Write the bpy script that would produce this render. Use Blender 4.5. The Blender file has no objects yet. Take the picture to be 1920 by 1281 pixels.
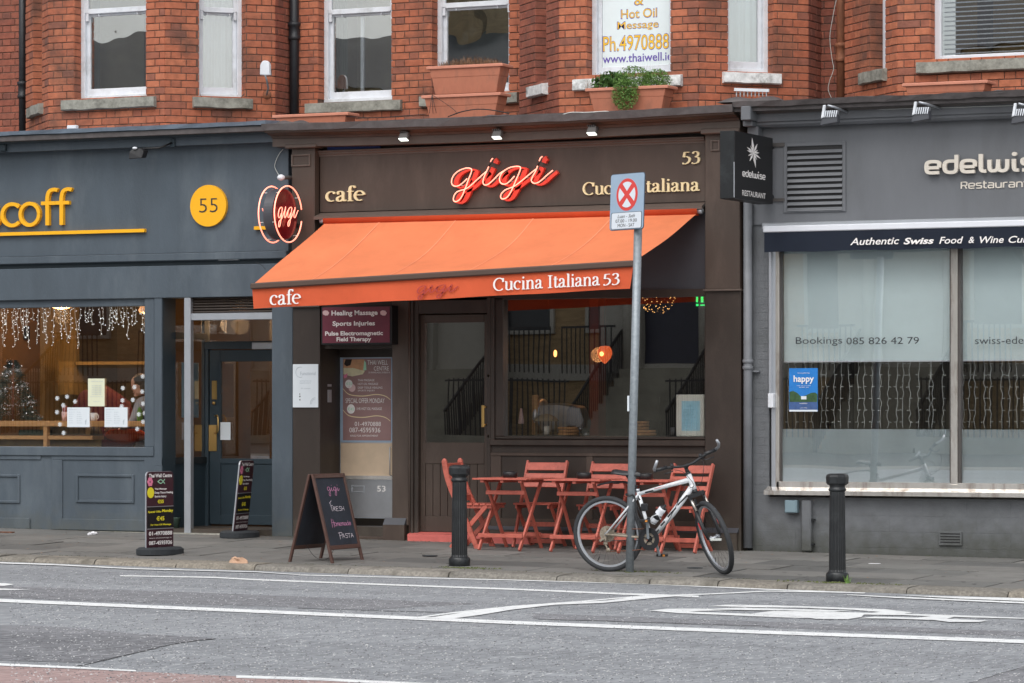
import bpy, bmesh, math, random
from mathutils import Vector, Matrix, Quaternion
random.seed(7)
R_ = math.radians
scene = bpy.context.scene
# ------------------------------------------------------------------ camera
TH = R_(25.4); FPX = 6406.0; HOR = 770.0; EYE = 1.36
CAM = Vector((35*math.sin(TH), -35*math.cos(TH), EYE))
FW = Vector((-math.sin(TH), math.cos(TH), 0)); RT = Vector((math.cos(TH), math.sin(TH), 0))
cd = bpy.data.cameras.new("camera"); cam = bpy.data.objects.new("camera", cd)
scene.collection.objects.link(cam); scene.camera = cam
cam.location = CAM; cam.rotation_euler = (R_(90), 0, TH)
cd.sensor_width = 36; cd.lens = 36*FPX/1920; cd.shift_y = (HOR-640.5)/1920
cd.clip_start = 0.5; cd.clip_end = 900
# ------------------------------------------------------------------ world, sun
w = bpy.data.worlds.new("World"); scene.world = w; w.use_nodes = True
nt = w.node_tree; nt.nodes.clear()
sky = nt.nodes.new("ShaderNodeTexSky"); sky.sky_type = 'NISHITA'; sky.sun_disc = False
sky.sun_elevation = R_(48); sky.sun_rotation = R_(160); sky.air_density = 1.2; sky.dust_density = 3.0; sky.ozone_density = 1.0
hs = nt.nodes.new("ShaderNodeHueSaturation"); hs.inputs['Saturation'].default_value = 0.22
bg = nt.nodes.new("ShaderNodeBackground"); bg.inputs['Strength'].default_value = 0.15
wo = nt.nodes.new("ShaderNodeOutputWorld")
nt.links.new(sky.outputs[0], hs.inputs['Color']); nt.links.new(hs.outputs[0], bg.inputs['Color']); nt.links.new(bg.outputs[0], wo.inputs['Surface'])
sl = bpy.data.lights.new("sun", 'SUN'); sl.energy = 0.8; sl.angle = R_(25); sl.color = (1.0, 0.97, 0.93)
so = bpy.data.objects.new("sun", sl); scene.collection.objects.link(so)
# travelling direction of light: sun in front of the facade, high, slightly from the left
sd = Vector((0.35, 0.75, -1.05)).normalized()
so.rotation_euler = sd.to_track_quat('-Z', 'Y').to_euler()
scene.view_settings.view_transform = 'Standard'; scene.view_settings.look = 'None'
scene.view_settings.gamma = 1; scene.view_settings.use_curve_mapping = False
scene.view_settings.exposure = 0.38
scene.cycles.use_denoising = True
scene.cycles.max_bounces = 8; scene.cycles.transparent_max_bounces = 12
scene.cycles.sample_clamp_indirect = 4

# ------------------------------------------------------------------ pixel <-> place (photo pixels 1920x1281)
def ray(u, v):
    return FW + RT*((u-960)/FPX) + Vector((0, 0, (HOR-v)/FPX))
def P(u, v, d=0.0):                       # point on the vertical plane y = -d
    r = ray(u, v); t = (-d-CAM.y)/r.y
    return CAM + r*t
def X(u, d=0.0): return P(u, HOR, d).x
def Z(u, v, d=0.0): return P(u, v, d).z
KERB = 3.85; DROP = 0.05
SL = 0.011
def gz(x, y): return -SL*x + 0.024*y if y <= 0 else -SL*x
def rz(x, y): return -SL*x - 0.024*KERB - DROP + 0.02*(-KERB-y)
def G(u, v):
    r = ray(u, v); t = (-SL*CAM.x+0.024*CAM.y-CAM.z)/(r.z+SL*r.x-0.024*r.y)
    return CAM + r*t
def Rd(u, v, up=0.0):
    r = ray(u, v); c = -0.024*KERB-DROP-0.02*KERB+up
    t = (-SL*CAM.x-0.02*CAM.y+c-CAM.z)/(r.z+SL*r.x+0.02*r.y)
    return CAM + r*t
def uv_of(p):
    q = p-CAM; zc = q.dot(FW); return (960+FPX*q.dot(RT)/zc, HOR-FPX*q.z/zc)

# ------------------------------------------------------------------ materials
def lin(c): c /= 255.0; return c/12.92 if c <= 0.04045 else ((c+0.055)/1.055)**2.4
def C(r, g, b, k=1.0): return (min(lin(r)*k, 1), min(lin(g)*k, 1), min(lin(b)*k, 1), 1)
M = {}
def mat(name, color, rough=0.6, metal=0.0, var=0.12, vscale=6.0, bump=0.0, bscale=80.0, emis=None, estr=0.0, spec=0.5, dirt=None, dirt_amt=0.5, dscale=1.5, stretch=None, coat=0.0, trans=0.0, ground=None):
    m = bpy.data.materials.new(name); m.use_nodes = True; M[name] = m
    n = m.node_tree.nodes; l = m.node_tree.links; b = n["Principled BSDF"]
    b.inputs['Roughness'].default_value = rough; b.inputs['Metallic'].default_value = metal
    b.inputs['Specular IOR Level'].default_value = spec
    b.inputs['Coat Weight'].default_value = coat
    tc = n.new("ShaderNodeTexCoord"); src = tc.outputs['Object']
    if stretch:
        mp = n.new("ShaderNodeMapping"); mp.inputs['Scale'].default_value = stretch
        l.new(src, mp.inputs['Vector']); src = mp.outputs[0]
    last = None
    if var > 0:
        no = n.new("ShaderNodeTexNoise"); no.inputs['Scale'].default_value = vscale; no.inputs['Detail'].default_value = 6; no.inputs['Roughness'].default_value = 0.65
        l.new(src, no.inputs['Vector'])
        mr = n.new("ShaderNodeMapRange"); mr.inputs['From Min'].default_value = 0.3; mr.inputs['From Max'].default_value = 0.7
        mr.inputs['To Min'].default_value = 1-var; mr.inputs['To Max'].default_value = 1+var
        l.new(no.outputs['Fac'], mr.inputs['Value'])
        mx = n.new("ShaderNodeVectorMath"); mx.operation = 'SCALE'; mx.inputs[0].default_value = color[:3]
        l.new(mr.outputs[0], mx.inputs['Scale']); last = mx.outputs[0]
    if dirt:
        dn = n.new("ShaderNodeTexNoise"); dn.inputs['Scale'].default_value = dscale; dn.inputs['Detail'].default_value = 8; dn.inputs['Roughness'].default_value = 0.7
        l.new(src, dn.inputs['Vector'])
        dr = n.new("ShaderNodeMapRange"); dr.inputs['From Min'].default_value = 0.5; dr.inputs['From Max'].default_value = 0.68; dr.inputs['To Max'].default_value = dirt_amt
        l.new(dn.outputs['Fac'], dr.inputs['Value'])
        mi = n.new("ShaderNodeMix"); mi.data_type = 'RGBA'
        l.new(dr.outputs[0], mi.inputs['Factor'])
        if last: l.new(last, mi.inputs[6])
        else: mi.inputs[6].default_value = color
        mi.inputs[7].default_value = dirt; last = mi.outputs[2]
    if ground and last:      # splashed dirt low on the wall
        ge = n.new("ShaderNodeNewGeometry"); sx_ = n.new("ShaderNodeSeparateXYZ"); l.new(ge.outputs['Position'], sx_.inputs[0])
        gn = n.new("ShaderNodeTexNoise"); gn.inputs['Scale'].default_value = 7; gn.inputs['Detail'].default_value = 6; l.new(ge.outputs['Position'], gn.inputs['Vector'])
        ma = n.new("ShaderNodeMath"); ma.operation = 'MULTIPLY_ADD'; l.new(gn.outputs['Fac'], ma.inputs[0]); ma.inputs[1].default_value = -0.55; l.new(sx_.outputs[2], ma.inputs[2])
        r2 = n.new("ShaderNodeMapRange"); r2.inputs['From Min'].default_value = 0.02; r2.inputs['From Max'].default_value = -0.30; r2.inputs['To Max'].default_value = 0.75; l.new(ma.outputs[0], r2.inputs['Value'])
        m3 = n.new("ShaderNodeMix"); m3.data_type = 'RGBA'; l.new(r2.outputs[0], m3.inputs['Factor']); l.new(last, m3.inputs[6]); m3.inputs[7].default_value = ground; last = m3.outputs[2]
    if last: l.new(last, b.inputs['Base Color'])
    else: b.inputs['Base Color'].default_value = color
    if bump > 0:
        bn = n.new("ShaderNodeTexNoise"); bn.inputs['Scale'].default_value = bscale; bn.inputs['Detail'].default_value = 4
        l.new(src, bn.inputs['Vector'])
        bu = n.new("ShaderNodeBump"); bu.inputs['Strength'].default_value = bump; bu.inputs['Distance'].default_value = 0.01
        l.new(bn.outputs['Fac'], bu.inputs['Height']); l.new(bu.outputs[0], b.inputs['Normal'])
    if emis:
        b.inputs['Emission Color'].default_value = emis; b.inputs['Emission Strength'].default_value = estr
    if trans: b.inputs['Transmission Weight'].default_value = trans
    return m
def glass(name, refl=0.25, tint=(1, 1, 1, 1), wob=0.0, wscale=1.2, rough=0.0):
    m = bpy.data.materials.new(name); m.use_nodes = True; M[name] = m
    n = m.node_tree.nodes; l = m.node_tree.links; n.clear()
    o = n.new("ShaderNodeOutputMaterial"); t = n.new("ShaderNodeBsdfTransparent"); t.inputs[0].default_value = tint
    g = n.new("ShaderNodeBsdfGlossy"); g.inputs['Roughness'].default_value = rough; g.inputs['Color'].default_value = (1, 1, 1, 1)
    fr = n.new("ShaderNodeLayerWeight"); fr.inputs['Blend'].default_value = 0.15
    mr = n.new("ShaderNodeMapRange"); mr.inputs['To Min'].default_value = refl; mr.inputs['To Max'].default_value = 1.0
    l.new(fr.outputs['Fresnel'], mr.inputs['Value'])
    mx = n.new("ShaderNodeMixShader"); l.new(mr.outputs[0], mx.inputs[0]); l.new(t.outputs[0], mx.inputs[1]); l.new(g.outputs[0], mx.inputs[2])
    l.new(mx.outputs[0], o.inputs[0])
    if wob > 0:
        tc = n.new("ShaderNodeTexCoord"); no = n.new("ShaderNodeTexNoise"); no.inputs['Scale'].default_value = wscale; no.inputs['Detail'].default_value = 1
        l.new(tc.outputs['Object'], no.inputs['Vector'])
        bu = n.new("ShaderNodeBump"); bu.inputs['Strength'].default_value = 1.0; bu.inputs['Distance'].default_value = wob
        l.new(no.outputs['Fac'], bu.inputs['Height']); l.new(bu.outputs[0], g.inputs['Normal'])
    return m

mat('blue_paint', C(84,95,105,0.80), 0.55, var=0.13, vscale=3, bump=0.25, bscale=70, dirt=C(112,122,130,0.85), dirt_amt=0.5, dscale=1.6, stretch=(1, 1, .3), ground=C(104,108,104,.7))
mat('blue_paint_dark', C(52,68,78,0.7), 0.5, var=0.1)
mat('blue_flashing', C(128,142,158,0.85), 0.5, var=0.15, vscale=8, bump=0.3, bscale=20)
mat('brown_paint', C(88,73,64,0.68), 0.5, var=0.10, vscale=4, bump=0.12, bscale=150, dirt=C(112,98,88,0.75), dirt_amt=0.4, dscale=2.0, stretch=(1, 1, .3))
mat('brown_shaded', C(64,53,46,0.70), 0.5, var=0.15, vscale=4, bump=0.15, bscale=90, dirt=C(92,80,72,.7), dirt_amt=.35, dscale=2, stretch=(1, 1, .4), ground=C(98,90,80,.65))  # shopfront brown with the shade low on the front put into the colour
mat('brown_light', C(108,94,86,0.75), 0.5, var=0.12)
mat('lead', C(98,92,92,0.7), 0.6, var=0.25, vscale=9, bump=0.5, bscale=14)
mat('slate_panel', C(72,74,80,0.9), 0.4, var=0.12, vscale=2)
mat('grey_paint', C(116,119,124,0.80), 0.5, var=0.08, vscale=3, bump=0.1, bscale=150, dirt=C(98,100,102,0.8), dirt_amt=0.5, dscale=1.6, stretch=(1, 1, .3))
mat('grey_wall', C(112,115,119,0.82), 0.7, var=0.12, vscale=5, bump=0.4, bscale=60, dirt=C(88,92,92,.8), dirt_amt=0.55, dscale=1.8, ground=C(84,86,76,.6))
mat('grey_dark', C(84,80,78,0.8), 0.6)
mat('black_paint', C(30,33,36,0.8), 0.4, var=0.2, bump=0.2, bscale=90, dirt=C(62,66,68,0.8), dirt_amt=0.5, dscale=6)
mat('black_plastic', C(26,26,28), 0.45, var=0.1)
mat('white_paint', C(226,230,236,0.92), 0.5, var=0.08, vscale=7, dirt=C(150,150,146), dirt_amt=0.35, dscale=5, bump=0.1, bscale=60)
mat('white_pvc', C(230,233,240,0.92), 0.3, var=0.03)
mat('white_paper', C(232,240,246,0.85), 0.6, var=0.02)
mat('cream_paper', C(236,238,210,0.85), 0.6, var=0.03)
mat('paint_mark', C(234,236,236,1.0), 0.7, var=0.06, vscale=15, dirt=C(160,162,165), dirt_amt=0.65, dscale=9, bump=0.3)
mat('stone', C(150,149,140,0.95), 0.85, var=0.3, vscale=12, bump=0.5, bscale=40, dirt=C(78,76,68), dirt_amt=0.8, dscale=4)
mat('white_stone', C(230,232,232,0.95), 0.8, var=0.25, vscale=14, bump=0.5, bscale=40, dirt=C(88,86,78), dirt_amt=0.9, dscale=5)
mat('render_patch', C(136,132,128,0.85), 0.9, var=0.25, vscale=4, bump=0.6, bscale=20)
mat('terracotta', C(186,116,90,0.88), 0.7, var=0.14, vscale=6, dirt=C(140,96,78,.8), dirt_amt=0.7, dscale=6, stretch=(1, 1, .4))
mat('terracotta_rim', C(212,142,118,0.9), 0.65, var=0.08, vscale=6)
mat('coral', C(198,104,88,0.88), 0.5, var=0.16, vscale=14, bump=0.25, bscale=60, dirt=C(150,78,66,.85), dirt_amt=0.6, dscale=9)
mat('coral_step', C(214,112,104,0.95), 0.55, var=0.12, vscale=9)
mat('yellow', C(246,180,26,1.0), 0.4, var=0.02)
mat('cream', C(240,222,176,0.95), 0.4, var=0.03)
mat('white_letter', C(244,240,238,0.95), 0.5, var=0)
mat('letter_silver', C(222,214,202,0.95), 0.35, var=0.05)
mat('dark_print', C(44,46,50), 0.5, var=0)
mat('galv', C(148,156,162,0.9), 0.45, 0.35, var=0.18, vscale=25, bump=0.1, dirt=C(120,128,134), dirt_amt=0.6, dscale=18)
mat('chrome', C(226,222,216), 0.22, 0.72, var=0.10, vscale=9, bump=0.5, bscale=4, stretch=(2, 1, .5), dirt=C(132,106,84), dirt_amt=.8, dscale=3.5)  # dirt here is brown streaks: reflections put into the chrome's colour
mat('steel', C(190,192,196), 0.35, 0.9, var=0.08)
mat('alu', C(186,190,196), 0.4, 0.7, var=0.05)
mat('brass', C(214,176,110), 0.3, 0.9, var=0.05)
mat('sign_grey', C(160,182,204,0.95), 0.45, var=0.04)
mat('sign_white', C(228,234,242,0.95), 0.45, var=0.02)
mat('sign_red', C(226,72,66,0.95), 0.45, var=0.03)
mat('rubber', C(44,48,52), 0.8, var=0.2, bump=0.2)
mat('tyre', C(50,52,55), 0.75, var=0.15, bump=0.4, bscale=60)
mat('bike_white', C(226,230,234,0.95), 0.25, var=0.03, coat=0.4)
mat('bike_black', C(34,35,38), 0.4, var=0.1)
mat('bike_dirty', C(150,140,126), 0.6, 0.3, var=0.3, vscale=40)
mat('rust', C(120,78,58), 0.8, 0.2, var=0.3, vscale=40)
mat('bike_red', C(196,52,54), 0.35, var=0.05)
mat('chalkboard', C(42,48,58,0.9), 0.7, var=0.25, vscale=5, dirt=C(64,72,84), dirt_amt=0.4, dscale=3)
mat('board_wood', C(88,62,54,0.9), 0.5, var=0.2, vscale=10, stretch=(6, 6, 1))
mat('chalk', C(216,206,214), 0.9, var=0)
mat('chalk_pink', C(206,140,176), 0.9, var=0)
mat('maroon', C(116,48,66,0.9), 0.4, var=0.12, vscale=3)
mat('maroon_poster', C(152,120,118,1.0), 0.4, var=0.1, vscale=3)
mat('sign_maroon', C(66,36,46,0.9), 0.4, var=0.05)
mat('sign_black', C(24,24,26), 0.4, var=0.05)
mat('sign_yellow', C(236,222,50), 0.5, var=0)
mat('pink', C(226,130,160), 0.5, var=0.1)
mat('pale_pink', C(222,190,190), 0.5, var=0)
mat('mint', C(170,222,190), 0.5, var=0)
mat('skin', C(206,160,138,0.9), 0.55, var=0.05)
mat('hair', C(46,36,32), 0.6, var=0.2, bump=0.5, bscale=50)
mat('jumper', C(150,152,158,0.9), 0.9, var=0.1)
mat('jumper_dark', C(92,98,112), 0.9, var=0.1)
mat('tan_board', C(206,184,158,0.95), 0.5, var=0.08)
mat('light_wood', C(196,150,98,0.9), 0.5, var=0.12, vscale=12, stretch=(1, 8, 8))
mat('ochre_wall', C(150,122,66,0.8), 0.7, var=0.15)
mat('cafe_wall', C(112,84,50,0.7), 0.7, var=0.2, vscale=3)
mat('room_dark', C(46,38,32,0.8), 0.8, var=0.2, vscale=3)
mat('room_grey', C(150,142,124,0.9), 0.8, var=0.2, vscale=2)
mat('maroon_cloth', C(90,26,34,0.9), 0.9, var=0.15)
mat('orange_cloth', C(196,70,26,0.9), 0.9, var=0.15)
mat('green_cloth', C(96,140,60), 0.9, var=0.1)
mat('blind', C(222,238,240,1.0), 0.75, var=0.04, vscale=2)
mat('frost', C(178,192,196,.85), 0.35, var=0.10, vscale=2, stretch=(1.5, 1, 0.3))
mat('net_curtain', C(196,204,210,0.95), 0.9, var=0.1, vscale=3, stretch=(4, 4, .5))
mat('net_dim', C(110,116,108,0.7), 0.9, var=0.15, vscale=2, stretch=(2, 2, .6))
mat('blue_poster_sky', C(40,126,206,0.95), 0.4, var=0.15, vscale=4)
mat('poster_green', C(52,84,50), 0.5, var=0.4, vscale=30)
mat('poster_lake', C(62,90,140), 0.5, var=0.2, vscale=20)
mat('light_blue_paper', C(186,234,250,1), 0.5, var=0.03)
mat('frame_cream', C(246,244,232,1), 0.5, var=0.03)
mat('orange_lamp', C(200,80,40), 0.4, emis=(1.0, 0.16, 0.04, 1), estr=.7, var=0)
mat('lamp_core', (1, .7, .3, 1), 0.4, emis=(1.0, 0.42, 0.12, 1), estr=4, var=0)
mat('warm_shade', (1, .6, .3, 1), 0.4, emis=(1.0, 0.45, 0.2, 1), estr=0.7, var=0)
mat('led', (1, 1, 1, 1), 0.4, emis=(0.85, 0.95, 1.0, 1), estr=1.2, var=0)
mat('flood_lens', (1, 1, 1, 1), 0.2, emis=(0.85, 1.0, 0.92, 1), estr=1.6, var=0)
mat('exit_green', (0, .5, .1, 1), 0.4, emis=(0.05, 1.0, 0.2, 1), estr=1.2, var=0)
mat('neon_core', (1, .5, .4, 1), 0.3, emis=(1.0, 0.24, 0.15, 1), estr=1.55, var=0)
mat('neon_red', (1, .2, .1, 1), 0.3, emis=(1.0, 0.16, 0.08, 1), estr=1.5, var=0)
mat('neon_letter', C(226,72,56), 0.4, var=0.05)
mat('wire_white', C(206,210,206), 0.5, var=0)
mat('iron', C(36,36,38), 0.5, var=0.2)
mat('pipe_black', C(34,36,40), 0.45, var=0.3, vscale=8, bump=0.3)
mat('pipe_rust', C(140,88,62), 0.7, var=0.3, vscale=9, stretch=(3, 3, .6), bump=0.3)
mat('pipe_grey', C(118,121,126), 0.5, var=0.12, bump=0.15)
mat('amber', C(214,140,60), 0.4, var=0)
mat('copper_dull', C(150,150,152), 0.25, 0.9, var=0.1)
mat('bread', C(190,140,90), 0.8, var=0.3, vscale=30)
mat('gift_green', C(52,70,60), 0.7, var=0.3)
mat('christmas_needles', C(60,74,64,0.8), 0.8, var=0.4, vscale=20)
mat('tinsel', C(206,212,220), 0.4, 0.2, var=0.3, vscale=30)
mat('leaf_green', C(78,116,52,0.8), 0.6, var=0.35, vscale=18)
mat('leaf_light', C(112,150,72,0.8), 0.6, var=0.35, vscale=18)
mat('dry_grass', C(156,120,92,0.8), 0.8, var=0.35, vscale=25)
mat('moss', C(96,104,60,0.8), 0.9, var=0.35, vscale=20)
mat('litter_white', C(224,224,228), 0.7, var=0.1)
mat('tissue_brown', C(196,160,134,0.9), 0.9, var=0.15)
glass('glass_shop', 0.25, wob=0.0007, wscale=0.9)
glass('glass_left', 0.14, wob=0.0007, wscale=0.9)
glass('glass_grey', 0.21, wob=0.0007, wscale=0.9)
glass('glass_old', 0.28, tint=(.9, .92, .92, 1), wob=0.0016, wscale=2.2)
glass('glass_door', 0.14, wob=0.0007, wscale=1.0)
glass('glass_clear', 0.10)

# translucent fabric
def fabric(name, color, tr=0.25):
    m = mat(name, color, 0.85, var=0.09, vscale=1.6, bump=0.15, bscale=300, spec=0.2, dirt=tuple(c*.72 for c in color[:3])+(1,), dirt_amt=.3, dscale=3)
    n = m.node_tree.nodes; l = m.node_tree.links; b = n["Principled BSDF"]; o = n["Material Output"]
    t = n.new("ShaderNodeBsdfTranslucent"); t.inputs[0].default_value = color
    mx = n.new("ShaderNodeMixShader"); mx.inputs[0].default_value = tr
    l.new(b.outputs[0], mx.inputs[1]); l.new(t.outputs[0], mx.inputs[2]); l.new(mx.outputs[0], o.inputs[0])
    return m
fabric('awning_cloth', C(234,136,94,.94), 0.07)
fabric('awning_roll', C(190,72,40,1.0), 0.05)
fabric('valance_cloth', C(216,98,64,.95), 0.05)
fabric('awning_seam', C(244,160,122,1), .05)
mat('valance_script', C(176,66,58), 0.8, var=0)
mat('awning_bar', C(86,70,62), 0.4, var=0.05)
fabric('black_cloth', C(36,42,54), 0.02)

def rand_tone(name, stops, rough=0.85, var=0.18, vscale=14, bump=0.5, bscale=45, dirt=None, dscale=1.3, damt=0.6):
    """colour picked per piece (object and mesh island), plus grain and grime"""
    m = bpy.data.materials.new(name); m.use_nodes = True; M[name] = m
    n = m.node_tree.nodes; l = m.node_tree.links; b = n["Principled BSDF"]; b.inputs['Roughness'].default_value = rough
    oi = n.new("ShaderNodeObjectInfo"); ge = n.new("ShaderNodeNewGeometry")
    ad = n.new("ShaderNodeMath"); ad.operation = 'ADD'; l.new(oi.outputs['Random'], ad.inputs[0]); l.new(ge.outputs['Random Per Island'], ad.inputs[1])
    fr = n.new("ShaderNodeMath"); fr.operation = 'FRACT'; l.new(ad.outputs[0], fr.inputs[0])
    cr = n.new("ShaderNodeValToRGB"); l.new(fr.outputs[0], cr.inputs[0])
    e = cr.color_ramp.elements
    for i, (p, c) in enumerate(stops):
        if i < 2: e[i].position = p; e[i].color = c
        else:
            q = e.new(p); q.color = c
    gp = ge.outputs['Position']
    no = n.new("ShaderNodeTexNoise"); no.inputs['Scale'].default_value = vscale; no.inputs['Detail'].default_value = 6; l.new(gp, no.inputs['Vector'])
    mr = n.new("ShaderNodeMapRange"); mr.inputs['From Min'].default_value = 0.3; mr.inputs['From Max'].default_value = 0.7; mr.inputs['To Min'].default_value = 1-var; mr.inputs['To Max'].default_value = 1+var
    l.new(no.outputs['Fac'], mr.inputs['Value'])
    sc = n.new("ShaderNodeVectorMath"); sc.operation = 'SCALE'; l.new(cr.outputs[0], sc.inputs[0]); l.new(mr.outputs[0], sc.inputs['Scale'])
    out = sc.outputs[0]
    if dirt:
        dn = n.new("ShaderNodeTexNoise"); dn.inputs['Scale'].default_value = dscale; dn.inputs['Detail'].default_value = 7; dn.inputs['Roughness'].default_value = 0.65; l.new(gp, dn.inputs['Vector'])
        dr = n.new("ShaderNodeMapRange"); dr.inputs['From Min'].default_value = 0.50; dr.inputs['From Max'].default_value = 0.72; dr.inputs['To Max'].default_value = damt; l.new(dn.outputs['Fac'], dr.inputs['Value'])
        mi = n.new("ShaderNodeMix"); mi.data_type = 'RGBA'; l.new(dr.outputs[0], mi.inputs['Factor']); l.new(out, mi.inputs[6]); mi.inputs[7].default_value = dirt; out = mi.outputs[2]
    l.new(out, b.inputs['Base Color'])
    bn = n.new("ShaderNodeTexNoise"); bn.inputs['Scale'].default_value = bscale; bn.inputs['Detail'].default_value = 4; l.new(gp, bn.inputs['Vector'])
    bu = n.new("ShaderNodeBump"); bu.inputs['Strength'].default_value = bump; bu.inputs['Distance'].default_value = 0.008; l.new(bn.outputs['Fac'], bu.inputs['Height']); l.new(bu.outputs[0], b.inputs['Normal'])
    return m
rand_tone('brick', [(0.0, C(186,110,80,.84)), (0.3, C(178,102,74,.84)), (0.6, C(194,118,86,.84)), (0.82, C(168,100,76,.84)), (1.0, C(144,92,76,.84))], dirt=C(92,66,56), damt=0.9, dscale=1.8)
rand_tone('brick_dull', [(0.0, C(160,92,72,.85)), (0.4, C(146,84,68,.85)), (0.7, C(168,98,76,.85)), (1.0, C(126,78,66,.85))], dirt=C(96,68,60), damt=0.7)  # same brick, with the shade of returns and recesses put into its tones
rand_tone('slab', [(0.0, C(124,124,121,.66)), (0.3, C(142,140,136,.70)), (0.7, C(132,130,126,.66)), (1.0, C(112,112,110,.64))], rough=0.8, var=0.10, vscale=5, bump=0.25, bscale=120, dirt=C(104,102,98,.6), damt=0.5, dscale=0.9)
rand_tone('kerbstone', [(0.0, C(172,166,156,.62)), (0.5, C(150,146,138,.62)), (1.0, C(178,168,152,.62))], rough=0.9, var=0.35, vscale=40, bump=0.8, bscale=90, dirt=C(84,80,70,.7), damt=0.7, dscale=5)
mat('mortar', C(112,84,72,0.8), 0.95, var=0.3, vscale=20, bump=0.5)
mat('slab_bed', C(56,55,52,0.7), 0.95, var=0.3, vscale=9)
# ------------------------------------------------------------------ asphalt
def asphalt(name, base, dark, speck):
    m = bpy.data.materials.new(name); m.use_nodes = True; M[name] = m
    n = m.node_tree.nodes; l = m.node_tree.links; b = n["Principled BSDF"]; b.inputs['Roughness'].default_value = 0.85
    ge = n.new("ShaderNodeNewGeometry"); gp = ge.outputs['Position']
    def noise(s, det=4, rough=.6, vec=gp):
        k = n.new("ShaderNodeTexNoise"); k.inputs['Scale'].default_value = s; k.inputs['Detail'].default_value = det; k.inputs['Roughness'].default_value = rough; l.new(vec, k.inputs['Vector']); return k.outputs['Fac']
    def rng(src, a, bb, c, d):
        r = n.new("ShaderNodeMapRange"); r.inputs['From Min'].default_value = a; r.inputs['From Max'].default_value = bb; r.inputs['To Min'].default_value = c; r.inputs['To Max'].default_value = d; l.new(src, r.inputs['Value']); return r.outputs[0]
    def mix(f, a, c):
        k = n.new("ShaderNodeMix"); k.data_type = 'RGBA'; l.new(f, k.inputs['Factor'])
        if isinstance(a, tuple): k.inputs[6].default_value = a
        else: l.new(a, k.inputs[6])
        if isinstance(c, tuple): k.inputs[7].default_value = c
        else: l.new(c, k.inputs[7])
        return k.outputs[2]
    mp = n.new("ShaderNodeMapping"); mp.inputs['Scale'].default_value = (0.12, 0.9, 1); l.new(gp, mp.inputs['Vector'])
    mg = n.new("ShaderNodeMapping"); mg.inputs['Scale'].default_value = (1, 0.3, 1); l.new(gp, mg.inputs['Vector']); gv = mg.outputs[0]
    mh = n.new("ShaderNodeMapping"); mh.inputs['Scale'].default_value = (1, 0.13, 1); l.new(gp, mh.inputs['Vector']); gh = mh.outputs[0]
    band = rng(noise(1.0, 3, .5, mp.outputs[0]), 0.42, 0.60, 0, 1)
    grain = rng(noise(38, 5, .8, gh), 0.42, 0.58, 0, 1)
    f = n.new("ShaderNodeMath"); f.operation = 'MULTIPLY'; l.new(band, f.inputs[0]); l.new(grain, f.inputs[1])
    c1 = mix(f.outputs[0], base, dark)
    vo = n.new("ShaderNodeTexVoronoi"); vo.inputs['Scale'].default_value = 34; l.new(gh, vo.inputs['Vector'])
    sp = n.new("ShaderNodeMath"); sp.operation = 'MULTIPLY'
    l.new(rng(vo.outputs['Distance'], 0.10, 0.28, 1, 0), sp.inputs[0]); l.new(rng(noise(5, 3, .6, gv), 0.50, 0.60, 0.0, 0.95), sp.inputs[1])
    c2 = mix(sp.outputs[0], c1, speck)
    v2 = n.new("ShaderNodeTexVoronoi"); v2.inputs['Scale'].default_value = 48; l.new(gh, v2.inputs['Vector'])
    cv = n.new("ShaderNodeSeparateColor"); l.new(v2.outputs['Color'], cv.inputs[0])
    k = n.new("ShaderNodeVectorMath"); k.operation = 'SCALE'; l.new(c2, k.inputs[0]); l.new(rng(cv.outputs[0], 0, 1, 0.82, 1.18), k.inputs['Scale'])
    l.new(k.outputs[0], b.inputs['Base Color'])
    bu = n.new("ShaderNodeBump"); bu.inputs['Strength'].default_value = 0.9; bu.inputs['Distance'].default_value = 0.012; l.new(v2.outputs['Distance'], bu.inputs['Height']); l.new(bu.outputs[0], b.inputs['Normal'])
asphalt('asphalt', C(153,156,160,.90), C(133,136,140,.84), C(226,226,228,.95))
asphalt('asphalt_patch', C(142,143,147,.82), C(112,113,118,.68), C(226,226,228,.9))
asphalt('asphalt_red', C(176,150,146,.84), C(158,132,128,.76), C(214,194,190,.85))

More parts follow.
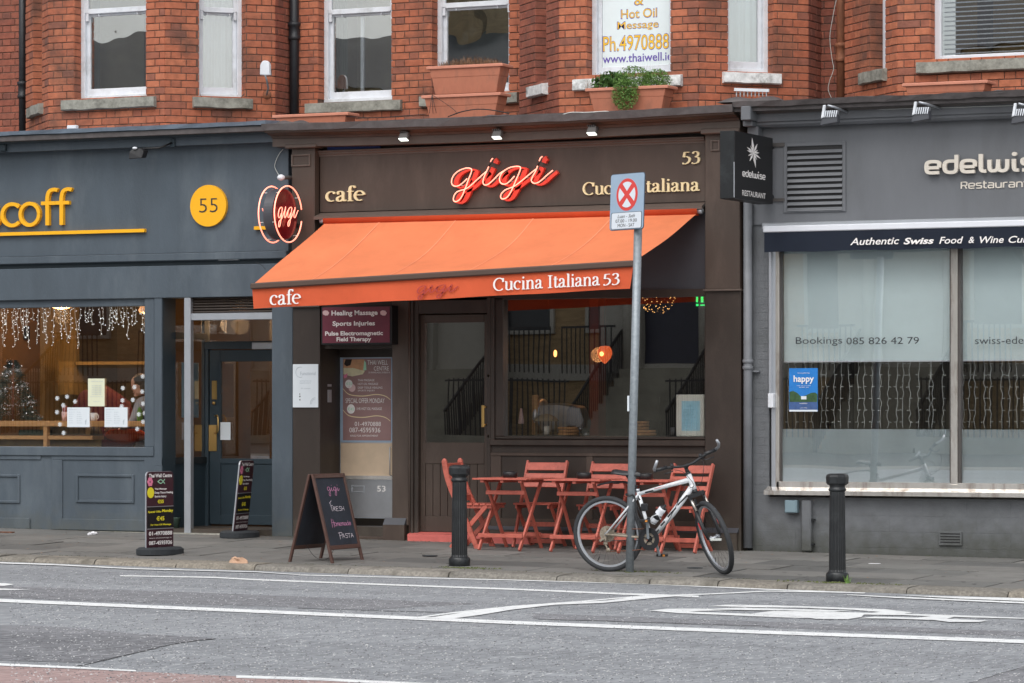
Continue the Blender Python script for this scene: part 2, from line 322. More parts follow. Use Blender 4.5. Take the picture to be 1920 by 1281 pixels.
# ------------------------------------------------------------------ mesh building
class MB:
    def __init__(s): s.v = []; s.f = []; s.smooth = []
    def add(s, vs, fs, smooth=False):
        o = len(s.v); s.v += [Vector(a) for a in vs]
        for q in fs: s.f.append([i+o for i in q]); s.smooth.append(smooth)
        return s
    def box(s, a, b, mtx=None):
        x0, x1 = sorted((a[0], b[0])); y0, y1 = sorted((a[1], b[1])); z0, z1 = sorted((a[2], b[2]))
        vs = [Vector(p) for p in ((x0,y0,z0),(x1,y0,z0),(x1,y1,z0),(x0,y1,z0),(x0,y0,z1),(x1,y0,z1),(x1,y1,z1),(x0,y1,z1))]
        if mtx: vs = [mtx @ p for p in vs]
        return s.add(vs, [(0,3,2,1),(4,5,6,7),(0,1,5,4),(1,2,6,5),(2,3,7,6),(3,0,4,7)])
    def bar(s, p, q, w, h=None, up=(0, 0, 1)):
        h = h or w; p = Vector(p); q = Vector(q); d = (q-p); L = d.length; d.normalize(); up = Vector(up)
        if abs(d.dot(up)) > .98: up = Vector((0, 1, 0))
        a = d.cross(up).normalized(); b = a.cross(d).normalized()
        vs = [r + a*i*w/2 + b*j*h/2 for r in (p, q) for i, j in ((-1,-1),(1,-1),(1,1),(-1,1))]
        return s.add(vs, [(0,3,2,1),(4,5,6,7),(0,1,5,4),(1,2,6,5),(2,3,7,6),(3,0,4,7)])
    def tube(s, pts, r, n=8, closed=False, caps=True):
        pts = [Vector(p) for p in pts]; N = len(pts); rr = r if isinstance(r, (list, tuple)) else [r]*N
        rings = []; prev = None
        for i in range(N):
            if closed: t = pts[(i+1) % N]-pts[i-1]
            else: t = pts[min(i+1, N-1)]-pts[max(i-1, 0)]
            t.normalize()
            if prev is None:
                a = t.cross(Vector((0, 0, 1)))
                if a.length < .05: a = t.cross(Vector((0, 1, 0)))
            else: a = prev - t*prev.dot(t)
            a.normalize(); prev = a; b = t.cross(a)
            rings.append([pts[i]+(a*math.cos(2*math.pi*k/n)+b*math.sin(2*math.pi*k/n))*rr[i] for k in range(n)])
        vs = [p for g in rings for p in g]; fs = []
        for i in range(N if closed else N-1):
            j = (i+1) % N
            for k in range(n): fs.append((i*n+k, j*n+k, j*n+(k+1) % n, i*n+(k+1) % n))
        if caps and not closed: fs.append(tuple(range(n))[::1]); fs.append(tuple((N-1)*n+k for k in reversed(range(n))))
        return s.add(vs, fs, True)
    def cyl(s, p, q, r, n=16, r2=None): return s.tube([p, q], [r, r if r2 is None else r2], n)
    def lathe(s, prof, c=(0, 0, 0), n=24, axis='z', smooth=True):
        c = Vector(c); vs = []; fs = []
        for r, h in prof:
            for k in range(n):
                a = 2*math.pi*k/n
                if axis == 'z': vs.append(c+Vector((r*math.cos(a), r*math.sin(a), h)))
                elif axis == 'x': vs.append(c+Vector((h, r*math.cos(a), r*math.sin(a))))
                else: vs.append(c+Vector((r*math.cos(a), h, r*math.sin(a))))
        for i in range(len(prof)-1):
            for k in range(n): fs.append((i*n+k, i*n+(k+1) % n, (i+1)*n+(k+1) % n, (i+1)*n+k))
        fs.append(tuple(reversed(range(n)))); fs.append(tuple((len(prof)-1)*n+k for k in range(n)))
        return s.add(vs, fs, smooth)
    def prism(s, poly, ext, flip=False):       # poly: 3D points of one face; ext: extrusion vector
        poly = [Vector(p) for p in poly]; n = len(poly); e = Vector(ext)
        return s.add(poly+[p+e for p in poly], [tuple(range(n)), tuple(reversed(range(n, 2*n)))]+[(i, i+n, (i+1) % n+n, (i+1) % n) for i in range(n)])
    def xprof(s, prof, x0, x1, shear=0.0):      # prof: (y, z) outline extruded along x
        return s.prism([(x0, y, z) for y, z in prof], (x1-x0, 0, shear))
    def sphere(s, c, r, n=12, m=8, sc=(1, 1, 1)):
        c = Vector(c); vs = []; fs = []
        for i in range(1, m):
            t = math.pi*i/m
            for k in range(n): a = 2*math.pi*k/n; vs.append(c+Vector((r*sc[0]*math.sin(t)*math.cos(a), r*sc[1]*math.sin(t)*math.sin(a), r*sc[2]*math.cos(t))))
        vs += [c+Vector((0, 0, r*sc[2])), c-Vector((0, 0, r*sc[2]))]; T = len(vs)-2
        for i in range(m-2):
            for k in range(n): fs.append((i*n+k, (i+1)*n+k, (i+1)*n+(k+1) % n, i*n+(k+1) % n))
        for k in range(n): fs.append((T, k, (k+1) % n)); fs.append((T+1, (m-2)*n+(k+1) % n, (m-2)*n+k))
        return s.add(vs, fs, True)
    def mesh(s, name, m):
        me = bpy.data.meshes.new(name); me.from_pydata(s.v, [], s.f); me.validate()
        me.materials.append(M[m] if isinstance(m, str) else m)
        bm = bmesh.new(); bm.from_mesh(me); bmesh.ops.recalc_face_normals(bm, faces=bm.faces); bm.to_mesh(me); bm.free()
        if len(me.polygons) == len(s.smooth): me.polygons.foreach_set('use_smooth', s.smooth)
        return me
    def build(s, name, m, parent=None, bevel=0.0, **k):
        me = s.mesh(name, m)
        if bevel:
            bm = bmesh.new(); bm.from_mesh(me)
            es = [e for e in bm.edges if len(e.link_faces) == 2 and e.calc_face_angle(0) > 0.6]
            bmesh.ops.bevel(bm, geom=es, offset=bevel, segments=1, affect='EDGES', clamp_overlap=True)
            bm.to_mesh(me); bm.free()
        return link(name, me, parent, **k)
def link(name, me, parent=None, **k):
    o = bpy.data.objects.new(name, me); scene.collection.objects.link(o)
    if parent is not None:
        o.parent = parent
        if parent.get('_w'): o.matrix_parent_inverse = Matrix.Translation(-parent.location)
    tag(o, **k)
    return o
def tag(o, label=None, cat=None, group=None, kind=None):
    if label: o['label'] = label
    if cat: o['category'] = cat
    if group: o['group'] = group
    if kind: o['kind'] = kind
    return o
def thing(name, label, cat, loc=(0, 0, 0), rotz=0.0, group=None, world=True):
    o = bpy.data.objects.new(name, None); scene.collection.objects.link(o); o.location = loc; o.rotation_euler = (0, 0, rotz)
    o.empty_display_size = 0.1
    if world: o['_w'] = 1
    return tag(o, label, cat, group)
def copy_thing(root, loc, rotz=0.0, label=None, group=None):
    r = root.copy(); scene.collection.objects.link(r); r.location = loc; r.rotation_euler = (0, 0, rotz)
    if label: r['label'] = label
    if group: r['group'] = group
    for ch in list(root.children):
        c = ch.copy(); scene.collection.objects.link(c); c.parent = r
        for g in ch.children:
            d = g.copy(); scene.collection.objects.link(d); d.parent = c
    return r
def fbox(mb, u0, v0, u1, v1, d=0.0, depth=0.1, uref=None):
    """box on the facade: photo rectangle at projection d, going back by depth"""
    ur = (u0+u1)/2 if uref is None else uref
    return mb.box((X(u0, d), -d, Z(ur, v0, d)), (X(u1, d), -d+depth, Z(ur, v1, d)))
def flat(u0, v0, u1, v1, d, m, parent, name, th=0.004, uref=None, **k):
    return fbox(MB(), u0, v0, u1, v1, d, th, uref).build(name, m, parent, **k)
# ------------------------------------------------------------------ text
_tc = {}
def text_mesh(s, shear=0.0, bold=0.0):
    cu = bpy.data.curves.new("t", 'FONT'); cu.body = s; cu.shear = shear; cu.offset = bold; cu.size = 1; cu.fill_mode = 'BOTH'; cu.resolution_u = 3
    ob = bpy.data.objects.new("t", cu); scene.collection.objects.link(ob)
    dg = bpy.context.evaluated_depsgraph_get(); me = bpy.data.meshes.new_from_object(ob.evaluated_get(dg))
    bpy.data.objects.remove(ob); bpy.data.curves.remove(cu)
    return me
def lines_to(parent, m, name, items, org, ax, ay, shear=0.0):
    """items: (string, x0, y0, x1, y1, bold): text fitted in rectangles of the plane org + ax*x + ay*y (joined, flat print)"""
    mb = MB()
    nrm = ax.cross(ay).normalized()
    for it in items:
        s, x0, y0, x1, y1 = it[:5]; bold = it[5] if len(it) > 5 else 0.0; sh = it[6] if len(it) > 6 else shear
        me = text_mesh(s, sh, bold)
        if not me.vertices: continue
        xs = [v.co.x for v in me.vertices]; ys = [v.co.y for v in me.vertices]
        ax0, ax1, ay0, ay1 = min(xs), max(xs), min(ys), max(ys)
        if x1 is None:
            k = (y1-y0)/(ay1-ay0); kx = k; x1 = x0+k*(ax1-ax0)
        vs = [org + ax*(x0+(v.co.x-ax0)/(ax1-ax0)*(x1-x0)) + ay*(y0+(v.co.y-ay0)/(ay1-ay0)*(y1-y0)) + nrm*0.0 for v in me.vertices]
        mb.add(vs, [tuple(p.vertices) for p in me.polygons]); bpy.data.meshes.remove(me)
    return mb.build(name, m, parent)
def ftext(parent, m, name, items, d, shear=0.0, uref=None):
    """items: (string, u0, v0, u1, v1[, bold[, shear]]) as photo rectangles on the plane at projection d"""
    out = []
    for it in items:
        s, u0, v0, u1, v1 = it[:5]; ur = (u0+u1)/2 if uref is None else uref
        out.append((s, X(u0, d), Z(ur, v1, d), X(u1, d), Z(ur, v0, d))+tuple(it[5:]))
    return lines_to(parent, m, name, out, Vector((0, -d, 0)), Vector((1, 0, 0)), Vector((0, 0, 1)), shear)
# ------------------------------------------------------------------ pen letters (drawn strokes)
def cr(pts, k=6, closed=False):
    out = []; n = len(pts)
    if n < 3: return [tuple(p) for p in pts]
    for i in range(n-1 if not closed else n):
        p0 = pts[(i-1) % n] if closed or i > 0 else pts[0]; p1 = pts[i]; p2 = pts[(i+1) % n]; p3 = pts[(i+2) % n] if closed or i+2 < n else pts[-1]
        for j in range(k):
            t = j/k; out.append(tuple(0.5*((2*p1[q])+(-p0[q]+p2[q])*t+(2*p0[q]-5*p1[q]+4*p2[q]-p3[q])*t*t+(-p0[q]+3*p1[q]-3*p2[q]+p3[q])*t**3) for q in range(len(p1))))
    if not closed: out.append(tuple(pts[-1]))
    return out
def arc(cx, cy, rx, ry, a0, a1, n=14):
    return [(cx+rx*math.cos(R_(a0+(a1-a0)*i/n)), cy+ry*math.sin(R_(a0+(a1-a0)*i/n))) for i in range(n+1)]
def L_(*p): return ('L', list(p))
def S_(*p): return ('L', cr(list(p)))
def A_(*a): return ('L', arc(*a))
def B_(x, y, r): return ('B', (x, y, r))
SERIF = {
 'c': (0.80, [A_(.44,.49,.36,.46,52,300), B_(.66,.80,.10)]),
 'a': (0.84, [S_((.14,.76),(.22,.92),(.42,.95),(.56,.80),(.57,.5),(.57,.18),(.66,.04),(.82,.10)), S_((.56,.58),(.34,.48),(.12,.32),(.14,.08),(.34,.02),(.56,.2)), B_(.17,.74,.09)]),
 'f': (0.56, [S_((.27,.02),(.27,.6),(.27,1.15),(.36,1.40),(.56,1.42),(.64,1.3)), L_((.04,.93),(.54,.93)), L_((.08,.02),(.50,.02)), B_(.64,1.30,.08)]),
 'e': (0.82, [L_((.12,.56),(.76,.56)), A_(.46,.49,.36,.46,8,300)]),
 'C': (1.22, [A_(.64,.68,.56,.68,48,312,20), L_((1.06,.92),(1.06,1.34)),]),
 'u': (0.98, [S_((.20,.95),(.20,.5),(.22,.14),(.42,.02),(.62,.10),(.72,.25)), L_((.74,.95),(.74,.04)), L_((.04,.95),(.22,.95)), L_((.56,.95),(.74,.95)), L_((.74,.04),(.92,.04))]),
 'i': (0.48, [L_((.24,.93),(.24,.02)), L_((.06,.02),(.44,.02)), L_((.08,.93),(.24,.93)), B_(.23,1.28,.11)]),
 'l': (0.48, [L_((.24,1.44),(.24,.02)), L_((.06,.02),(.44,.02)), L_((.07,1.43),(.24,1.43))]),
 't': (0.56, [S_((.24,1.22),(.24,.6),(.25,.12),(.38,.02),(.54,.14)), L_((.04,.93),(.50,.93))]),
 'n': (1.0, [L_((.22,.93),(.22,.02)), L_((.05,.02),(.40,.02)), L_((.06,.93),(.22,.93)), S_((.24,.72),(.40,.92),(.62,.92),(.74,.72),(.74,.4),(.74,.02)), L_((.58,.02),(.92,.02))]),
 'I': (0.66, [L_((.33,1.36),(.33,.02)), L_((.08,1.34),(.58,1.34)), L_((.08,.02),(.58,.02))]),
 '5': (0.86, [L_((.26,1.30),(.72,1.30)), L_((.28,1.30),(.20,.74)), S_((.20,.76),(.46,.80),(.70,.62),(.70,.32),(.50,.06),(.24,-.02),(.12,.04)), B_(.14,.06,.08)]),
 '3': (0.86, [S_((.14,1.12),(.26,1.30),(.50,1.32),(.64,1.14),(.58,.88),(.34,.74)), S_((.34,.74),(.62,.66),(.70,.38),(.56,.08),(.26,-.02),(.10,.04)), B_(.12,.05,.08)]),
 ' ': (0.42, []),
}
GEO = {
 's': (0.80, [S_((.62,.80),(.48,.93),(.28,.93),(.16,.78),(.22,.60),(.42,.52),(.62,.42),(.68,.24),(.56,.07),(.34,.02),(.12,.14))]),
 'c': (0.84, [A_(.52,.5,.44,.45,45,315,18)]),
 'o': (1.06, [A_(.52,.5,.44,.45,0,360,24)]),
 'f': (0.60, [S_((.30,.02),(.30,.6),(.30,1.15),(.38,1.42),(.58,1.50),(.72,1.46)), L_((.04,.94),(.62,.94))]),
}
TECH = {
 'e': (1.0, [L_((.14,.46),(.86,.46)), S_((.86,.46),(.86,.78),(.70,.90),(.30,.90),(.14,.74),(.14,.28),(.30,.10),(.86,.10))]),
 'd': (1.0, [L_((.84,1.36),(.84,.30)), S_((.84,.30),(.70,.10),(.32,.10),(.14,.28),(.14,.72),(.32,.90),(.84,.90))]),
 'l': (0.50, [S_((.16,1.36),(.16,.5),(.18,.2),(.30,.10),(.46,.10))]),
 'w': (1.36, [S_((.14,.92),(.14,.4),(.20,.16),(.34,.10),(.52,.14),(.62,.3),(.66,.92)), S_((.66,.5),(.68,.22),(.80,.10),(1.0,.10),(1.14,.22),(1.18,.5),(1.18,.92))]),
 'i': (0.50, [S_((.16,.92),(.16,.4),(.20,.16),(.30,.10),(.44,.10)), B_(.19,1.28,.15)]),
 's': (0.94, [S_((.80,.90),(.34,.90),(.16,.84),(.16,.62),(.30,.52),(.66,.50),(.80,.38),(.80,.18),(.66,.10),(.14,.10))]),
 'R': (1.0, [L_((.14,.05),(.14,1.14),(.66,1.14)), S_((.66,1.14),(.84,1.06),(.84,.62),(.70,.56),(.14,.56)), L_((.6,.56),(.84,.05))]),
 't': (0.62, [S_((.22,1.25),(.22,.4),(.26,.16),(.40,.10),(.56,.10)), L_((.04,.90),(.54,.90))]),
 'a': (1.0, [S_((.18,.90),(.66,.90),(.82,.78),(.84,.5),(.84,.05)), S_((.84,.52),(.34,.52),(.16,.44),(.16,.20),(.30,.10),(.84,.10))]),
 'u': (1.0, [S_((.14,.92),(.14,.4),(.20,.16),(.36,.10),(.62,.10),(.78,.18),(.84,.4)), L_((.84,.92),(.84,.05))]),
 'r': (0.74, [L_((.14,.05),(.14,.92)), S_((.14,.6),(.24,.86),(.40,.90),(.66,.90))]),
 'n': (1.0, [L_((.14,.05),(.14,.92)), S_((.14,.6),(.24,.84),(.42,.90),(.64,.90),(.80,.78),(.84,.5),(.84,.05))]),
}
def pen(pts, wfun, closed=False):
    """polyline -> strip of quads with round-ish joins; width by direction; returns list of quads (2D)"""
    n = len(pts); Ls = []; Rs = []
    for i in range(n):
        a = pts[max(i-1, 0)]; b = pts[min(i+1, n-1)]; dx, dy = b[0]-a[0], b[1]-a[1]; q = math.hypot(dx, dy) or 1; dx /= q; dy /= q
        h = wfun(dx, dy)/2; Ls.append((pts[i][0]-dy*h, pts[i][1]+dx*h)); Rs.append((pts[i][0]+dy*h, pts[i][1]-dx*h))
    return Ls, Rs
def stroke_solid(mb, pts, wfun, to3, depth):
    """to3(x, y, h) maps 2D letter space and height to place; solid ribbon from h=0 to h=depth"""
    Ls, Rs = pen(pts, wfun); n = len(pts)
    vs = [to3(*p, depth) for p in Ls]+[to3(*p, depth) for p in Rs]+[to3(*p, 0) for p in Ls]+[to3(*p, 0) for p in Rs]
    fs = []
    for i in range(n-1):
        fs += [(i, n+i, n+i+1, i+1), (2*n+i, 2*n+i+1, 3*n+i+1, 3*n+i), (i, i+1, 2*n+i+1, 2*n+i), (n+i, 3*n+i, 3*n+i+1, n+i+1)]
    fs += [(0, 2*n, 3*n, n), (n-1, 2*n-1, 4*n-1, 3*n-1)]
    mb.add(vs, fs)
def glyph(mb, strokes, to3, wfun, depth):
    for i, (k, a) in enumerate(strokes):
        dd = depth*(1-0.03*i)
        if k == 'L':
            pts = a
            if len(pts) == 2:
                p, q = pts; pts = [(p[0]+(q[0]-p[0])*t/3, p[1]+(q[1]-p[1])*t/3) for t in range(4)]
            stroke_solid(mb, pts, wfun, to3, dd)
        else:
            x, y, r = a; c = arc(x, y, r, r, 0, 345, 11)
            mb.prism([to3(*p, dd*1.01) for p in c], to3(x, y, 0)-to3(x, y, dd*1.01))
def raised(parent, s, font, u0, u1, vbase, vx, d, m, name='letter', depth=0.02, thick=.2, thin=.07, each=True, uref=None, shear=0.0, mono=False):
    """word of solid letters between photo columns u0..u1, baseline vbase, x-height line vx"""
    ur = (u0+u1)/2 if uref is None else uref
    x0, x1 = X(u0, d), X(u1, d); zb, zx = Z(ur, vbase, d), Z(ur, vx, d); k = zx-zb
    total = sum(font[c][0] for c in s); kx = (x1-x0)/total; x = x0; joined = MB()
    for c in s:
        adv, st = font[c]
        if st:
            mb = MB() if each else joined
            def to3(px, py, h, x=x): return Vector((x+px*kx+shear*py*k, -(d)-h, zb+py*k))
            wf = (lambda dx, dy: thick) if mono else (lambda dx, dy: thin+(thick-thin)*abs(dy)**1.4)
            def w2(dx, dy): return wf(dx, dy)
            glyph(mb, st, to3, w2, depth)
            if each: mb.build(name, m, parent)
        x += adv*kx
    if not each: joined.build(name, m, parent)

def asphalt_done(): pass
# ================================================================== GROUND
# pavement slabs, kerb stones, road
XL, XR = -16.0, 14.0
pav = thing('pavement', None, None, (0, 0, 0)); pav['kind'] = 'structure'
MB().add([(XL, 0.6, gz(XL, 0.6)-.02), (XR, 0.6, gz(XR, .6)-.02), (XR, -3.5, gz(XR, -3.5)-.02), (XL, -3.5, gz(XL, -3.5)-.02)], [(0, 1, 2, 3)]).build('bedding', 'slab_bed', pav)
rows = [(-0.0, -0.50), (-0.50, -1.12), (-1.12, -1.74), (-1.74, -2.34), (-2.34, -2.94), (-2.94, -3.50)]
stuffm = MB()
for r, (ya, yb_) in enumerate(rows):
    x = XL + (0.47*r) % 0.9
    while x < XR:
        wd = random.choice([0.76, 0.9, 0.9, 1.0]); g = 0.006
        zt = random.uniform(-.004, .004)
        def q(px, py, dz=0.0): return Vector((px, py, gz(px, py)+zt+dz))
        a, b_ = x+g, x+wd-g; y0, y1 = ya-g, yb_+g
        top = [q(a, y1), q(b_, y1), q(b_, y0), q(a, y0)]
        mb = MB().add(top+[p-Vector((0, 0, .03)) for p in top], [(0, 1, 2, 3), (0, 4, 5, 1), (1, 5, 6, 2), (2, 6, 7, 3), (3, 7, 4, 0)])
        u, vv = uv_of(q((a+b_)/2, (y0+y1)/2))
        if -120 < u < 2040: mb.build('paving_slab', 'slab', pav)
        else: stuffm.add(mb.v, mb.f)
        x += wd
stuffm.build('paving_slab', 'slab', pav, kind='stuff')
kerb = thing('kerb', None, None, (0, -3.65, 0)); kerb['kind'] = 'structure'
def kx(u): return G(u, 1080).x
cuts = [X_ for X_ in [XL, -12.4, -10.6, -9.7, -8.5]]
for u in (13, 80, 192, 345, 492, 667, 855, 1057, 1230, 1357, 1487, 1710, 1900):
    r = ray(u, 1080); t = (-3.7-CAM.y)/r.y; cuts.append((CAM+r*t).x)
cuts = sorted(cuts); cuts += [cuts[-1]+1.1, cuts[-1]+2.1, cuts[-1]+3.3, 14]
for i in range(len(cuts)-1):
    a, b_ = cuts[i]+.006, cuts[i+1]-.006; n = max(2, int((b_-a)/.18)); mb = MB(); vs = []
    dz = random.uniform(-.006, .006); dy = random.uniform(-.008, .008)
    for j in range(n+1):
        x = a+(b_-a)*j/n; e = random.uniform(-.006, .006); g0 = gz(x, -3.5)
        pr = [(-3.506, gz(x, -3.506)-.08), (-3.506, gz(x, -3.506)+dz*.5), (-3.66, gz(x, -3.66)+dz+e*.4), (-3.80+dy, gz(x, -3.80)+dz+e), (-3.835+dy+e, gz(x, -3.835)-.012+dz), (-3.855+dy+e, gz(x, -3.85)-.045), (-3.858+dy, gz(x, -3.85)-.12)]
        vs += [(x, y, z) for y, z in pr]
    m7 = 7; fs = []
    for j in range(n):
        for k in range(m7-1): fs.append((j*m7+k, j*m7+k+1, (j+1)*m7+k+1, (j+1)*m7+k))
    fs += [tuple(range(m7)), tuple(reversed(range(n*m7, (n+1)*m7)))]
    mb.add(vs, fs); mb.build('kerb_stone', 'kerbstone', kerb, bevel=0.0)
road = MB(); road.add([(-60, -KERB+.02, rz(-60, -KERB+.02)), (60, -KERB+.02, rz(60, -KERB+.02)), (60, -25, rz(60, -25)), (-60, -25, rz(-60, -25))], [(0, 1, 2, 3)])
road.build('road', 'asphalt', kind='structure')
FAR = rz(0, -25)+.06
MB().add([(-70, -25, FAR+.7), (70, -25, FAR-.7), (70, -60, FAR-.7), (-70, -60, FAR+.7)], [(0, 1, 2, 3)]).build('ground', 'slab_bed', kind='structure')
MB().add([(-70, 0.5, -.35), (70, .5, -.35), (70, 40, -.35), (-70, 40, -.35)], [(0, 1, 2, 3)]).build('ground', 'slab_bed', kind='structure')
# painted lines (photo polygons on the road surface)
def rpoly(name, pts, m='paint_mark', up=0.004):
    return MB().add([Rd(u, v, up) for u, v in pts], [tuple(range(len(pts)))]).build(name, m, kind='structure')
def rline(name, top, wpx, m='paint_mark', up=0.004):     # list of (u, v_top); wpx: thickness (start, end)
    n = len(top); T = []; Bm = []
    for i, (u, v) in enumerate(top):
        t = i/(n-1); T.append(Rd(u, v, up)); Bm.append(Rd(u, v+wpx[0]+(wpx[1]-wpx[0])*t, up))
    return MB().add(T+Bm, [(i, i+1, n+i+1, n+i) for i in range(n-1)]).build(name, m, kind='structure')
# red lane at the bottom left corner
rpoly('red_lane', [(-200, 1232), (0, 1249), (250, 1259), (700, 1281), (1100, 1302), (2000, 1340), (2000, 1700), (-300, 1700)], 'asphalt_red', 0.003)
rline('edge_line', [(-80, 1051.5), (100, 1057.5), (250, 1065.5), (480, 1071.5), (560, 1077)], (2.5, 1), up=.0075)
rline('kerb_line', [(560, 1077.3), (960, 1086.8), (1200, 1093.5), (1440, 1104.2), (1620, 1111)], (1.6, 2.0), up=.0042)
rline('lane_line', [(225, 1078.5), (400, 1081.5), (480, 1085.7), (720, 1094.8), (960, 1103.2), (1180, 1112.5), (1310, 1116.8)], (2.0, 3.4))
rline('cycle_lane_line', [(-120, 1119), (0, 1123), (480, 1143.2), (960, 1164.2), (1440, 1182.6), (1700, 1191.5), (2040, 1204)], (5.5, 6.6), up=.0045)
rline('diagonal_line', [(770, 1158.5), (840, 1149), (960, 1136), (1080, 1127.5), (1200, 1117), (1330, 1113), (1440, 1107.5), (1560, 1109.5), (1622, 1111)], (2.5, 1.5), up=.005)
rpoly('diagonal_line', [(800, 1159), (880, 1146.5), (960, 1137), (1060, 1130), (1140, 1126), (1200, 1118), (1300, 1116), (1230, 1121), (1130, 1130.5), (1040, 1134), (960, 1143), (900, 1153), (840, 1161)], up=.006)
rline('edge_line', [(1588, 1114.5), (1680, 1119), (1920, 1128.5), (2040, 1132)], (1.2, 4.2), up=.0065)
rpoly('edge_line', [(1690, 1116), (1760, 1118), (1920, 1121.5), (2040, 1124), (2040, 1131), (1920, 1127), (1790, 1122)], up=.0070)
rline('parking_line', [(-120, 1240), (0, 1243.5), (140, 1250), (255, 1256.5)], (5.5, 2.5), up=.0045)
rline('parking_line', [(443, 1266), (600, 1271), (760, 1279), (1000, 1290)], (5, 5), up=.0045)
rpoly('arrow_mark', [(-60, 1092), (10, 1093.5), (26, 1096), (8, 1098.5), (-60, 1100)], up=.0048)
rpoly('arrow_mark', [(-60, 1102), (20, 1104), (58, 1105.5), (10, 1106.5), (-60, 1106)], up=.0050)
# older road repairs and their cracked edges
rpoly('road_patch', [(-150, 1170), (60, 1173), (150, 1178), (250, 1188), (330, 1192), (400, 1197), (330, 1206), (250, 1226), (175, 1243), (60, 1240), (-150, 1234)], 'asphalt_patch', .0015)
rpoly('road_patch', [(1800, 1286), (1860, 1268), (1930, 1248), (2100, 1230), (2100, 1400), (1700, 1400)], 'asphalt_patch', .0015)
rpoly('road_patch', [(-150, 1094), (400, 1112), (900, 1132), (700, 1143), (300, 1131), (-150, 1116)], 'asphalt_patch', .0012)
rpoly('road_patch', [(1000, 1150), (1500, 1168), (2050, 1190), (2050, 1197), (1500, 1179), (1000, 1160)], 'asphalt_patch', .0012)
mat('crack_dark', C(58,58,60,.8), .95, var=.2)
def crack(pts, wpx, seed):
    random.seed(seed); q = cr(pts, 8); q = [(u+random.uniform(-2, 2), v+random.uniform(-.5, .5)) for u, v in q]; rline('road_crack', q, (wpx, wpx), 'crack_dark', .0028)
crack([(130, 1252), (175, 1242), (250, 1225), (330, 1206), (405, 1197)], .9, 1); crack([(1815, 1281), (1860, 1267), (1925, 1249)], .8, 2); crack([(560, 1140), (720, 1145), (900, 1150)], .6, 3); crack([(1010, 1161), (1200, 1166), (1440, 1174)], .6, 4)
# stone chips standing in the asphalt
for nm, mm, cnt, sd in (('chippings', 'chip_pale', 13000, 3), ('chippings', 'chip_dark', 15000, 4)):
    if mm not in M: mat(mm, C(200,200,201,.85) if mm == 'chip_pale' else C(112,113,117,.75), .8, var=.25, vscale=3)
    random.seed(sd); b = MB()
    for i in range(cnt):
        y_ = -4.0-16.5*random.random()**.8; hw_ = 3.2+(-y_)*-.06+4.2; x_ = CAM.x+(y_-CAM.y)*(-math.tan(TH))+random.uniform(-1, 1)*(y_-CAM.y)*.175/math.cos(TH); s_ = random.uniform(.0016, .0046)*(1.5 if random.random() < .04 else 1); z_ = rz(x_, y_)+(.003 if y_ > -20 else .0035); h_ = s_*.9
        b.add([(x_-s_, y_-s_, z_), (x_+s_, y_-s_*.8, z_), (x_+s_*.8, y_+s_*2, z_), (x_-s_*.7, y_+s_*2, z_), (x_, y_, z_+h_)], [(0, 1, 4), (1, 2, 4), (2, 3, 4), (3, 0, 4)])
    b.build(nm, mm, kind='stuff')
random.seed(21)
# bicycle symbol painted in the lane
sym = [
 [(1218, 1145.0), (1250, 1141.5), (1300, 1141.2), (1350, 1142.0), (1420, 1143.5), (1350, 1144.5), (1290, 1146.5), (1350, 1149), (1450, 1152.3), (1560, 1156), (1600, 1158.5), (1560, 1160), (1460, 1157.6), (1360, 1153.2), (1270, 1149.5)],
 [(1334, 1136.5), (1360, 1134), (1440, 1134.8), (1560, 1138.5), (1660, 1142.5), (1712, 1148.5), (1690, 1151.5), (1630, 1150.0), (1650, 1147.5), (1600, 1143.5), (1500, 1139.6), (1400, 1138.6)],
 [(1410, 1150.5), (1450, 1145.5), (1530, 1146.5), (1640, 1149.5), (1720, 1151.4), (1800, 1153.8), (1920, 1158.6), (1920, 1160.4), (1800, 1157.2), (1690, 1153.4), (1620, 1152.5), (1615, 1157), (1590, 1161), (1530, 1160.5), (1500, 1156)],
 [(1640, 1156.4), (1720, 1158.0), (1750, 1155.0), (1790, 1156.5), (1775, 1160.2), (1852, 1163.6), (1835, 1166.4), (1780, 1166.2), (1750, 1162.5), (1660, 1159.8), (1610, 1159.4)],
 [(1330, 1141.8), (1380, 1139.3), (1480, 1141.8), (1600, 1145.2), (1560, 1147.0), (1470, 1144.6), (1400, 1144.2)],
]
mat('paint_worn', C(230,232,232,.98), .75, var=.10, vscale=15, dirt=C(158,160,163,.9), dirt_amt=.6, dscale=8, bump=.3)
for i, pl in enumerate(sym): rpoly('bicycle_symbol', pl, 'paint_worn', up=.004+.0006*(i+1))
# ================================================================== BRICK UPPER STOREYS
Y_BAY = 0.35; ZB0 = 4.18; ZTOP = 7.0; COURSE = 0.0775
def s_at(p0, dv, u):
    r = FW + RT*((u-960)/FPX); N = Vector((-r.y, r.x, 0)); return (CAM-p0).dot(N)/dv.dot(N)
def zat(p, v): return EYE+(HOR-v)*(p-CAM).dot(FW)/FPX
class Wall:
    def __init__(s, p0, p1):
        s.p = Vector((p0[0], p0[1], 0)); q = Vector((p1[0], p1[1], 0)); s.L = (q-s.p).length; s.d = (q-s.p).normalized(); s.n = Vector((s.d.y, -s.d.x, 0)); s.open = []
    def W(s, a, z, out=0.0): r = s.p+s.d*a+s.n*out; return Vector((r.x, r.y, z))
    def s(s_, u): return s_at(s_.p, s_.d, u)
    def z(s, u, v, out=0.0): return zat(s.W(s.s(u), 0, out), v)
    def box(s, mb, a0, a1, z0, z1, o0, o1):
        vs = [s.W(a, z, o) for z in (z0, z1) for a, o in ((a0, o1), (a1, o1), (a1, o0), (a0, o0))]
        return mb.add(vs, [(0,3,2,1),(4,5,6,7),(0,1,5,4),(1,2,6,5),(2,3,7,6),(3,0,4,7)])
_bm = {}
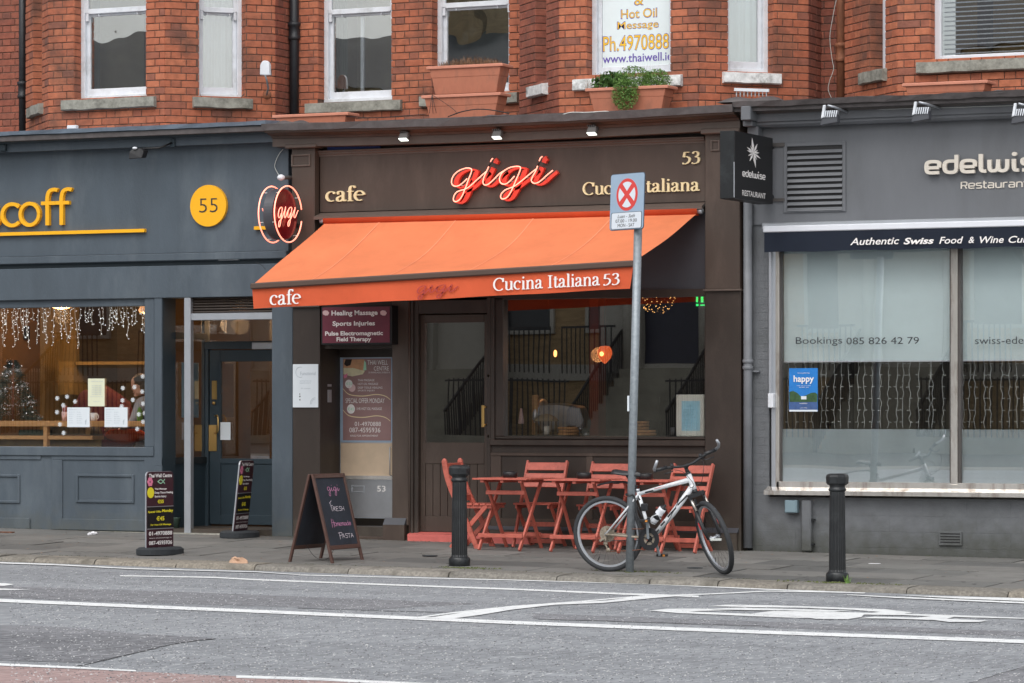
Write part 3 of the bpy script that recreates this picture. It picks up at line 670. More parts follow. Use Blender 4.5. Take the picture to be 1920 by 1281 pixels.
def brick_mesh(wd, h, m):
    key = (round(wd, 3), round(h, 3), m)
    if key not in _bm:
        x, z, y = key[0]/2, key[1]/2, 0.03; c = 0.004
        vs = [(-x,y,-z),(x,y,-z),(x,y,z),(-x,y,z),(-x,-y+c,-z),(x,-y+c,-z),(x,-y+c,z),(-x,-y+c,z),(-x+c,-y,-z+c),(x-c,-y,-z+c),(x-c,-y,z-c),(-x+c,-y,z-c)]
        fs = [(0,4,5,1),(1,5,6,2),(2,6,7,3),(3,7,4,0),(4,8,9,5),(5,9,10,6),(6,10,11,7),(7,11,8,4),(8,11,10,9)]
        me = bpy.data.meshes.new('brick'); me.from_pydata([Vector(v) for v in vs], [], fs); me.materials.append(M[m]); _bm[key] = me
    return _bm[key]
def house(name, label, walls, loc, tone='brick'):
    h = thing(name, label, 'building', loc)
    cand = []
    for w in walls:
        nrow = int((ZTOP-ZB0)/COURSE); m = getattr(w, 'tone', tone)
        back = MB()
        edges = sorted({0, w.L}|{min(max(o[i], 0), w.L) for o in w.open for i in (0, 1)})
        for a, b in zip(edges[:-1], edges[1:]):
            if b-a < 1e-4: continue
            zz = ZB0-0.3; mid = (a+b)/2
            for o in sorted([o for o in w.open if o[0] < mid < o[1]], key=lambda o: o[2]):
                w.box(back, a, b, zz, o[2], -0.22, 0.023); zz = o[3]
            w.box(back, a, b, zz, ZTOP, -0.22, 0.023)
        back.build('mortar', 'mortar', h)
        for r in range(nrow):
            zc = ZB0+(r+.5)*COURSE; x = -0.1703*(r % 2)-.2275*0; k = 0
            while x < w.L:
                wd = 0.2275 if k % 2 == 0 else 0.113
                a, b = max(x, 0), min(x+wd, w.L); k += 1; x += wd
                segs = [(a, b)]
                for o in w.open:
                    if o[2] < zc < o[3]:
                        ns = []
                        for p, q in segs:
                            if p < o[0]: ns.append((p, min(q, o[0])))
                            if q > o[1]: ns.append((max(p, o[1]), q))
                        segs = [t for t in ns if t[1]-t[0] > .012]
                ex = getattr(w, 'ext', (0, 0)); segs = [(p-(ex[0] if p <= 1e-6 else 0), q+(ex[1] if q >= w.L-1e-6 else 0)) for p, q in segs]
                for p, q in segs:
                    if q-p < 0.03: continue
                    g = 0.0045
                    c = w.W((p+q)/2, zc, random.uniform(-.003, .003)); u, v = uv_of(c); u1, _ = uv_of(w.W(p, zc)); u2, _ = uv_of(w.W(q, zc))
                    vis = -15 < u < 1935 and -8 < v < 236 and w.d.dot(RT) > -.9 and w.n.dot((CAM-c)) > 0
                    cand.append((abs(u2-u1) if vis else -1, random.random(), c, q-p-2*g, COURSE-0.0095, math.atan2(w.d.y, w.d.x), m))
    cand.sort(key=lambda t: (-t[0], t[1]))
    st = {}
    for i, (px, _, c, wd, hh, ang, m) in enumerate(cand):
        me = brick_mesh(round(wd/.004)*.004, hh, m)
        if i < 300 and px > 8:
            o = bpy.data.objects.new('brick', me); scene.collection.objects.link(o); o.location = c; o.rotation_euler = (random.uniform(-.006, .006), 0, ang)
            o.parent = h; o.matrix_parent_inverse = Matrix.Translation(-h.location)
        else:
            T = Matrix.Translation(c) @ Matrix.Rotation(ang, 4, 'Z'); mb = st.setdefault(m, MB())
            mb.add([T @ vv.co for vv in me.vertices], [tuple(p.vertices) for p in me.polygons])
    for w in walls:      # brick returns inside the window openings
        m = getattr(w, 'tone', tone); mb = st.setdefault(m, MB())
        for o in w.open:
            for r in range(int((ZTOP-ZB0)/COURSE)):
                za = ZB0+r*COURSE+.005
                if za < o[2]-.02 or za > o[3]: continue
                w.box(mb, o[0]-.004, o[0]+.007, za, za+COURSE-.01, -.115, .026); w.box(mb, o[1]-.007, o[1]+.004, za, za+COURSE-.01, -.115, .026)
    for m, mb in st.items(): mb.build('bricks', m, h, kind='stuff')
    return h
def sash(h, w, s0, s1, z0, z1, zr, back='room_grey', m='white_paint', setb=0.11, gl='glass_old', fr=0.055, divide=None, horns=True, curtain=None):
    b = MB(); o = -setb
    w.box(b, s0, s0+fr, z0, z1, o-.09, o); w.box(b, s1-fr, s1, z0, z1, o-.09, o); w.box(b, s0+fr, s1-fr, z1-fr, z1, o-.09, o); w.box(b, s0+fr, s1-fr, z0, z0+.045, o-.09, o+.012)
    win = b.build('window', m, h, bevel=.004)
    st = 0.042; a0, a1 = s0+fr, s1-fr
    b = MB()                                              # lower sash, further in
    w.box(b, a0, a0+st, z0+.045, zr, o-.085, o-.045); w.box(b, a1-st, a1, z0+.045, zr, o-.085, o-.045)
    w.box(b, a0+st, a1-st, z0+.045, z0+.125, o-.085, o-.045); w.box(b, a0+st, a1-st, zr-.045, zr, o-.085, o-.045)
    b.build('lower_sash', m, win, bevel=.003)
    b = MB()                                              # upper sash
    w.box(b, a0, a0+st, zr-.01, z1-fr, o-.04, o-.004); w.box(b, a1-st, a1, zr-.01, z1-fr, o-.04, o-.004); w.box(b, a0+st, a1-st, zr-.02, zr+.035, o-.04, o-.004)
    if horns:
        for a in (a0+.004, a1-st+.004): w.box(b, a, a+.034, zr-.10, zr-.01, o-.036, o-.01)
    for a in (a0+(a1-a0)*.2, a0+(a1-a0)*.8): w.box(b, a-.008, a+.008, zr-.05, zr-.02, o-.04, o-.02)
    b.build('upper_sash', m, win, bevel=.003)
    b = MB(); w.box(b, a0+st, a1-st, z0+.125, zr-.045, o-.068, o-.062); b.build('pane', gl, win)
    b = MB(); w.box(b, a0+st, a1-st, zr+.035, z1-fr, o-.025, o-.019); b.build('pane', gl, win)
    b = MB(); w.box(b, s0-.1, s1+.1, z0-.1, z1+.1, o-1.0, o-.98); w.box(b, s0-.12, s0-.1, z0-.1, z1+.1, o-1.0, o-.12); w.box(b, s1+.1, s1+.12, z0-.1, z1+.1, o-1.0, o-.12); w.box(b, s0-.1, s1+.1, z0-.12, z0-.1, o-1, o-.12)
    b.build('room_behind', back, win)
    if divide is not None:
        b = MB(); w.box(b, divide-.02, divide+.02, z0+.12, zr-.045, o-.12, o-.09); b.build('glazing_bar', 'white_pvc', win)
    if curtain:
        b = MB(); n = 40; A0, A1 = a0+st*curtain[1], a1-st*curtain[1]; vs = []
        A0, A1 = a0+(a1-a0)*curtain[1], a0+(a1-a0)*curtain[2]
        for i in range(n+1):
            t = i/n; oo = o-.16+.012*math.sin(t*34)
            vs += [w.W(A0+(A1-A0)*t, z0, oo), w.W(A0+(A1-A0)*t, z1, oo)]
        b.add(vs, [(2*i, 2*i+2, 2*i+3, 2*i+1) for i in range(n)], True); b.build('curtain', curtain[0], win)
    return win
def sill(h, w, s0, s1, ztop, hh=0.125, m='stone', proj=0.09, over=0.13, name='sill'):
    n = max(3, int((s1-s0+2*over)/.12)); b = MB(); vs = []
    for i in range(n+1):
        a = s0-over+(s1-s0+2*over)*i/n; e = random.uniform(-.006, .006)
        vs += [w.W(a, ztop-hh+e*.6, -.1), w.W(a, ztop+.012, -.1), w.W(a, ztop-.012+e*.5, proj+e), w.W(a, ztop-hh+.01+e, proj+e*.8), w.W(a, ztop-hh+e*.6, proj-.02)]
    fs = [(i*5+k, i*5+(k+1) % 5, (i+1)*5+(k+1) % 5, (i+1)*5+k) for i in range(n) for k in range(5)]+[tuple(range(5)), tuple(reversed(range(n*5, n*5+5)))]
    b.add(vs, fs); return b.build(name, m, h, bevel=0)
def bay(u_l, u_r, u_re, Lfac=None):
    """front facet between photo columns u_l..u_r at y=Y_BAY; 45 degree facets"""
    xa, xb = X(u_l, -Y_BAY), X(u_r, -Y_BAY)
    if Lfac is None:
        s = s_at(Vector((xb, Y_BAY, 0)), Vector((.7071, .7071, 0)), u_re); k = s*.7071
    else: k = Lfac
    k2 = 0.37
    wl = Wall((xa-k, Y_BAY+k), (xa, Y_BAY)); wl.ext = (.015, .015); wf = Wall((xa, Y_BAY), (xb, Y_BAY)); wr = Wall((xb, Y_BAY), (xb+k, Y_BAY+k)); wret = Wall((xb+k, Y_BAY+k), (xb+k, Y_BAY+k+k2)); wlet = Wall((xa-k, Y_BAY+k+k2), (xa-k, Y_BAY+k)); wf.ext = wr.ext = (.015, .015); wret.ext = (.015, 0)
    return wl, wf, wr, wret, wlet, k, Y_BAY+k+k2
def opening(w, u0, u1, ub, vb, ztop=6.5):
    s0, s1 = w.s(u0), w.s(u1); z0 = w.z(ub, vb); w.open.append((s0, s1, z0, ztop)); return s0, s1, z0, ztop
# --- house 1
wl, wf, wr, wret, wlet, K, YW = bay(95, 310, 513)
x_split1 = X(556, -YW); x_split2 = X(1574, -YW)
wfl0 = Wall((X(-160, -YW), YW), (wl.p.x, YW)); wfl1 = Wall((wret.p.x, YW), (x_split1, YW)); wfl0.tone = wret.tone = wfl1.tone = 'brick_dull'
o1 = opening(wf, 141, 277, 210, 184); o2 = opening(wr, 371, 459, 415, 183)
o3 = (wl.L*.32, wl.L*.72, o1[2], 6.5); wl.open.append(o3)
h1 = house('brick_house', 'orange brick upper storey with canted bay above the blue-grey shopfront', [wfl0, wl, wf, wr, wret, wlet, wfl1], (wf.p.x, Y_BAY, ZB0))
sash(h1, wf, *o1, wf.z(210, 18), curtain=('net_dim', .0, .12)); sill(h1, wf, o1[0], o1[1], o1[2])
sash(h1, wr, *o2, wr.z(415, 18), curtain=('net_curtain', 0, .97)); sill(h1, wr, o2[0], o2[1], o2[2], over=.07)
sash(h1, wl, *o3, wf.z(210, 18)); sill(h1, wl, o3[0], o3[1], o1[2], over=.1)
# --- house 2
wl2, wf2, wr2, wret2, wlet2, K2, YW2 = bay(1052, 1311, 1512)
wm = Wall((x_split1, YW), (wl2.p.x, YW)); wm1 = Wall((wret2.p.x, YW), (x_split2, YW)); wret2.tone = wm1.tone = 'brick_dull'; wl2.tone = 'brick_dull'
oA = opening(wm, 598, 737, 670, 190); oB = opening(wm, 811, 957, 880, 177); oC = (wl2.L*.38, wl2.L*.80, None, 6.5)
zf2 = wf2.z(1180, 144); oC = (wl2.s(1008), wl2.s(1029), zf2, 6.5); wl2.open.append(oC)
oD = opening(wf2, 1101, 1260, 1180, 144); oE = opening(wr2, 1362, 1449, 1405, 136)
h2 = house('brick_house', 'orange brick upper storey behind the terracotta troughs, above the brown shopfront', [wm, wl2, wf2, wr2, wret2, wlet2, wm1], (wf2.p.x, Y_BAY, ZB0))
sA = wm.s(663)
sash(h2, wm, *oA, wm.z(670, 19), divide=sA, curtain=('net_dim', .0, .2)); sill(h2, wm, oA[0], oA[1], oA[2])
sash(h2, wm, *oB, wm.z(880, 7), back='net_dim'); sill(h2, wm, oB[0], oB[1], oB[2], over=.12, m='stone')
sash(h2, wl2, *oC, wf2.z(1180, 0), curtain=('net_curtain', 0, 1)); sill(h2, wl2, oC[0]-.05, oC[1], oC[2], m='white_stone', over=.05)
wd = sash(h2, wf2, *oD, wf2.z(1180, -60), curtain=('net_curtain', 0, 1), gl='glass_clear'); sill(h2, wf2, oD[0], oD[1], oD[2], m='white_stone')
sash(h2, wr2, *oE, wr2.z(1405, -50), curtain=('blind', 0, 1)); sill(h2, wr2, oE[0], oE[1], oE[2], m='white_stone', over=.06, hh=.12)
# window lettering of the upper front window (yellow letters with purple edge on a frosted film)
dW = -Y_BAY-0.11-0.045
film = MB(); wf2.box(film, oD[0]+.1, oD[1]-.1, oD[2]+.12, 6.2, -.11-.056, -.11-.053)
mat('window_film', C(222,232,234,1), .6, var=.03); film.build('window_film', 'window_film', wd)
mat('sticker_yellow', C(240,192,40), .5, var=0); mat('sticker_purple', C(104,84,168), .5, var=0)
dd = -Y_BAY-.11-.05
its = [('&', 1190, -8, 1206, 9), ('Hot Oil', 1165, 17, 1231, 33), ('Message', 1158, 40, 1234, 57), ('Ph.4970888', 1131, 66, 1254, 94)]
ftext(wd, 'sticker_purple', 'lettering', [(s, a-1.2, b-1.2, c+1.2, e+1.6, .02) for s, a, b, c, e in its], dd-.0015)
ftext(wd, 'sticker_yellow', 'lettering', [(s, a, b, c, e, .0) for s, a, b, c, e in its], dd)
ftext(wd, 'sticker_purple', 'lettering', [('www.thaiwell.ie', 1130, 100, 1260, 116, .01)], dd)
# --- house 3
wl3, wf3, wr3, wret3, wlet3, K3, YW3 = bay(1686, 2110, None, Lfac=K2)
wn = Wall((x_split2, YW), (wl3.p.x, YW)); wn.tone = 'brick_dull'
zf3 = wf3.z(1830, 118); oF = (wl3.s(1636), wl3.s(1665), zf3, 6.5); wl3.open.append(oF)
oG = opening(wf3, 1745, 1955, 1830, 112)
h3 = house('brick_house', 'brick upper storey with plastic-framed blind window above the grey shopfront', [wn, wl3, wf3, wr3], (wf3.p.x, Y_BAY, ZB0))
for w_, oo in ((wl3, oF), (wf3, oG)):
    b = MB(); q = -.11; f = .065
    w_.box(b, oo[0], oo[0]+f, oo[2], oo[3], q-.07, q); w_.box(b, oo[1]-f, oo[1], oo[2], oo[3], q-.07, q); w_.box(b, oo[0]+f, oo[1]-f, oo[2], oo[2]+f, q-.07, q); w_.box(b, oo[0]+f, oo[1]-f, oo[3]-f, oo[3], q-.07, q)
    win = b.build('window', 'white_pvc', h3, bevel=.006)
    b = MB(); w_.box(b, oo[0]+f, oo[1]-f, oo[2]+f, oo[3]-f, q-.04, q-.034); b.build('pane', 'glass_old', win)
    b = MB(); w_.box(b, oo[0]-.1, oo[1]+.1, oo[2]-.1, oo[3], q-1, q-.98); w_.box(b, oo[0]-.1, oo[1]+.1, oo[2]-.12, oo[2]-.1, q-1, q-.1); b.build('room_behind', 'ochre_wall' if w_ is wf3 else 'room_dark', win)
    if w_ is wf3:
        z = oo[2]+.09
        while z < oo[3]-.1:
            b = MB(); c0 = w_.W(oo[0]+f+.01, z, q-.10); 
            vs = [w_.W(a, z+dz, q-.10+do) for a in (oo[0]+f+.01, oo[1]-f-.01) for dz, do in ((-.007, .012), (.007, -.012), (.0085, -.0115), (-.0055, .0125))]
            b.add(vs, [(0,4,5,1),(1,5,6,2),(2,6,7,3),(3,7,4,0)]); b.build('blind_slat', 'white_pvc', win); z += .0455
    else:
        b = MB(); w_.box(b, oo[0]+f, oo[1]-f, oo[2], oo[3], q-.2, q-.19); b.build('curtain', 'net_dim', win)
sill(h3, wl3, oF[0]-.12, oF[1], oF[2]+.01, over=.04, hh=.13); sill(h3, wf3, oG[0], oG[1], oG[2], over=.12, hh=.125)
# rendered patch at the foot of the middle bay
b = MB()
for w_, a0, a1 in ((wf2, -.0, wf2.L), (wl2, wl2.L*.2, wl2.L+.01), (wr2, -.01, wr2.L*.85)):
    n = 14; vs = []
    for i in range(n+1):
        a = a0+(a1-a0)*i/n; t = 4.52+.05*math.sin(i*1.7)+random.uniform(-.03, .03)-(.12 if 4 < i < 8 and w_ is wf2 else 0)
        vs += [w_.W(a, 4.1, .012), w_.W(a, t, .008), w_.W(a, 4.1, 0), w_.W(a, t, -.002)]
    b.add(vs, [(4*i, 4*i+4, 4*i+5, 4*i+1) for i in range(n)]+[(4*i+1, 4*i+5, 4*i+7, 4*i+3) for i in range(n)])
b.build('render_patch', 'render_patch', h2)
# rain pipes on the brick
def rain_pipe(name, u0, u1, label, m, vc, y, group=None, r=.045):
    x = X((u0+u1)/2, -y+r); t = thing(name, label, 'drainpipe', (x, y-r, 4.2), group=group)
    MB().cyl((x, y-r-.01, 4.1), (x, y-r-.01, 7), r, 16).build('pipe', m, t)
    zc = Z((u0+u1)/2, vc, -y)
    MB().lathe([(r+.004, -.10), (r+.016, -.09), (r+.016, -.06), (r+.008, -.05), (r+.008, .05), (r+.02, .06), (r+.02, .09), (r+.004, .1)], (x, y-r-.01, zc), 18).build('collar', m, t)
    MB().box((x-r-.035, y-.02, zc-.02), (x+r+.035, y-.002, zc+.02)).build('bracket', m, t)
    return t
rain_pipe('drainpipe', 37, 50, 'black cast iron drainpipe on the brick at the left edge', 'pipe_black', 170, YW-.0)
rain_pipe('drainpipe', 545, 560, 'thick black drainpipe between the left brick bay and the middle windows', 'pipe_black', 60, YW, r=.052)
rain_pipe('drainpipe', 1571, 1584, 'rusty orange-brown drainpipe in the right brick recess', 'pipe_rust', 100, YW, r=.045)
# flues / security lamp on the brick
t = thing('lamp', 'white round-headed lamp on a bent arm on the left bay brickwork', 'lamp', P(500, 182, -.95))
wr_ = wret.p; zl = Z(495, 130, -.9)
px = P(499, 180, -1.0); px2 = P(497, 142, -.85)
MB().lathe([(.001, 0), (.05, .0), (.05, .02), (.02, .03)], P(500, 178, -1.05), 14, 'y').build('mount', 'pipe_rust', t)
MB().tube([P(500, 178, -1.0), P(503, 165, -.93), P(500, 150, -.88), P(497, 141, -.85)], .010, 8).build('arm', 'galv', t)
hd = P(496, 128, -.85); b = MB(); c = arc(0, .03, .055, .055, 0, 180, 10)
b.prism([hd+Vector((x_, 0, z_)) for x_, z_ in [(.062, -.08), (.055, .03)]+c+[(-.055, .03), (-.062, -.07)]], (0, .045, 0)); b.build('lamp_head', 'white_paint', t, bevel=.006)
# cables on the wall
def cable(label, pts, r, m, cat='cable', d=None):
    mb = MB(); mb.tube(cr([tuple(p) for p in pts], 5), r, 6); o = mb.build('cable', m); tag(o, label, cat); return o
cable('white cable hanging down the right brick recess', [P(u, v, -YW+.03) for u, v in ((1568, 0), (1562, 30), (1556, 70), (1560, 110), (1563, 130), (1556, 150), (1553, 168), (1559, 184))], .004, 'wire_white')
cable('thin dark cable looped low across the left bay bricks', [wf.W(wf.s(u), wf.z(u, v), .01) for u, v in ((100, 238), (140, 233), (182, 229), (230, 232), (270, 233), (290, 222), (305, 214))]+[wr.W(wr.s(u), wr.z(u, v), .01) for u, v in ((340, 215), (380, 219), (420, 214), (445, 190), (468, 165))], .005, 'black_plastic')
cable('dark cable strung over the lower trough to the brick pier', [P(u, v, 0.02) for u, v in ((640, 218), (700, 221), (760, 217), (800, 214))], .004, 'black_plastic')
cable('black cable arching over the cornice edge by the stacked troughs', [P(u, v, .2) for u, v in ((840, 219), (865, 210), (895, 205), (925, 207), (955, 213))], .006, 'black_plastic')
cable('short pale cable lying on the cornice below the planted trough', [P(u, v, .3) for u, v in ((1053, 216), (1070, 211), (1100, 211), (1135, 209), (1145, 211))], .005, 'wire_white')
# ================================================================== SHOPFRONTS
def room(parent, x0, x1, z0, z1, depth, m, name='room', y0=0.08, floor='room_dark', ceil=None):
    t = .03
    MB().box((x0, y0+depth, z0), (x1, y0+depth+t, z1)).box((x0-t, y0, z0), (x0, y0+depth+t, z1)).box((x1, y0, z0), (x1+t, y0+depth+t, z1)).build('interior_wall', m, parent)
    MB().box((x0, y0, z0-t), (x1, y0+depth, z0)).build('interior_floor', floor, parent)
    MB().box((x0, y0, z1), (x1, y0+depth, z1+t)).build('interior_ceiling', ceil or m, parent)
def frame_rect(mb, x0, x1, z0, z1, y, w, dep):
    mb.box((x0, y, z0), (x0+w, y+dep, z1)); mb.box((x1-w, y, z0), (x1, y+dep, z1)); mb.box((x0+w, y, z0), (x1-w, y+dep, z0+w)); mb.box((x0+w, y, z1-w), (x1-w, y+dep, z1)); return mb
def cornice(parent, x0, x1, prof, name, m, sag=0.0, n=10, jit=0.0):
    """prof: closed (y, z) outline; follows a slight sag"""
    k = len(prof); vs = []; b = MB()
    for i in range(n+1):
        t = i/n; dz = -sag*4*t*(1-t); 
        for j, (y, z) in enumerate(prof): vs.append((x0+(x1-x0)*t, y+(random.uniform(-jit, jit) if jit else 0), z+dz+(random.uniform(-jit, jit) if jit else 0)))
    fs = [(i*k+j, i*k+(j+1) % k, (i+1)*k+(j+1) % k, (i+1)*k+j) for i in range(n) for j in range(k)]+[tuple(range(k)), tuple(reversed(range(n*k, n*k+k)))]
    b.add(vs, fs); return b.build(name, m, parent)
BASE = -0.35
# ------------------------------------------------------------------ left shop: blue-grey
S1 = thing('shopfront', 'blue-grey painted shopfront with yellow raised lettering, left of the brown one', 'shop', (X(250), 0, 0))
xl, xr = X(-130), X(527)
zz = lambda v, u=262, d=0.0: Z(u, v, d)
cornice(S1, xl, xr, [(-.34, zz(236,262,.34)), (.4, zz(236,262,.34)+.05), (.4, zz(244,262,.34)), (-.32, zz(244,262,.32))], 'flashing', 'blue_flashing', jit=.004, n=24)
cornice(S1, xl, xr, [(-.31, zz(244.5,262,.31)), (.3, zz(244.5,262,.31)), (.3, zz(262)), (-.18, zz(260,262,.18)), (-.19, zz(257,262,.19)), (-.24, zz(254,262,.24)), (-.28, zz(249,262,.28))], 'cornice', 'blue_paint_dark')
cornice(S1, xl, xr, [(-.14, zz(260.5,262,.14)), (.3, zz(261)), (.3, zz(277)), (-.14, zz(276,262,.14))], 'cornice_board', 'blue_paint')
fbox(MB(), -130, 277, 540, 476, 0, .3, 262).build('fascia', 'blue_paint', S1)
MB().box((xl, -.05, zz(477,240,.05)), (X(541), .2, zz(491,240,.05))).build('bead', 'blue_paint', S1, bevel=.008)
MB().box((xl, .03, zz(491,240)), (X(541), .2, zz(500,240))).build('shadow_gap', 'blue_paint_dark', S1)
MB().box((xl, -.03, zz(500,240,.03)), (X(528), .28, zz(560,240,.03))).build('shutter_box', 'blue_paint', S1, bevel=.006)
MB().box((X(412), -.035, zz(486,450)+.012), (X(450), -.0, zz(490,450)+.012)).build('metal_strip', 'alu', S1)
cable('thin dark cable hanging over the blue fascia edge', [P(u, v, .03) for u, v in ((480, 492), (490, 497), (498, 505))], .003, 'black_plastic')
# window
WL = X(-130); W1 = X(293)
ztop, zbot = zz(560,140), zz(838,140)
b = MB(); b.box((X(277,-.06), -.01, zbot), (X(290), .14, ztop)); b.box((X(290.5), -.02, zbot-.2), (X(305), .12, ztop)); b.box((WL, .02, zz(576,140,-.02)), (X(277,-.06), .12, ztop))
b.box((WL, -.03, zz(855,140,.03)), (X(290), .12, zbot)); W_S1 = b.build('window_frame', 'blue_paint', S1, bevel=.006)
MB().box((WL, .06, zbot), (X(278,-.06), .068, zz(576,140))).build('window_pane', 'glass_left', S1)
# stall riser with panels
zsb = BASE
MB().box((WL, .0, zsb), (X(305), .12, zz(855,140))).build('stall_riser', 'blue_paint', S1)
def raised_panel(par, u0, v0, u1, v1, m, wd=.03, ur=None, dep=.018):
    ur = ur or (u0+u1)/2; frame_rect(MB(), X(u0), X(u1), Z(ur, v1), Z(ur, v0), -dep, wd, dep+.002).build('panel_moulding', m, par, bevel=.005)
raised_panel(S1, 143, 889, 252, 943, 'blue_paint'); raised_panel(S1, -60, 889, 38, 943, 'blue_paint')
for u0, u1 in ((-120, 57), (118, 272)):
    b = MB(); x0, x1, za, zb_ = X(u0), X(u1), Z(200, 974), Z(200, 863)
    b.box((x0-.14, -.014, za-.12), (x0, .001, zb_)); b.box((x0-.14, -.014, zb_), (x1+.14, .001, zb_+.05)); b.box((x0, -.02, za-.12), (x1, .001, za)); b.build('stall_rail', 'blue_paint', S1, bevel=.004)
MB().box((X(272), -.018, BASE), (X(305), .001, Z(290, 858))).build('stall_rail', 'blue_paint', S1)
# recessed entrance
YD = 0.92
xj = X(305); xp = X(510)
b = MB(); b.box((xj-.02, .001, BASE), (xj+.004, .262, ztop)); b.build('reveal', 'blue_paint_dark', S1)
side_u = [(325, .26), (388, .90)]
xs0 = X(326, -.26); xs1 = X(386, -YD)
b = MB(); b.add([(xs0, .26, zz(862,336,-.26)), (xs1, YD, zz(862,336,-.26)), (xs1, YD, ztop+.05), (xs0, .26, ztop+.05)], [(0,1,2,3)]); b.build('side_glass', 'glass_door', S1)
b = MB(); b.add([(xs0, .26, BASE), (xs1, YD, BASE), (xs1, YD, zz(862,336,-.26)), (xs0, .26, zz(862,336,-.26)), (xs0-.05, .28, BASE), (xs1-.05, YD, BASE), (xs1-.05, YD, zz(862,336,-.26)), (xs0-.05, .28, zz(862,336,-.26))], [(0,1,2,3), (3,2,6,7), (0,3,7,4)]); b.build('side_stall', 'blue_paint_dark', S1)
for v in (864, 629): MB().bar((xs0, .26, zz(v,336,-.26)), (xs1, YD, zz(v,336,-.26)), .05, .07).build('side_rail', 'black_paint', S1)
b = MB(); p1 = Vector((xs0+.02, .3, 0)); p2 = Vector((xs1-.03, YD-.1, 0)); za, zb_ = zz(680,350,-.5), zz(783,350,-.5)
e = (p2-p1)*.16; q1 = p1+e+Vector((.012, 0, 0)); q2 = p2-e*.3+Vector((.012, 0, 0))
mat('notice_blue', C(128,150,160,.9), .6, var=.05)
b.add([(q1.x, q1.y, za), (q2.x, q2.y, za), (q2.x, q2.y, zb_), (q1.x, q1.y, zb_), (q1.x-.004, q1.y, za), (q2.x-.004, q2.y, za), (q2.x-.004, q2.y, zb_), (q1.x-.004, q1.y, zb_)], [(0,1,2,3),(4,7,6,5),(0,4,5,1),(3,2,6,7)])
o = b.build('notice', 'notice_blue'); tag(o, 'pale blue notice on the angled side glass by the blue door', 'notice')
# shutter guide post, shutter, header
MB().box((X(345,.02), -.02, BASE), (X(357,.02), .05, ztop)).build('post', 'alu', S1, bevel=.004)
zs0, zs1 = zz(587,430), zz(556,430); n = 6
for i in range(n):
    za = zs0+(zs1-zs0)*i/n; b = MB(); hh = (zs1-zs0)/n; pr = [(.045, za), (.025, za+hh*.25), (.02, za+hh*.5), (.025, za+hh*.75), (.045, za+hh*.97), (.06, za+hh*.97), (.06, za)]
    b.xprof(pr, X(358), X(510)); b.build('shutter_slat', 'brown_shaded', S1)
MB().box((X(358), .0, zz(600,430)), (X(511), .07, zz(587,430))).build('shutter_bar', 'alu', S1, bevel=.005)
# right pilaster
MB().box((X(510), -.005, BASE), (X(549), .3, zz(558,530)+.05)).build('pilaster', 'blue_paint', S1, bevel=.004)
MB().box((X(524), -.004, zz(277)), (X(541), .0, zz(478,530))).build('fascia_end', 'blue_paint', S1)
# door
dz = lambda v, u=450: Z(u, v, -YD)
xd0, xd1 = X(386, -YD), X(560, -YD)
b = MB(); b.box((X(380,-YD), YD-.03, BASE), (xd0, YD+.09, ztop+.1)); b.box((xd0, YD-.03, dz(655)), (xd1, YD+.09, dz(640))); b.box((X(386,-YD), YD-.02, BASE), (X(392,-YD), YD+.06, dz(655))); b.build('door_frame', 'blue_paint_dark', S1, bevel=.004)
MB().box((xd0, YD+.02, dz(640)), (xd1, YD+.026, ztop+.1)).build('transom_pane', 'glass_door', S1)
b = MB(); x0 = X(393, -YD); xg = X(413, -YD)
b.box((x0, YD, dz(984)), (xg, YD+.045, dz(656))); b.box((xg, YD, dz(664+14)), (xd1, YD+.045, dz(656))); b.box((xg, YD, dz(870)), (xd1, YD+.045, dz(860))); b.box((xg, YD+.012, dz(975)), (xd1, YD+.04, dz(870))); b.box((xg, YD, dz(984)), (xd1, YD+.045, dz(966)))
DR = b.build('door', 'blue_paint_dark', S1, bevel=.004)
MB().box((xg, YD+.02, dz(860)), (xd1, YD+.026, dz(678))).build('glass_panel', 'glass_door', DR)
fbox(MB(), 397, 714, 406, 749, -YD+.012, .012).build('lock_plate', 'brass', DR, bevel=.002)
c = P(402, 756, -YD); MB().lathe([(.001, c.y-.02), (.018, c.y-.02), (.018, c.y)], (c.x, 0, c.z), 16, 'y').build('lock', 'brass', DR)
fbox(MB(), 385, 797, 406, 846, -YD+.008, .008).build('kick_plate', 'brass', DR)
MB().tube([P(403, 780, -YD), P(407, 779, -YD+.05), P(409, 785, -YD+.06), P(409, 806, -YD+.06), P(407, 812, -YD+.05), P(402, 812, -YD)], .009, 8).build('handle', 'brass', DR)
flat(413, 792, 432, 825, -YD+.004, 'white_paper', DR, 'notice_sheet')
fbox(MB(), 472, 642, 511, 655, -YD+.05, .05).build('door_closer', 'alu', DR, bevel=.005)
# threshold, floor of recess
zt = gz(X(430), 0)
MB().box((X(300), .0, -.2), (X(548), YD+.1, zt+.055)).build('threshold', 'brown_shaded', S1)
MB().box((xl, -.1, BASE), (X(470), .0, gz(X(200), 0)-.004)).build('kerb_strip', 'stone', S1)
t_ = thing('plant_pot', 'small dark green pot in the blue entrance corner', 'pot', (X(330,-.1), .1, zt)); MB().lathe([(.03, .055), (.05, .16), (.055, .17), (.045, .17), (.04, .15)], (X(330,-.12), .12, zt), 14).build('pot', 'gift_green', t_)
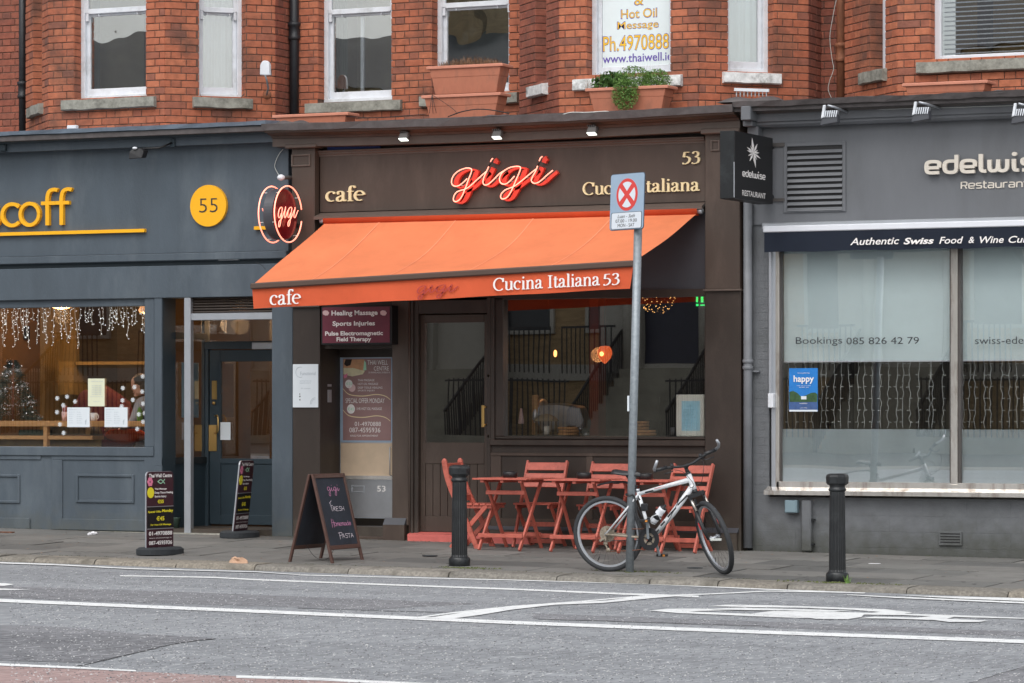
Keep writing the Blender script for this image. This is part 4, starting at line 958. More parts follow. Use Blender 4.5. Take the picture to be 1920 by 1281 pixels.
# interior of the cafe
room(S1, WL, X(548), 0.0, ztop+.12, 3.6, 'cafe_wall', y0=.30, ceil='cafe_wall')
b = MB(); b.box((X(56,-2.2), 2.2, 0), (X(84,-2.2), 2.5, ztop)); b.box((X(84,-2.4), 2.42, .2), (X(140,-2.4), 2.5, ztop)); b.build('ochre_panel', 'ochre_wall', S1)
b = MB(); b.box((X(110,-2), 2.0, zz(740,125,-2)), (X(138,-2), 2.3, zz(678,125,-2))); b.box((X(140,-2), 2.02, zz(684,200,-2)), (X(300,-2), 2.3, zz(678,200,-2))); b.build('cupboard', 'ochre_wall', S1)
MB().box((X(-40,-2), 1.9, 0), (X(52,-2), 2.0, zz(612,20,-2))).build('dark_panel', 'room_dark', S1)
# pendant lamps
for (u, v, dd_, lab) in ((115, 573, -1.4, 'round orange-lit pendant shade at the top of the left shop window'), (450, 590, -1.6, 'glowing half-round pendant lamp behind the blue door transom'), (281, 582, -1.2, 'warm pendant lamp added near the seated person, at the right edge of the left shop window')):  # last lamp is added to brighten the seated person
    c = P(u, v, dd_); t_ = thing('pendant_lamp', lab, 'lamp', c)
    MB().lathe([(.01, .12), (.05, .11), (.10, .06), (.13, 0), (.12, -.02), (.06, -.04), (.005, -.045)], c, 20).build('lamp_shade', 'warm_shade', t_)
    MB().cyl(c+Vector((0, 0, .12)), c+Vector((0, 0, .4)), .006, 6).build('cord', 'black_plastic', t_)
    ld = bpy.data.lights.new('bulb', 'POINT'); ld.energy = 20; ld.color = (1, .62, .32); ld.shadow_soft_size = .1
    lo = bpy.data.objects.new('bulb', ld); scene.collection.objects.link(lo); lo.parent = t_; lo.location = (0, 0, -.12)
# window counter
b = MB(); za = zz(800,120,-.35); zc = zz(789.5,120,-.35)
t_ = thing('counter', 'pale wooden window counter with a post, below the snowflake stickers', 'counter', (X(100), .4, 0))
MB().box((WL, .33, za), (X(290,-.3), .62, zc)).build('counter_top', 'light_wood', t_, bevel=.004)
MB().box((X(82,-.35), .34, 0), (X(89,-.35), .40, za)).build('post', 'light_wood', t_)
MB().box((WL, .36, zz(824,60,-.35)), (X(172,-.35), .60, zz(817,60,-.35))).build('shelf', 'light_wood', t_)
MB().box((WL, .5, 0.2), (X(175,-.35), .52, zz(824,60,-.35))).build('backboard', 'ochre_wall', t_)
# yellow lettering
raised(S1, 's', GEO, -32, 7, 424.5, 379.5, .0, 'yellow', depth=.045, thick=.15, mono=True, uref=70)
raised(S1, 'c', GEO, 4.5, 39.5, 424.5, 379.5, .0, 'yellow', depth=.045, thick=.15, mono=True, uref=70)
raised(S1, 'o', GEO, 38.5, 80.5, 424.5, 379.5, .0, 'yellow', depth=.045, thick=.15, mono=True, uref=70)
raised(S1, 'f', GEO, 79, 106, 424.5, 379.5, .0, 'yellow', depth=.045, thick=.15, mono=True, uref=70)
raised(S1, 'f', GEO, 105.5, 132.5, 424.5, 379.5, .0, 'yellow', depth=.045, thick=.15, mono=True, uref=70)
MB().box((X(-70), -.045, Z(130, 439.5)), (X(274.5), 0, Z(130, 433.2))).build('underline_bar', 'yellow', S1)
MB().box((X(480), -.045, Z(490, 431)), (X(505), 0, Z(490, 424.8))).build('underline_bar', 'yellow', S1)
c = P(391, 386, .03); rr = (X(425)-X(357.5))/2
DISC = MB().lathe([(rr, 0), (rr, -.04)], (c.x, 0, c.z), 48, 'y', smooth=False).build('number_disc', 'yellow', S1)
ftext(DISC, 'dark_print', 'number', [('55', 373.5, 372, 408, 398.5, -.012)], .0425)
# ------------------------------------------------------------------ middle shop: brown
S2 = thing('shopfront', 'dark brown shopfront with cream lettering, red neon script and orange awning', 'shop', (X(960), 0, 0))
xl, xr = X(524), X(1398)
zc = lambda v, u=730, d=0.0: Z(u, v, d)
SAG = .03
cornice(S2, xl-.02, xr, [(-.36, zc(222,730,.36)), (.4, zc(222,730,.36)+.07), (.4, zc(236,730,.36)), (-.35, zc(235,730,.35))], 'lead_flashing', 'lead', SAG, 26, .006)
cornice(S2, xl, xr, [(-.33, zc(235,730,.33)), (.3, zc(235,730,.33)), (.3, zc(251,730,.2)), (-.17, zc(251,730,.17)), (-.18, zc(247,730,.18)), (-.24, zc(244.5,730,.24)), (-.27, zc(241,730,.27)), (-.32, zc(239.5,730,.32))], 'cornice', 'brown_paint', SAG, 14)
cornice(S2, xl, xr, [(-.15, zc(251.5,730,.15)), (.3, zc(251.5,730,.15)), (.3, zc(267,730,.15)), (-.15, zc(267,730,.15))], 'cornice_board', 'brown_light', SAG, 14)
MB().box((X(592), .06, zc(300)), (X(1325), .3, zc(262))).build('soffit_board', 'brown_shaded', S2)
mat('blue_plastic', C(60,80,150,.8), .5); MB().box((X(614,-.02), .02, Z(660, 279.5)), (X(712,-.02), .05, Z(660, 273))).build('box', 'blue_plastic', S2)
zf0, zf1 = Z(960, 388), Z(960, 270)
MB().box((X(598), .0, zf0), (X(1322), .06, zf1)).build('fascia', 'brown_paint', S2)
b = MB(); b.xprof([(-.035, zf1), (-.035, zf1-.012), (-.02, zf1-.02), (-.02, zf1-.035), (-.008, zf1-.045), (-.008, zf1-.06), (0, zf1-.062), (.05, zf1)], X(598), X(1322)); b.build('fascia_moulding', 'brown_light', S2)
# awning hood board
hz = zf0
b = MB(); b.prism([(X(600), .02, hz-.004), (X(1322), .02, hz-.004), (X(1316,.14), -.14, hz-.055), (X(588,.14), -.14, hz-.055)], (0, .0, -.03)); b.build('awning_hood', 'brown_light', S2)
MB().box((X(598), .03, hz-.10), (X(1322), .10, hz)).build('backboard', 'brown_shaded', S2)
# pilasters
for (u0, u1, nm) in ((547, 590, 'l'), (1322, 1387, 'r')):
    d0 = .10
    x0, x1 = X(u0, .1), X(u1, .1)
    um = (u0+u1)/2; ztp = Z(um, 278 if nm == 'l' else 249, .1)
    zl0 = Z(um, 573 if nm == 'l' else 542, .1)
    MB().box((x0, -.10, zl0), (x1, .25, ztp)).build('pilaster', 'brown_paint', S2, bevel=.004)
    cap = (533, 592, 270, 277) if nm == 'l' else (1313, 1386, 240, 250)
    MB().box((X(cap[0], .17), -.17, Z(um, cap[3], .17)), (X(cap[1], .17), .1, Z(um, cap[2], .17))).build('capital', 'brown_light', S2, bevel=.008)
    pr = (545.5, 581, 289, 312) if nm == 'l' else (1331.5, 1349, 262, 283)
    frame_rect(MB(), X(pr[0], .115), X(pr[1], .115), Z(um, pr[3], .115), Z(um, pr[2], .115), -.115, .018, .016).build('panel_moulding', 'brown_light', S2, bevel=.004)
    x0b, x1b = (X(549, .08), X(600, .08)) if nm == 'l' else (X(1322, .08), X(1389, .08))
    MB().box((x0b, -.08, BASE), (x1b, .25, zl0)).build('pilaster_shaft', 'brown_shaded', S2, bevel=.004)
    MB().box((x0b-.01, -.115, zl0-.02), (x1b+.01, .0, zl0+.0)).build('pilaster_band', 'brown_light', S2, bevel=.004)
MB().box((X(590,.0), .0, Z(595, 573)), (X(600), .25, Z(595, 280))).build('pilaster_return', 'brown_shaded', S2)
# glass transom behind awning as matte slate, its reflection put into the colour; lintel
MB().box((X(600), .05, Z(960, 552)), (X(1322), .22, hz-.10)).build('painted_transom', 'slate_panel', S2)
MB().box((X(600), -.0, Z(1000, 561)), (X(1322), .05, Z(1000, 547))).build('lintel', 'brown_shaded', S2)
# flat door (massage centre) recess
YQ = .42
q = lambda v, u=685: Z(u, v, -YQ)
MB().box((X(600), .0, BASE), (X(602), YQ+.05, q(560))).build('reveal', 'brown_shaded', S2)
MB().box((X(603), .012, q(655)), (X(734.5), YQ+.03, q(560))).build('door_head', 'brown_shaded', S2)
b = MB(); b.box((X(628,-YQ), YQ-.02, q(985)), (X(637,-YQ), YQ+.06, q(650))); b.box((X(637,-YQ), YQ-.01, q(670)), (X(745,-YQ), YQ+.06, q(650))); b.build('door_frame', 'brown_shaded', S2)
D2 = fbox(MB(), 637, 670, 760, 972, -YQ, .05).build('door', 'alu', S2)
for (u0, v0, u1, v1, m_, nm, e) in ((638, 671, 775, 829, 'sign_grey', 'poster_backing', .004), (639, 831, 775, 892, 'tan_board', 'tan_panel', .003), (637, 892, 775, 899, 'chrome', 'chrome_rail', .02), (638, 899, 775, 970, 'steel', 'steel_panel', .004), (643, 672.5, 733, 826, 'maroon_poster', 'poster', .007)):
    x1_ = X(u1, -YQ+e); MB().box((X(u0, -YQ+e), YQ-e, q(v1)), (x1_ if u1 < 740 else X(755, -YQ), YQ-.0005, q(v0))).build(nm, m_, D2)
frame_rect(MB(), X(658,-YQ+.01), X(683,-YQ+.01), q(924), q(911), YQ-.012, .012, .012).build('letter_box', 'alu', D2, bevel=.002)
ftext(D2, 'white_letter', 'number', [('53', 707, 911, 723, 922, .01)], -YQ+.008)
MB().tube([P(734, 838, -YQ+.03), P(731, 839, -YQ+.06), P(731, 890, -YQ+.06), P(734, 892, -YQ+.03)], .006, 8).build('handle', 'alu', D2)
pd = -YQ+.0085
mat('skin_photo', C(214,160,120,.9), .5, var=.2, vscale=12); mat('towel_photo', C(226,216,180,.9), .5, var=.15, vscale=12)
def blob(par, pts, d, m, nm='print'):
    return MB().prism([P(u, v, d) for u, v in pts], (0, .0006, 0)).build(nm, m, par)
blob(D2, [(644, 674), (683, 674), (685, 694), (676, 700), (660, 698), (644, 692)], pd, 'skin_photo'); blob(D2, [(644, 690), (662, 690), (684, 696), (680, 702), (660, 706), (644, 702)], pd+.001, 'towel_photo')
blob(D2, [(648, 674), (660, 674), (657, 685), (650, 687), (645, 683)], pd+.001, 'hair'); blob(D2, [(683, 676), (686, 680), (687, 694), (681, 695)], pd+.001, 'mint'); blob(D2, [(644, 704), (652, 700), (650, 708), (645, 710)], pd+.0015, 'pink')
def wave(v0):
    pts = cr([(643, v0), (655, v0+11), (680, v0+14), (705, v0+11), (722, v0+14), (732, v0+21)], 5); o_ = MB(); st_ = [P(u, v, pd) for u, v in pts]+[P(u, v+1.6, pd) for u, v in reversed(pts)]
    n = len(pts); o_.add(st_, [(i, i+1, 2*n-2-i, 2*n-1-i) for i in range(n-1)]); o_.build('print', 'cream', D2)
wave(728); wave(768)
for (cu, cv, ru, rv, m_) in ((654, 720, 7, 8, 'white_letter'), (660, 727.5, 6.5, 7.5, 'pale_pink'), (658, 767, 7.5, 9, 'white_letter')): blob(D2, [(cu+ru*math.cos(a*.3927), cv+rv*math.sin(a*.3927)) for a in range(16)], pd+(.002 if rv > 8 else .001), m_)
ftext(D2, 'white_letter', 'print', [('THAI WELL', 689, 675.5, 727, 684), ('CENTRE', 701, 687, 729, 695), ('53 RANELAGH, DUBLIN 6', 691, 697, 731, 700.5), ('THAI MASSAGE', 671, 711, 702, 715), ('HOT OIL MASSAGE', 671, 718, 709, 722), ('DEEP TISSUE HEALING', 671, 725, 717, 729), ('SPORTS INJURY', 671, 731, 703, 735),
   ('SPECIAL OFFER MONDAY', 648, 747, 721, 756), ('1HR HOT OIL MASSAGE', 669, 764, 716, 769), ('01-4970888', 665, 791, 714, 799), ('087-4595936', 655, 802, 713, 811), ('RING FOR APPOINTMENT', 657, 815.5, 709, 819)], pd+.001)
ftext(D2, 'mint', 'print', [('€55', 649, 717, 660, 722), ('€45', 652, 764, 664, 770)], pd+.003)
# steps under the flat door
b = MB(); b.box((X(602), .1, BASE), (X(765), YQ+.2, q(986, 700))); b.build('door_step', 'brown_shaded', S2); MB().box((X(602), .0, BASE), (X(765), .12, q(1000, 700)-.02)).build('door_step', 'brown_paint', S2, bevel=.006)
# pilaster between the doors with plinth block
MB().box((X(735), .0, Z(745, 985)), (X(766), .3, Z(745, 545))).build('door_post', 'brown_paint', S2, bevel=.004)
MB().box((X(722), -.05, BASE), (X(762), .25, Z(742, 984))).build('plinth_block', 'brown_paint', S2)
b = MB(); b.prism([(X(722), -.052, Z(742, 984)), (X(722), .0, Z(742, 975)+.02), (X(722), .05, Z(742, 984))], (X(762)-X(722), 0, 0)); b.build('plinth_cap', 'slate_panel', S2)
MB().cyl((X(768), .0, .05), (X(768), .0, Z(768, 560)), .012, 8).build('conduit', 'brown_light', S2)
# cafe door
YC = .06
c_ = lambda v, u=850: Z(u, v, -YC)
b = MB(); b.box((X(771), -.02, 0.02), (X(776), .2, c_(558))); b.box((X(776), .0, .02), (X(784), .2, c_(558))); b.box((X(914), -.02, .02), (X(921), .2, c_(558))); b.box((X(784), .0, c_(588)), (X(914), .2, c_(558))); b.build('door_frame', 'brown_shaded', S2, bevel=.006)
xa, xb, xga, xgb = X(785,-YC), X(914,-YC), X(797,-YC), X(908,-YC)
b = MB(); b.box((xa, YC, c_(998)), (xga, YC+.05, c_(590))); b.box((xgb, YC, c_(998)), (xb, YC+.05, c_(590))); b.box((xga, YC, c_(605)), (xgb, YC+.05, c_(590))); b.box((xga, YC, c_(870)), (xgb, YC+.05, c_(830))); b.box((xga, YC, c_(998)), (xgb, YC+.05, c_(968)))
D3 = b.build('door', 'brown_paint', S2, bevel=.004)
MB().box((xga, YC+.02, c_(830)), (xgb, YC+.026, c_(605))).build('glass_panel', 'glass_shop', D3)
n = 8
for i in range(n):
    x0 = xga+(xgb-xga)*i/n; MB().box((x0+.003, YC+.01, c_(968)), (x0+(xgb-xga)/n-.003, YC+.03, c_(870))).build('plank', 'brown_paint', D3, bevel=.002)
MB().box((xga, YC+.03, c_(968)), (xgb, YC+.04, c_(870))).build('door_backing', 'brown_shaded', D3)
MB().box((X(906, .0), -.045, c_(801)), (X(911, .0), -.025, c_(760))).box((X(908), -.03, c_(798)), (X(912), YC, c_(795))).box((X(908), -.03, c_(765)), (X(912), YC, c_(762))).build('handle', 'brass', D3, bevel=.003)
for v in (705, 818): fbox(MB(), 914, v-2.5, 917, v+2.5, .02, .03).build('hinge', 'brass', D3)
b = MB(); b.prism([(X(764,.08), -.08, -.3), (X(1000,.08), -.08, -.3), (X(1000,.08), -.08, gz(X(880), 0)+.070), (X(764,.08), -.08, gz(X(880), 0)+.070)], (0, .1, 0)); b.build('red_step', 'coral_step', S2)
b = MB(); b.prism([(X(764,.08), -.082, gz(X(880), 0)+.072), (X(1000,.08), -.082, gz(X(880), 0)+.072), (X(1000,-.05), .05, gz(X(880), 0)+.095), (X(772,-.05), .05, gz(X(880), 0)+.095)], (0, 0, -.03)); b.build('red_step', 'coral_step', S2)
# cafe window
s_ = lambda v, u=1130: Z(u, v)
b = MB(); x0, x1 = X(921), X(1322)
b.box((x0, -.02, s_(835)), (X(928), .12, s_(555))); b.box((X(928), .0, s_(819)), (X(943), .12, s_(555))); b.box((X(928), -.0, s_(819+5)), (x1, .12, s_(819))); b.box((X(1321), .0, s_(835)), (x1+.01, .12, s_(555)))
b.box((X(921), -.05, s_(836)), (X(1326), .12, s_(825))); b.build('window_frame', 'brown_shaded', S2, bevel=.006)
MB().box((X(943), .06, s_(819)), (x1, .068, s_(545))).build('window_pane', 'glass_shop', S2)
MB().box((x0, .0, BASE), (x1, .15, s_(836))).build('stall_riser', 'brown_shaded', S2)
b = MB(); b.box((x0, -.02, s_(856)), (x1, .0, s_(850))); b.box((X(921), -.015, s_(975)), (X(940), 0, s_(856))); b.box((X(1100), -.015, s_(975)), (X(1112), 0, s_(856))); b.box((x0, -.022, s_(1000)-.1), (x1, 0, s_(975))); b.build('stall_rail', 'brown_paint', S2, bevel=.004)
b = MB(); b.prism([(X(915), -.055, s_(996)), (X(915), -.0, s_(985)), (X(915), .02, s_(996))], (X(1322)-X(915), 0, 0)); b.build('plinth_cap', 'slate_panel', S2)
MB().box((X(915), -.05, BASE), (X(1322), .0, s_(996)-.002)).build('plinth', 'brown_shaded', S2)
b = MB(); b.prism([(X(1320), -.13, Z(1350, 999, .12)), (X(1320), -.08, Z(1350, 990, .12)), (X(1320), -.0, Z(1350, 999, .12))], (X(1391)-X(1320), 0, 0)); b.build('plinth_cap', 'slate_panel', S2)
MB().box((X(1320), -.125, BASE), (X(1390), .0, Z(1350, 999, .12)-.002)).build('plinth_block', 'brown_shaded', S2)
room(S2, X(770), X(1330), 0.0, s_(555)+.25, 3.2, 'room_dark', y0=.2, floor='room_dark')
# cream lettering
raised(S2, 'cafe', SERIF, 612, 684, 377.5, 358.0, 0, 'cream', thick=.21, thin=.08)
raised(S2, 'Cucina', SERIF, 1094, 1192, 364.5, 347.5, 0, 'cream', thick=.21, thin=.08)
raised(S2, 'Italiana', SERIF, 1199, 1313, 359.5, 342.5, 0, 'cream', thick=.21, thin=.08)
raised(S2, '53', SERIF, 1279, 1315, 307, 290.5, 0, 'cream', thick=.21, thin=.08)
# neon script: solid red letters with a glass tube standing off in front
NZ = lambda x_, y_: (830+x_/8.727, 280+y_/8.727)
neon = [
 [(400,480),(340,540),(270,592),(200,606),(152,570),(148,500),(190,415),(270,350),(370,312),(440,312),(475,335),(460,400),(420,500),(390,590),(360,660),(330,740),(280,820),(220,858),(180,840),(180,780),(220,710),(290,675),(350,660),(440,610),(560,500),(650,420),(715,362)],
 [(755,282),(715,370),(672,470),(660,550),(690,586),(740,576),(800,530),(870,460),(930,400),(1000,355)],
 [(1175,440),(1100,520),(1030,570),(960,560),(930,500),(950,420),(1010,350),(1100,300),(1200,282),(1255,285),(1275,310),(1250,390),(1210,480),(1160,600),(1120,690),(1060,780),(990,815),(950,790),(960,730),(1020,670),(1100,635),(1180,600),(1300,510),(1420,410),(1522,328)],
 [(1555,270),(1520,360),(1470,450),(1450,510),(1480,552),(1530,556),(1600,520),(1700,430),(1802,345)],
 [(785,208),(800,170),(822,150)], [(1580,195),(1600,145),(1632,118)]]
NT = thing('neon_sign', 'red neon script sign with lit tube over red letters on the brown fascia', 'neon sign', P(935, 340, 0))
TUBE = .13
for i, st in enumerate(neon):
    pts = [P(*NZ(*p), TUBE) for p in cr(st, 5)]
    MB().tube(pts, .0062, 8).build('neon_tube', 'neon_core', NT)
    if len(st) > 4:
        # solid letter behind: same x/z, nearer the wall, heavy downstrokes
        p2 = [P(*NZ(*p), TUBE) for p in cr(st, 4)]; p2 = [(p.x+.012, p.z-.010) for p in p2]
        b = MB(); stroke_solid(b, p2, lambda dx, dy: .018+.038*abs(dy)**1.5*(1 if dx*dy > 0 or abs(dy) > .8 else .25), lambda a, c2, h: Vector((a, -.004-h, c2)), .045); b.build('letter', 'neon_letter', NT)
    else:
        p2 = [(p.x+.012, p.z-.01) for p in pts]; b = MB(); stroke_solid(b, p2, lambda dx, dy: .05, lambda a, c2, h: Vector((a, -.004-h, c2)), .045); b.build('letter', 'neon_letter', NT)
for a, c2 in (((822,150), (755,282)), ((1632,118), (1555,270))):
    p_, q_ = P(*NZ(a[0]-15, a[1]+50), TUBE), P(*NZ(*c2), TUBE); MB().tube([p_, q_], .008, 6).build('blacked_tube', 'black_plastic', NT)
for x_, y_ in ((300, 590), (600, 465), (850, 480), (1100, 520), (1360, 460), (1650, 480)):
    p_ = P(*NZ(x_, y_), TUBE); MB().cyl(p_, (p_.x, -.03, p_.z), .003, 6).build('tube_support', 'wire_white', NT)
# ------------------------------------------------------------------ right shop: grey
S3 = thing('shopfront', 'grey rendered shopfront with chrome-framed windows and metal letters, at the right', 'shop', (X(1700), 0, 0))
x0, x1 = X(1410), X(2120); e_ = lambda v, u=1640, d=0.0: Z(u, v, d)
cornice(S3, X(1398), x1, [(-.36, e_(180,1640,.36)), (.4, e_(180,1640,.36)+.06), (.4, e_(192,1640,.36)), (-.34, e_(191,1640,.34))], 'lead_flashing', 'lead', 0, 30, .007)
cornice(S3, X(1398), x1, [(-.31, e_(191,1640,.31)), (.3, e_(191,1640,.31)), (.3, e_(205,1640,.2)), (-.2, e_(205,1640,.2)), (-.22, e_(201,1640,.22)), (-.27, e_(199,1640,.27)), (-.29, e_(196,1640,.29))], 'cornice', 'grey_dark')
cornice(S3, X(1410), x1, [(-.17, e_(205.5,1640,.17)), (.3, e_(205,1640,.2)), (.3, e_(232)), (-.10, e_(231,1640,.1)), (-.13, e_(226,1640,.13)), (-.13, e_(222,1640,.13)), (-.16, e_(220,1640,.16))], 'cornice_board', 'grey_paint')
MB().box((X(1393,.3), -.36, Z(1402, 226, .3)), (X(1411,.3), -.0, Z(1402, 200, .3))).build('corbel', 'grey_paint', S3, bevel=.006)
b = MB(); b.box((X(1396,.2), -.25, Z(1402, 236, .3)), (X(1414,.2), 0, Z(1402, 226, .3))); b.box((X(1404,.1), -.14, Z(1412, 256, .2)), (X(1424,.1), 0, Z(1412, 236, .2))); b.build('corbel', 'grey_paint', S3, bevel=.006)
MB().box((x0, .0, e_(416)), (x1, .3, e_(231))).build('fascia', 'grey_paint', S3)
MB().box((X(1422), .04, e_(422)), (x1, .1, e_(412))).build('shadow_gap', 'black_paint', S3)
# louvred vent
VT = thing('louvre_vent', 'square dark louvred vent in the grey fascia', 'vent', P(1530, 336, 0)); frame_rect(MB(), X(1470), X(1586.5), Z(1528, 398), Z(1528, 267), -.016, .035, .016).build('frame', 'grey_paint', VT, bevel=.003)
MB().box((X(1474), -.003, Z(1528, 395)), (X(1584), .0, Z(1528, 272))).build('backing', 'black_plastic', VT)
for i in range(11):
    zt_ = Z(1528, 277+i*10.8); b = MB(); b.prism([(X(1477), -.002, zt_-.02), (X(1477), -.020, zt_-.048), (X(1477), -.024, zt_-.054), (X(1477), -.002, zt_-.03)], (X(1580)-X(1477), 0, 0)); b.build('louvre', 'grey_paint', VT)
# metal letters
for ch, u0, u1 in (('e', 1735, 1767), ('d', 1769, 1800), ('e', 1801, 1834), ('l', 1835.5, 1852), ('w', 1852.5, 1896), ('i', 1897.5, 1914), ('s', 1914, 1944), ('e', 1944, 1975)):
    k_ = TECH[ch][0]; raised(S3, ch, TECH, u0, u1, 325.0, 299.5, .03, 'letter_silver', depth=.035, thick=.24, mono=True, uref=1810)
raised(S3, 'Restaurant', TECH, 1801, 1928, 353.3, 341.8, .0, 'letter_silver', depth=.01, thick=.17, mono=True, uref=1860)
# retracted awning: cassette, white front bar, black valance
AW = thing('awning', 'retracted awning with white bar and black lettered valance over the grey shop windows', 'awning', (X(1700), -.2, e_(430)))
MB().box((X(1428,.12), -.12, e_(425,1640,.12)), (x1, .0, e_(413,1640,.12))).build('cassette', 'alu', AW, bevel=.01)
MB().box((X(1430,.2), -.20, e_(431,1640,.2)), (x1, -.1, e_(419,1640,.2))).build('front_bar', 'white_pvc', AW, bevel=.008)
n = 60; vs = []; zt_, zb2 = e_(430.5,1640,.19), e_(469,1640,.19)
for i in range(n+1):
    x_ = X(1433,.19)+(x1-X(1433,.19))*i/n; yy = -.19+.006*math.sin(i*.8); vs += [(x_, -.19, zt_), (x_, yy, (zt_+zb2)/2), (x_, yy+.004*math.sin(i*1.3), zb2+.004*math.sin(i*.5))]
b = MB(); b.add(vs, [(3*i+k, 3*i+3+k, 3*i+4+k, 3*i+1+k) for i in range(n) for k in (0, 1)], True); VL = b.build('valance', 'black_cloth', AW)
ftext(VL, 'white_letter', 'lettering', [('Authentic', 1594, 445.5, 1686, 459, .012), ('Swiss', 1694, 445.5, 1751, 458, .03), ('Food', 1761, 444, 1806, 457, .012), ('&', 1816, 444, 1827, 456, .012), ('Wine', 1837, 443, 1882, 456, .012), ('Cuisine', 1891, 442, 1960, 455, .012)], .203, shear=.25)
# window wall
wtop, wbot = e_(425), e_(905)
yW = .06
MB().box((X(1410), .02, e_(934)), (X(1441), .3, e_(410))).build('pier', 'grey_wall', S3)
MB().box((X(1410), .02, BASE), (x1, .3, e_(934))).build('stall_wall', 'grey_wall', S3)
# painted brick relief on the stall wall and pier
cm = MB(); zz0 = e_(938)
for r in range(9):
    zt_ = zz0-.0-r*.155; x_ = X(1412)+.1*(r % 2)
    while x_ < x1:
        x2_ = min(x_+.44, x1)
        if zt_-.15 > BASE-.2 and x2_-x_ > .05:
            cm = MB(); cm.box((x_+.0015, .0182, zt_-.153), (x2_-.0015, .03, zt_)); 
            if uv_of(Vector((x_, 0, zt_)))[0] < 1930: cm.build('block', 'grey_wall', S3, bevel=.0015)
        x_ += .44
b = MB()
for r in range(46):
    zt_ = e_(420)-r*.0775
    if zt_ < e_(934): break
    cut = X(1412)+(.12 if r % 2 else .22)
    for a_, b2 in ((X(1410.5), min(cut, X(1440))-.003), (cut+.003, X(1440.5))):
        if b2-a_ > .02: b.box((a_, .0178, zt_-.073), (b2, .03, zt_))
b.build('painted_bricks', 'grey_wall', S3, kind='stuff')
# chrome frame
b = MB(); b.box((X(1455,-.02), .0, e_(918)), (X(1462,-.02), .1, wtop)); b.box((X(1783), -.01, e_(908)), (X(1795.5), .08, wtop)); b.box((X(1455.5), .0, e_(916)), (x1, .12, e_(904.5))); b.build('chrome_frame', 'chrome', S3, bevel=.003)
b = MB(); b.box((X(1462,-.02), .02, e_(905)), (X(1464.5,-.02), .1, wtop)); b.box((X(1796), .01, e_(905)), (X(1800), .09, wtop)); b.box((X(1780), .01, e_(905)), (X(1783), .09, wtop)); b.build('window_gasket', 'grey_dark', S3)
b = MB(); b.xprof([(-.10, e_(930,1640,.1)), (-.10, e_(922,1640,.1)), (.02, e_(914)), (.1, e_(914)), (.1, e_(932))], X(1432,.1), x1); b.build('window_sill', 'chrome', S3)
MB().box((X(1441,.03), -.03, e_(765,1445,.03)), (X(1446,.03), .02, e_(472,1445,.03))).box((X(1446,.0), .0, e_(918,1445)), (X(1455), .05, e_(472,1445))).build('awning_guide', 'alu', S3, bevel=.004)
MB().box((X(1440,.05), -.06, e_(765,1445)), (X(1450,.05), .0, e_(738,1445))).build('guide_bracket', 'white_paint', S3, bevel=.006)
PN = MB().box((X(1463,-.04), .05, e_(905)), (X(1783), .056, wtop)).build('window_pane', 'glass_grey', S3); MB().box((X(1798), .05, e_(905)), (x1, .056, wtop)).build('window_pane', 'glass_grey', S3)
for (u0, u1) in ((1464, 1781), (1801, 2110)):
    MB().box((X(u0,-.06), .062, e_(904.5)), (X(u1,-.06), .064, e_(805))).build('frosted_film', 'frost', S3)
    t_ = thing('roller_blind', 'pale roller blind drawn halfway in the %s window of the grey shop' % ('left-hand' if u0 < 1500 else 'cut-off right-hand'), 'blind', (X(u0,-.12), .12, wtop))
    MB().box((X(u0,-.10), .100, e_(676)), (X(min(u1, 2100),-.10), .104, wtop)).build('fabric', 'blind', t_)
    MB().box((X(u0,-.10), .092, e_(678.5)), (X(min(u1, 2100),-.10), .106, e_(676))).build('bottom_bar', 'white_pvc', t_)
ftext(S3, 'dark_print', 'window_lettering', [('Bookings', 1492, 632, 1579, 649, .0), ('085 826 42 79', 1587, 632.5, 1723, 645.5, .0)], -.048)
ftext(S3, 'dark_print', 'window_lettering', [('swiss-edelwise.ie', 1828, 631, 1990, 645, .0)], -.048)
room(S3, X(1456,-.1), x1, 0.0, wtop+.1, 3.0, 'room_grey', y0=.3)
b = MB(); b.box((X(1590,-1.2), 1.2, 0), (X(1598,-1.2), 1.25, 3)); b.box((X(1500,-1.5), 1.5, 0.4), (X(1560,-1.5), 1.6, e_(795))); b.build('interior_post', 'room_dark', S3)
# wall things
VB = thing('air_brick', 'small slotted air brick low in the grey wall', 'vent', P(1782, 1010, 0)); fbox(MB(), 1760, 996, 1803, 1023, .006, .03).build('plate', 'grey_wall', VB, bevel=.003)
for i in range(4): fbox(MB(), 1763, 1000+i*5.3, 1800, 1002.2+i*5.3, .008, .004).build('slot', 'black_plastic', VB)
t_ = thing('junction_box', 'small grey-blue electrical box under the chrome sill', 'electrical box', P(1483, 950, 0)); fbox(MB(), 1471, 938, 1494, 962, .07, .07).build('box', 'notice_blue', t_, bevel=.006); fbox(MB(), 1473, 940, 1492, 960, .074, .004).build('lid', 'notice_blue', t_)
t_ = thing('pipe_box', 'grey boxed pipe with brackets at the foot of the grey wall', 'pipe', P(1512, 990, 0)); fbox(MB(), 1502, 938, 1520, 1034, .06, .06).build('casing', 'grey_wall', t_, bevel=.01); fbox(MB(), 1520, 973, 1526, 977, .05, .05).build('bracket', 'black_paint', t_); fbox(MB(), 1519, 1019, 1525, 1023, .05, .05).build('bracket', 'black_paint', t_)
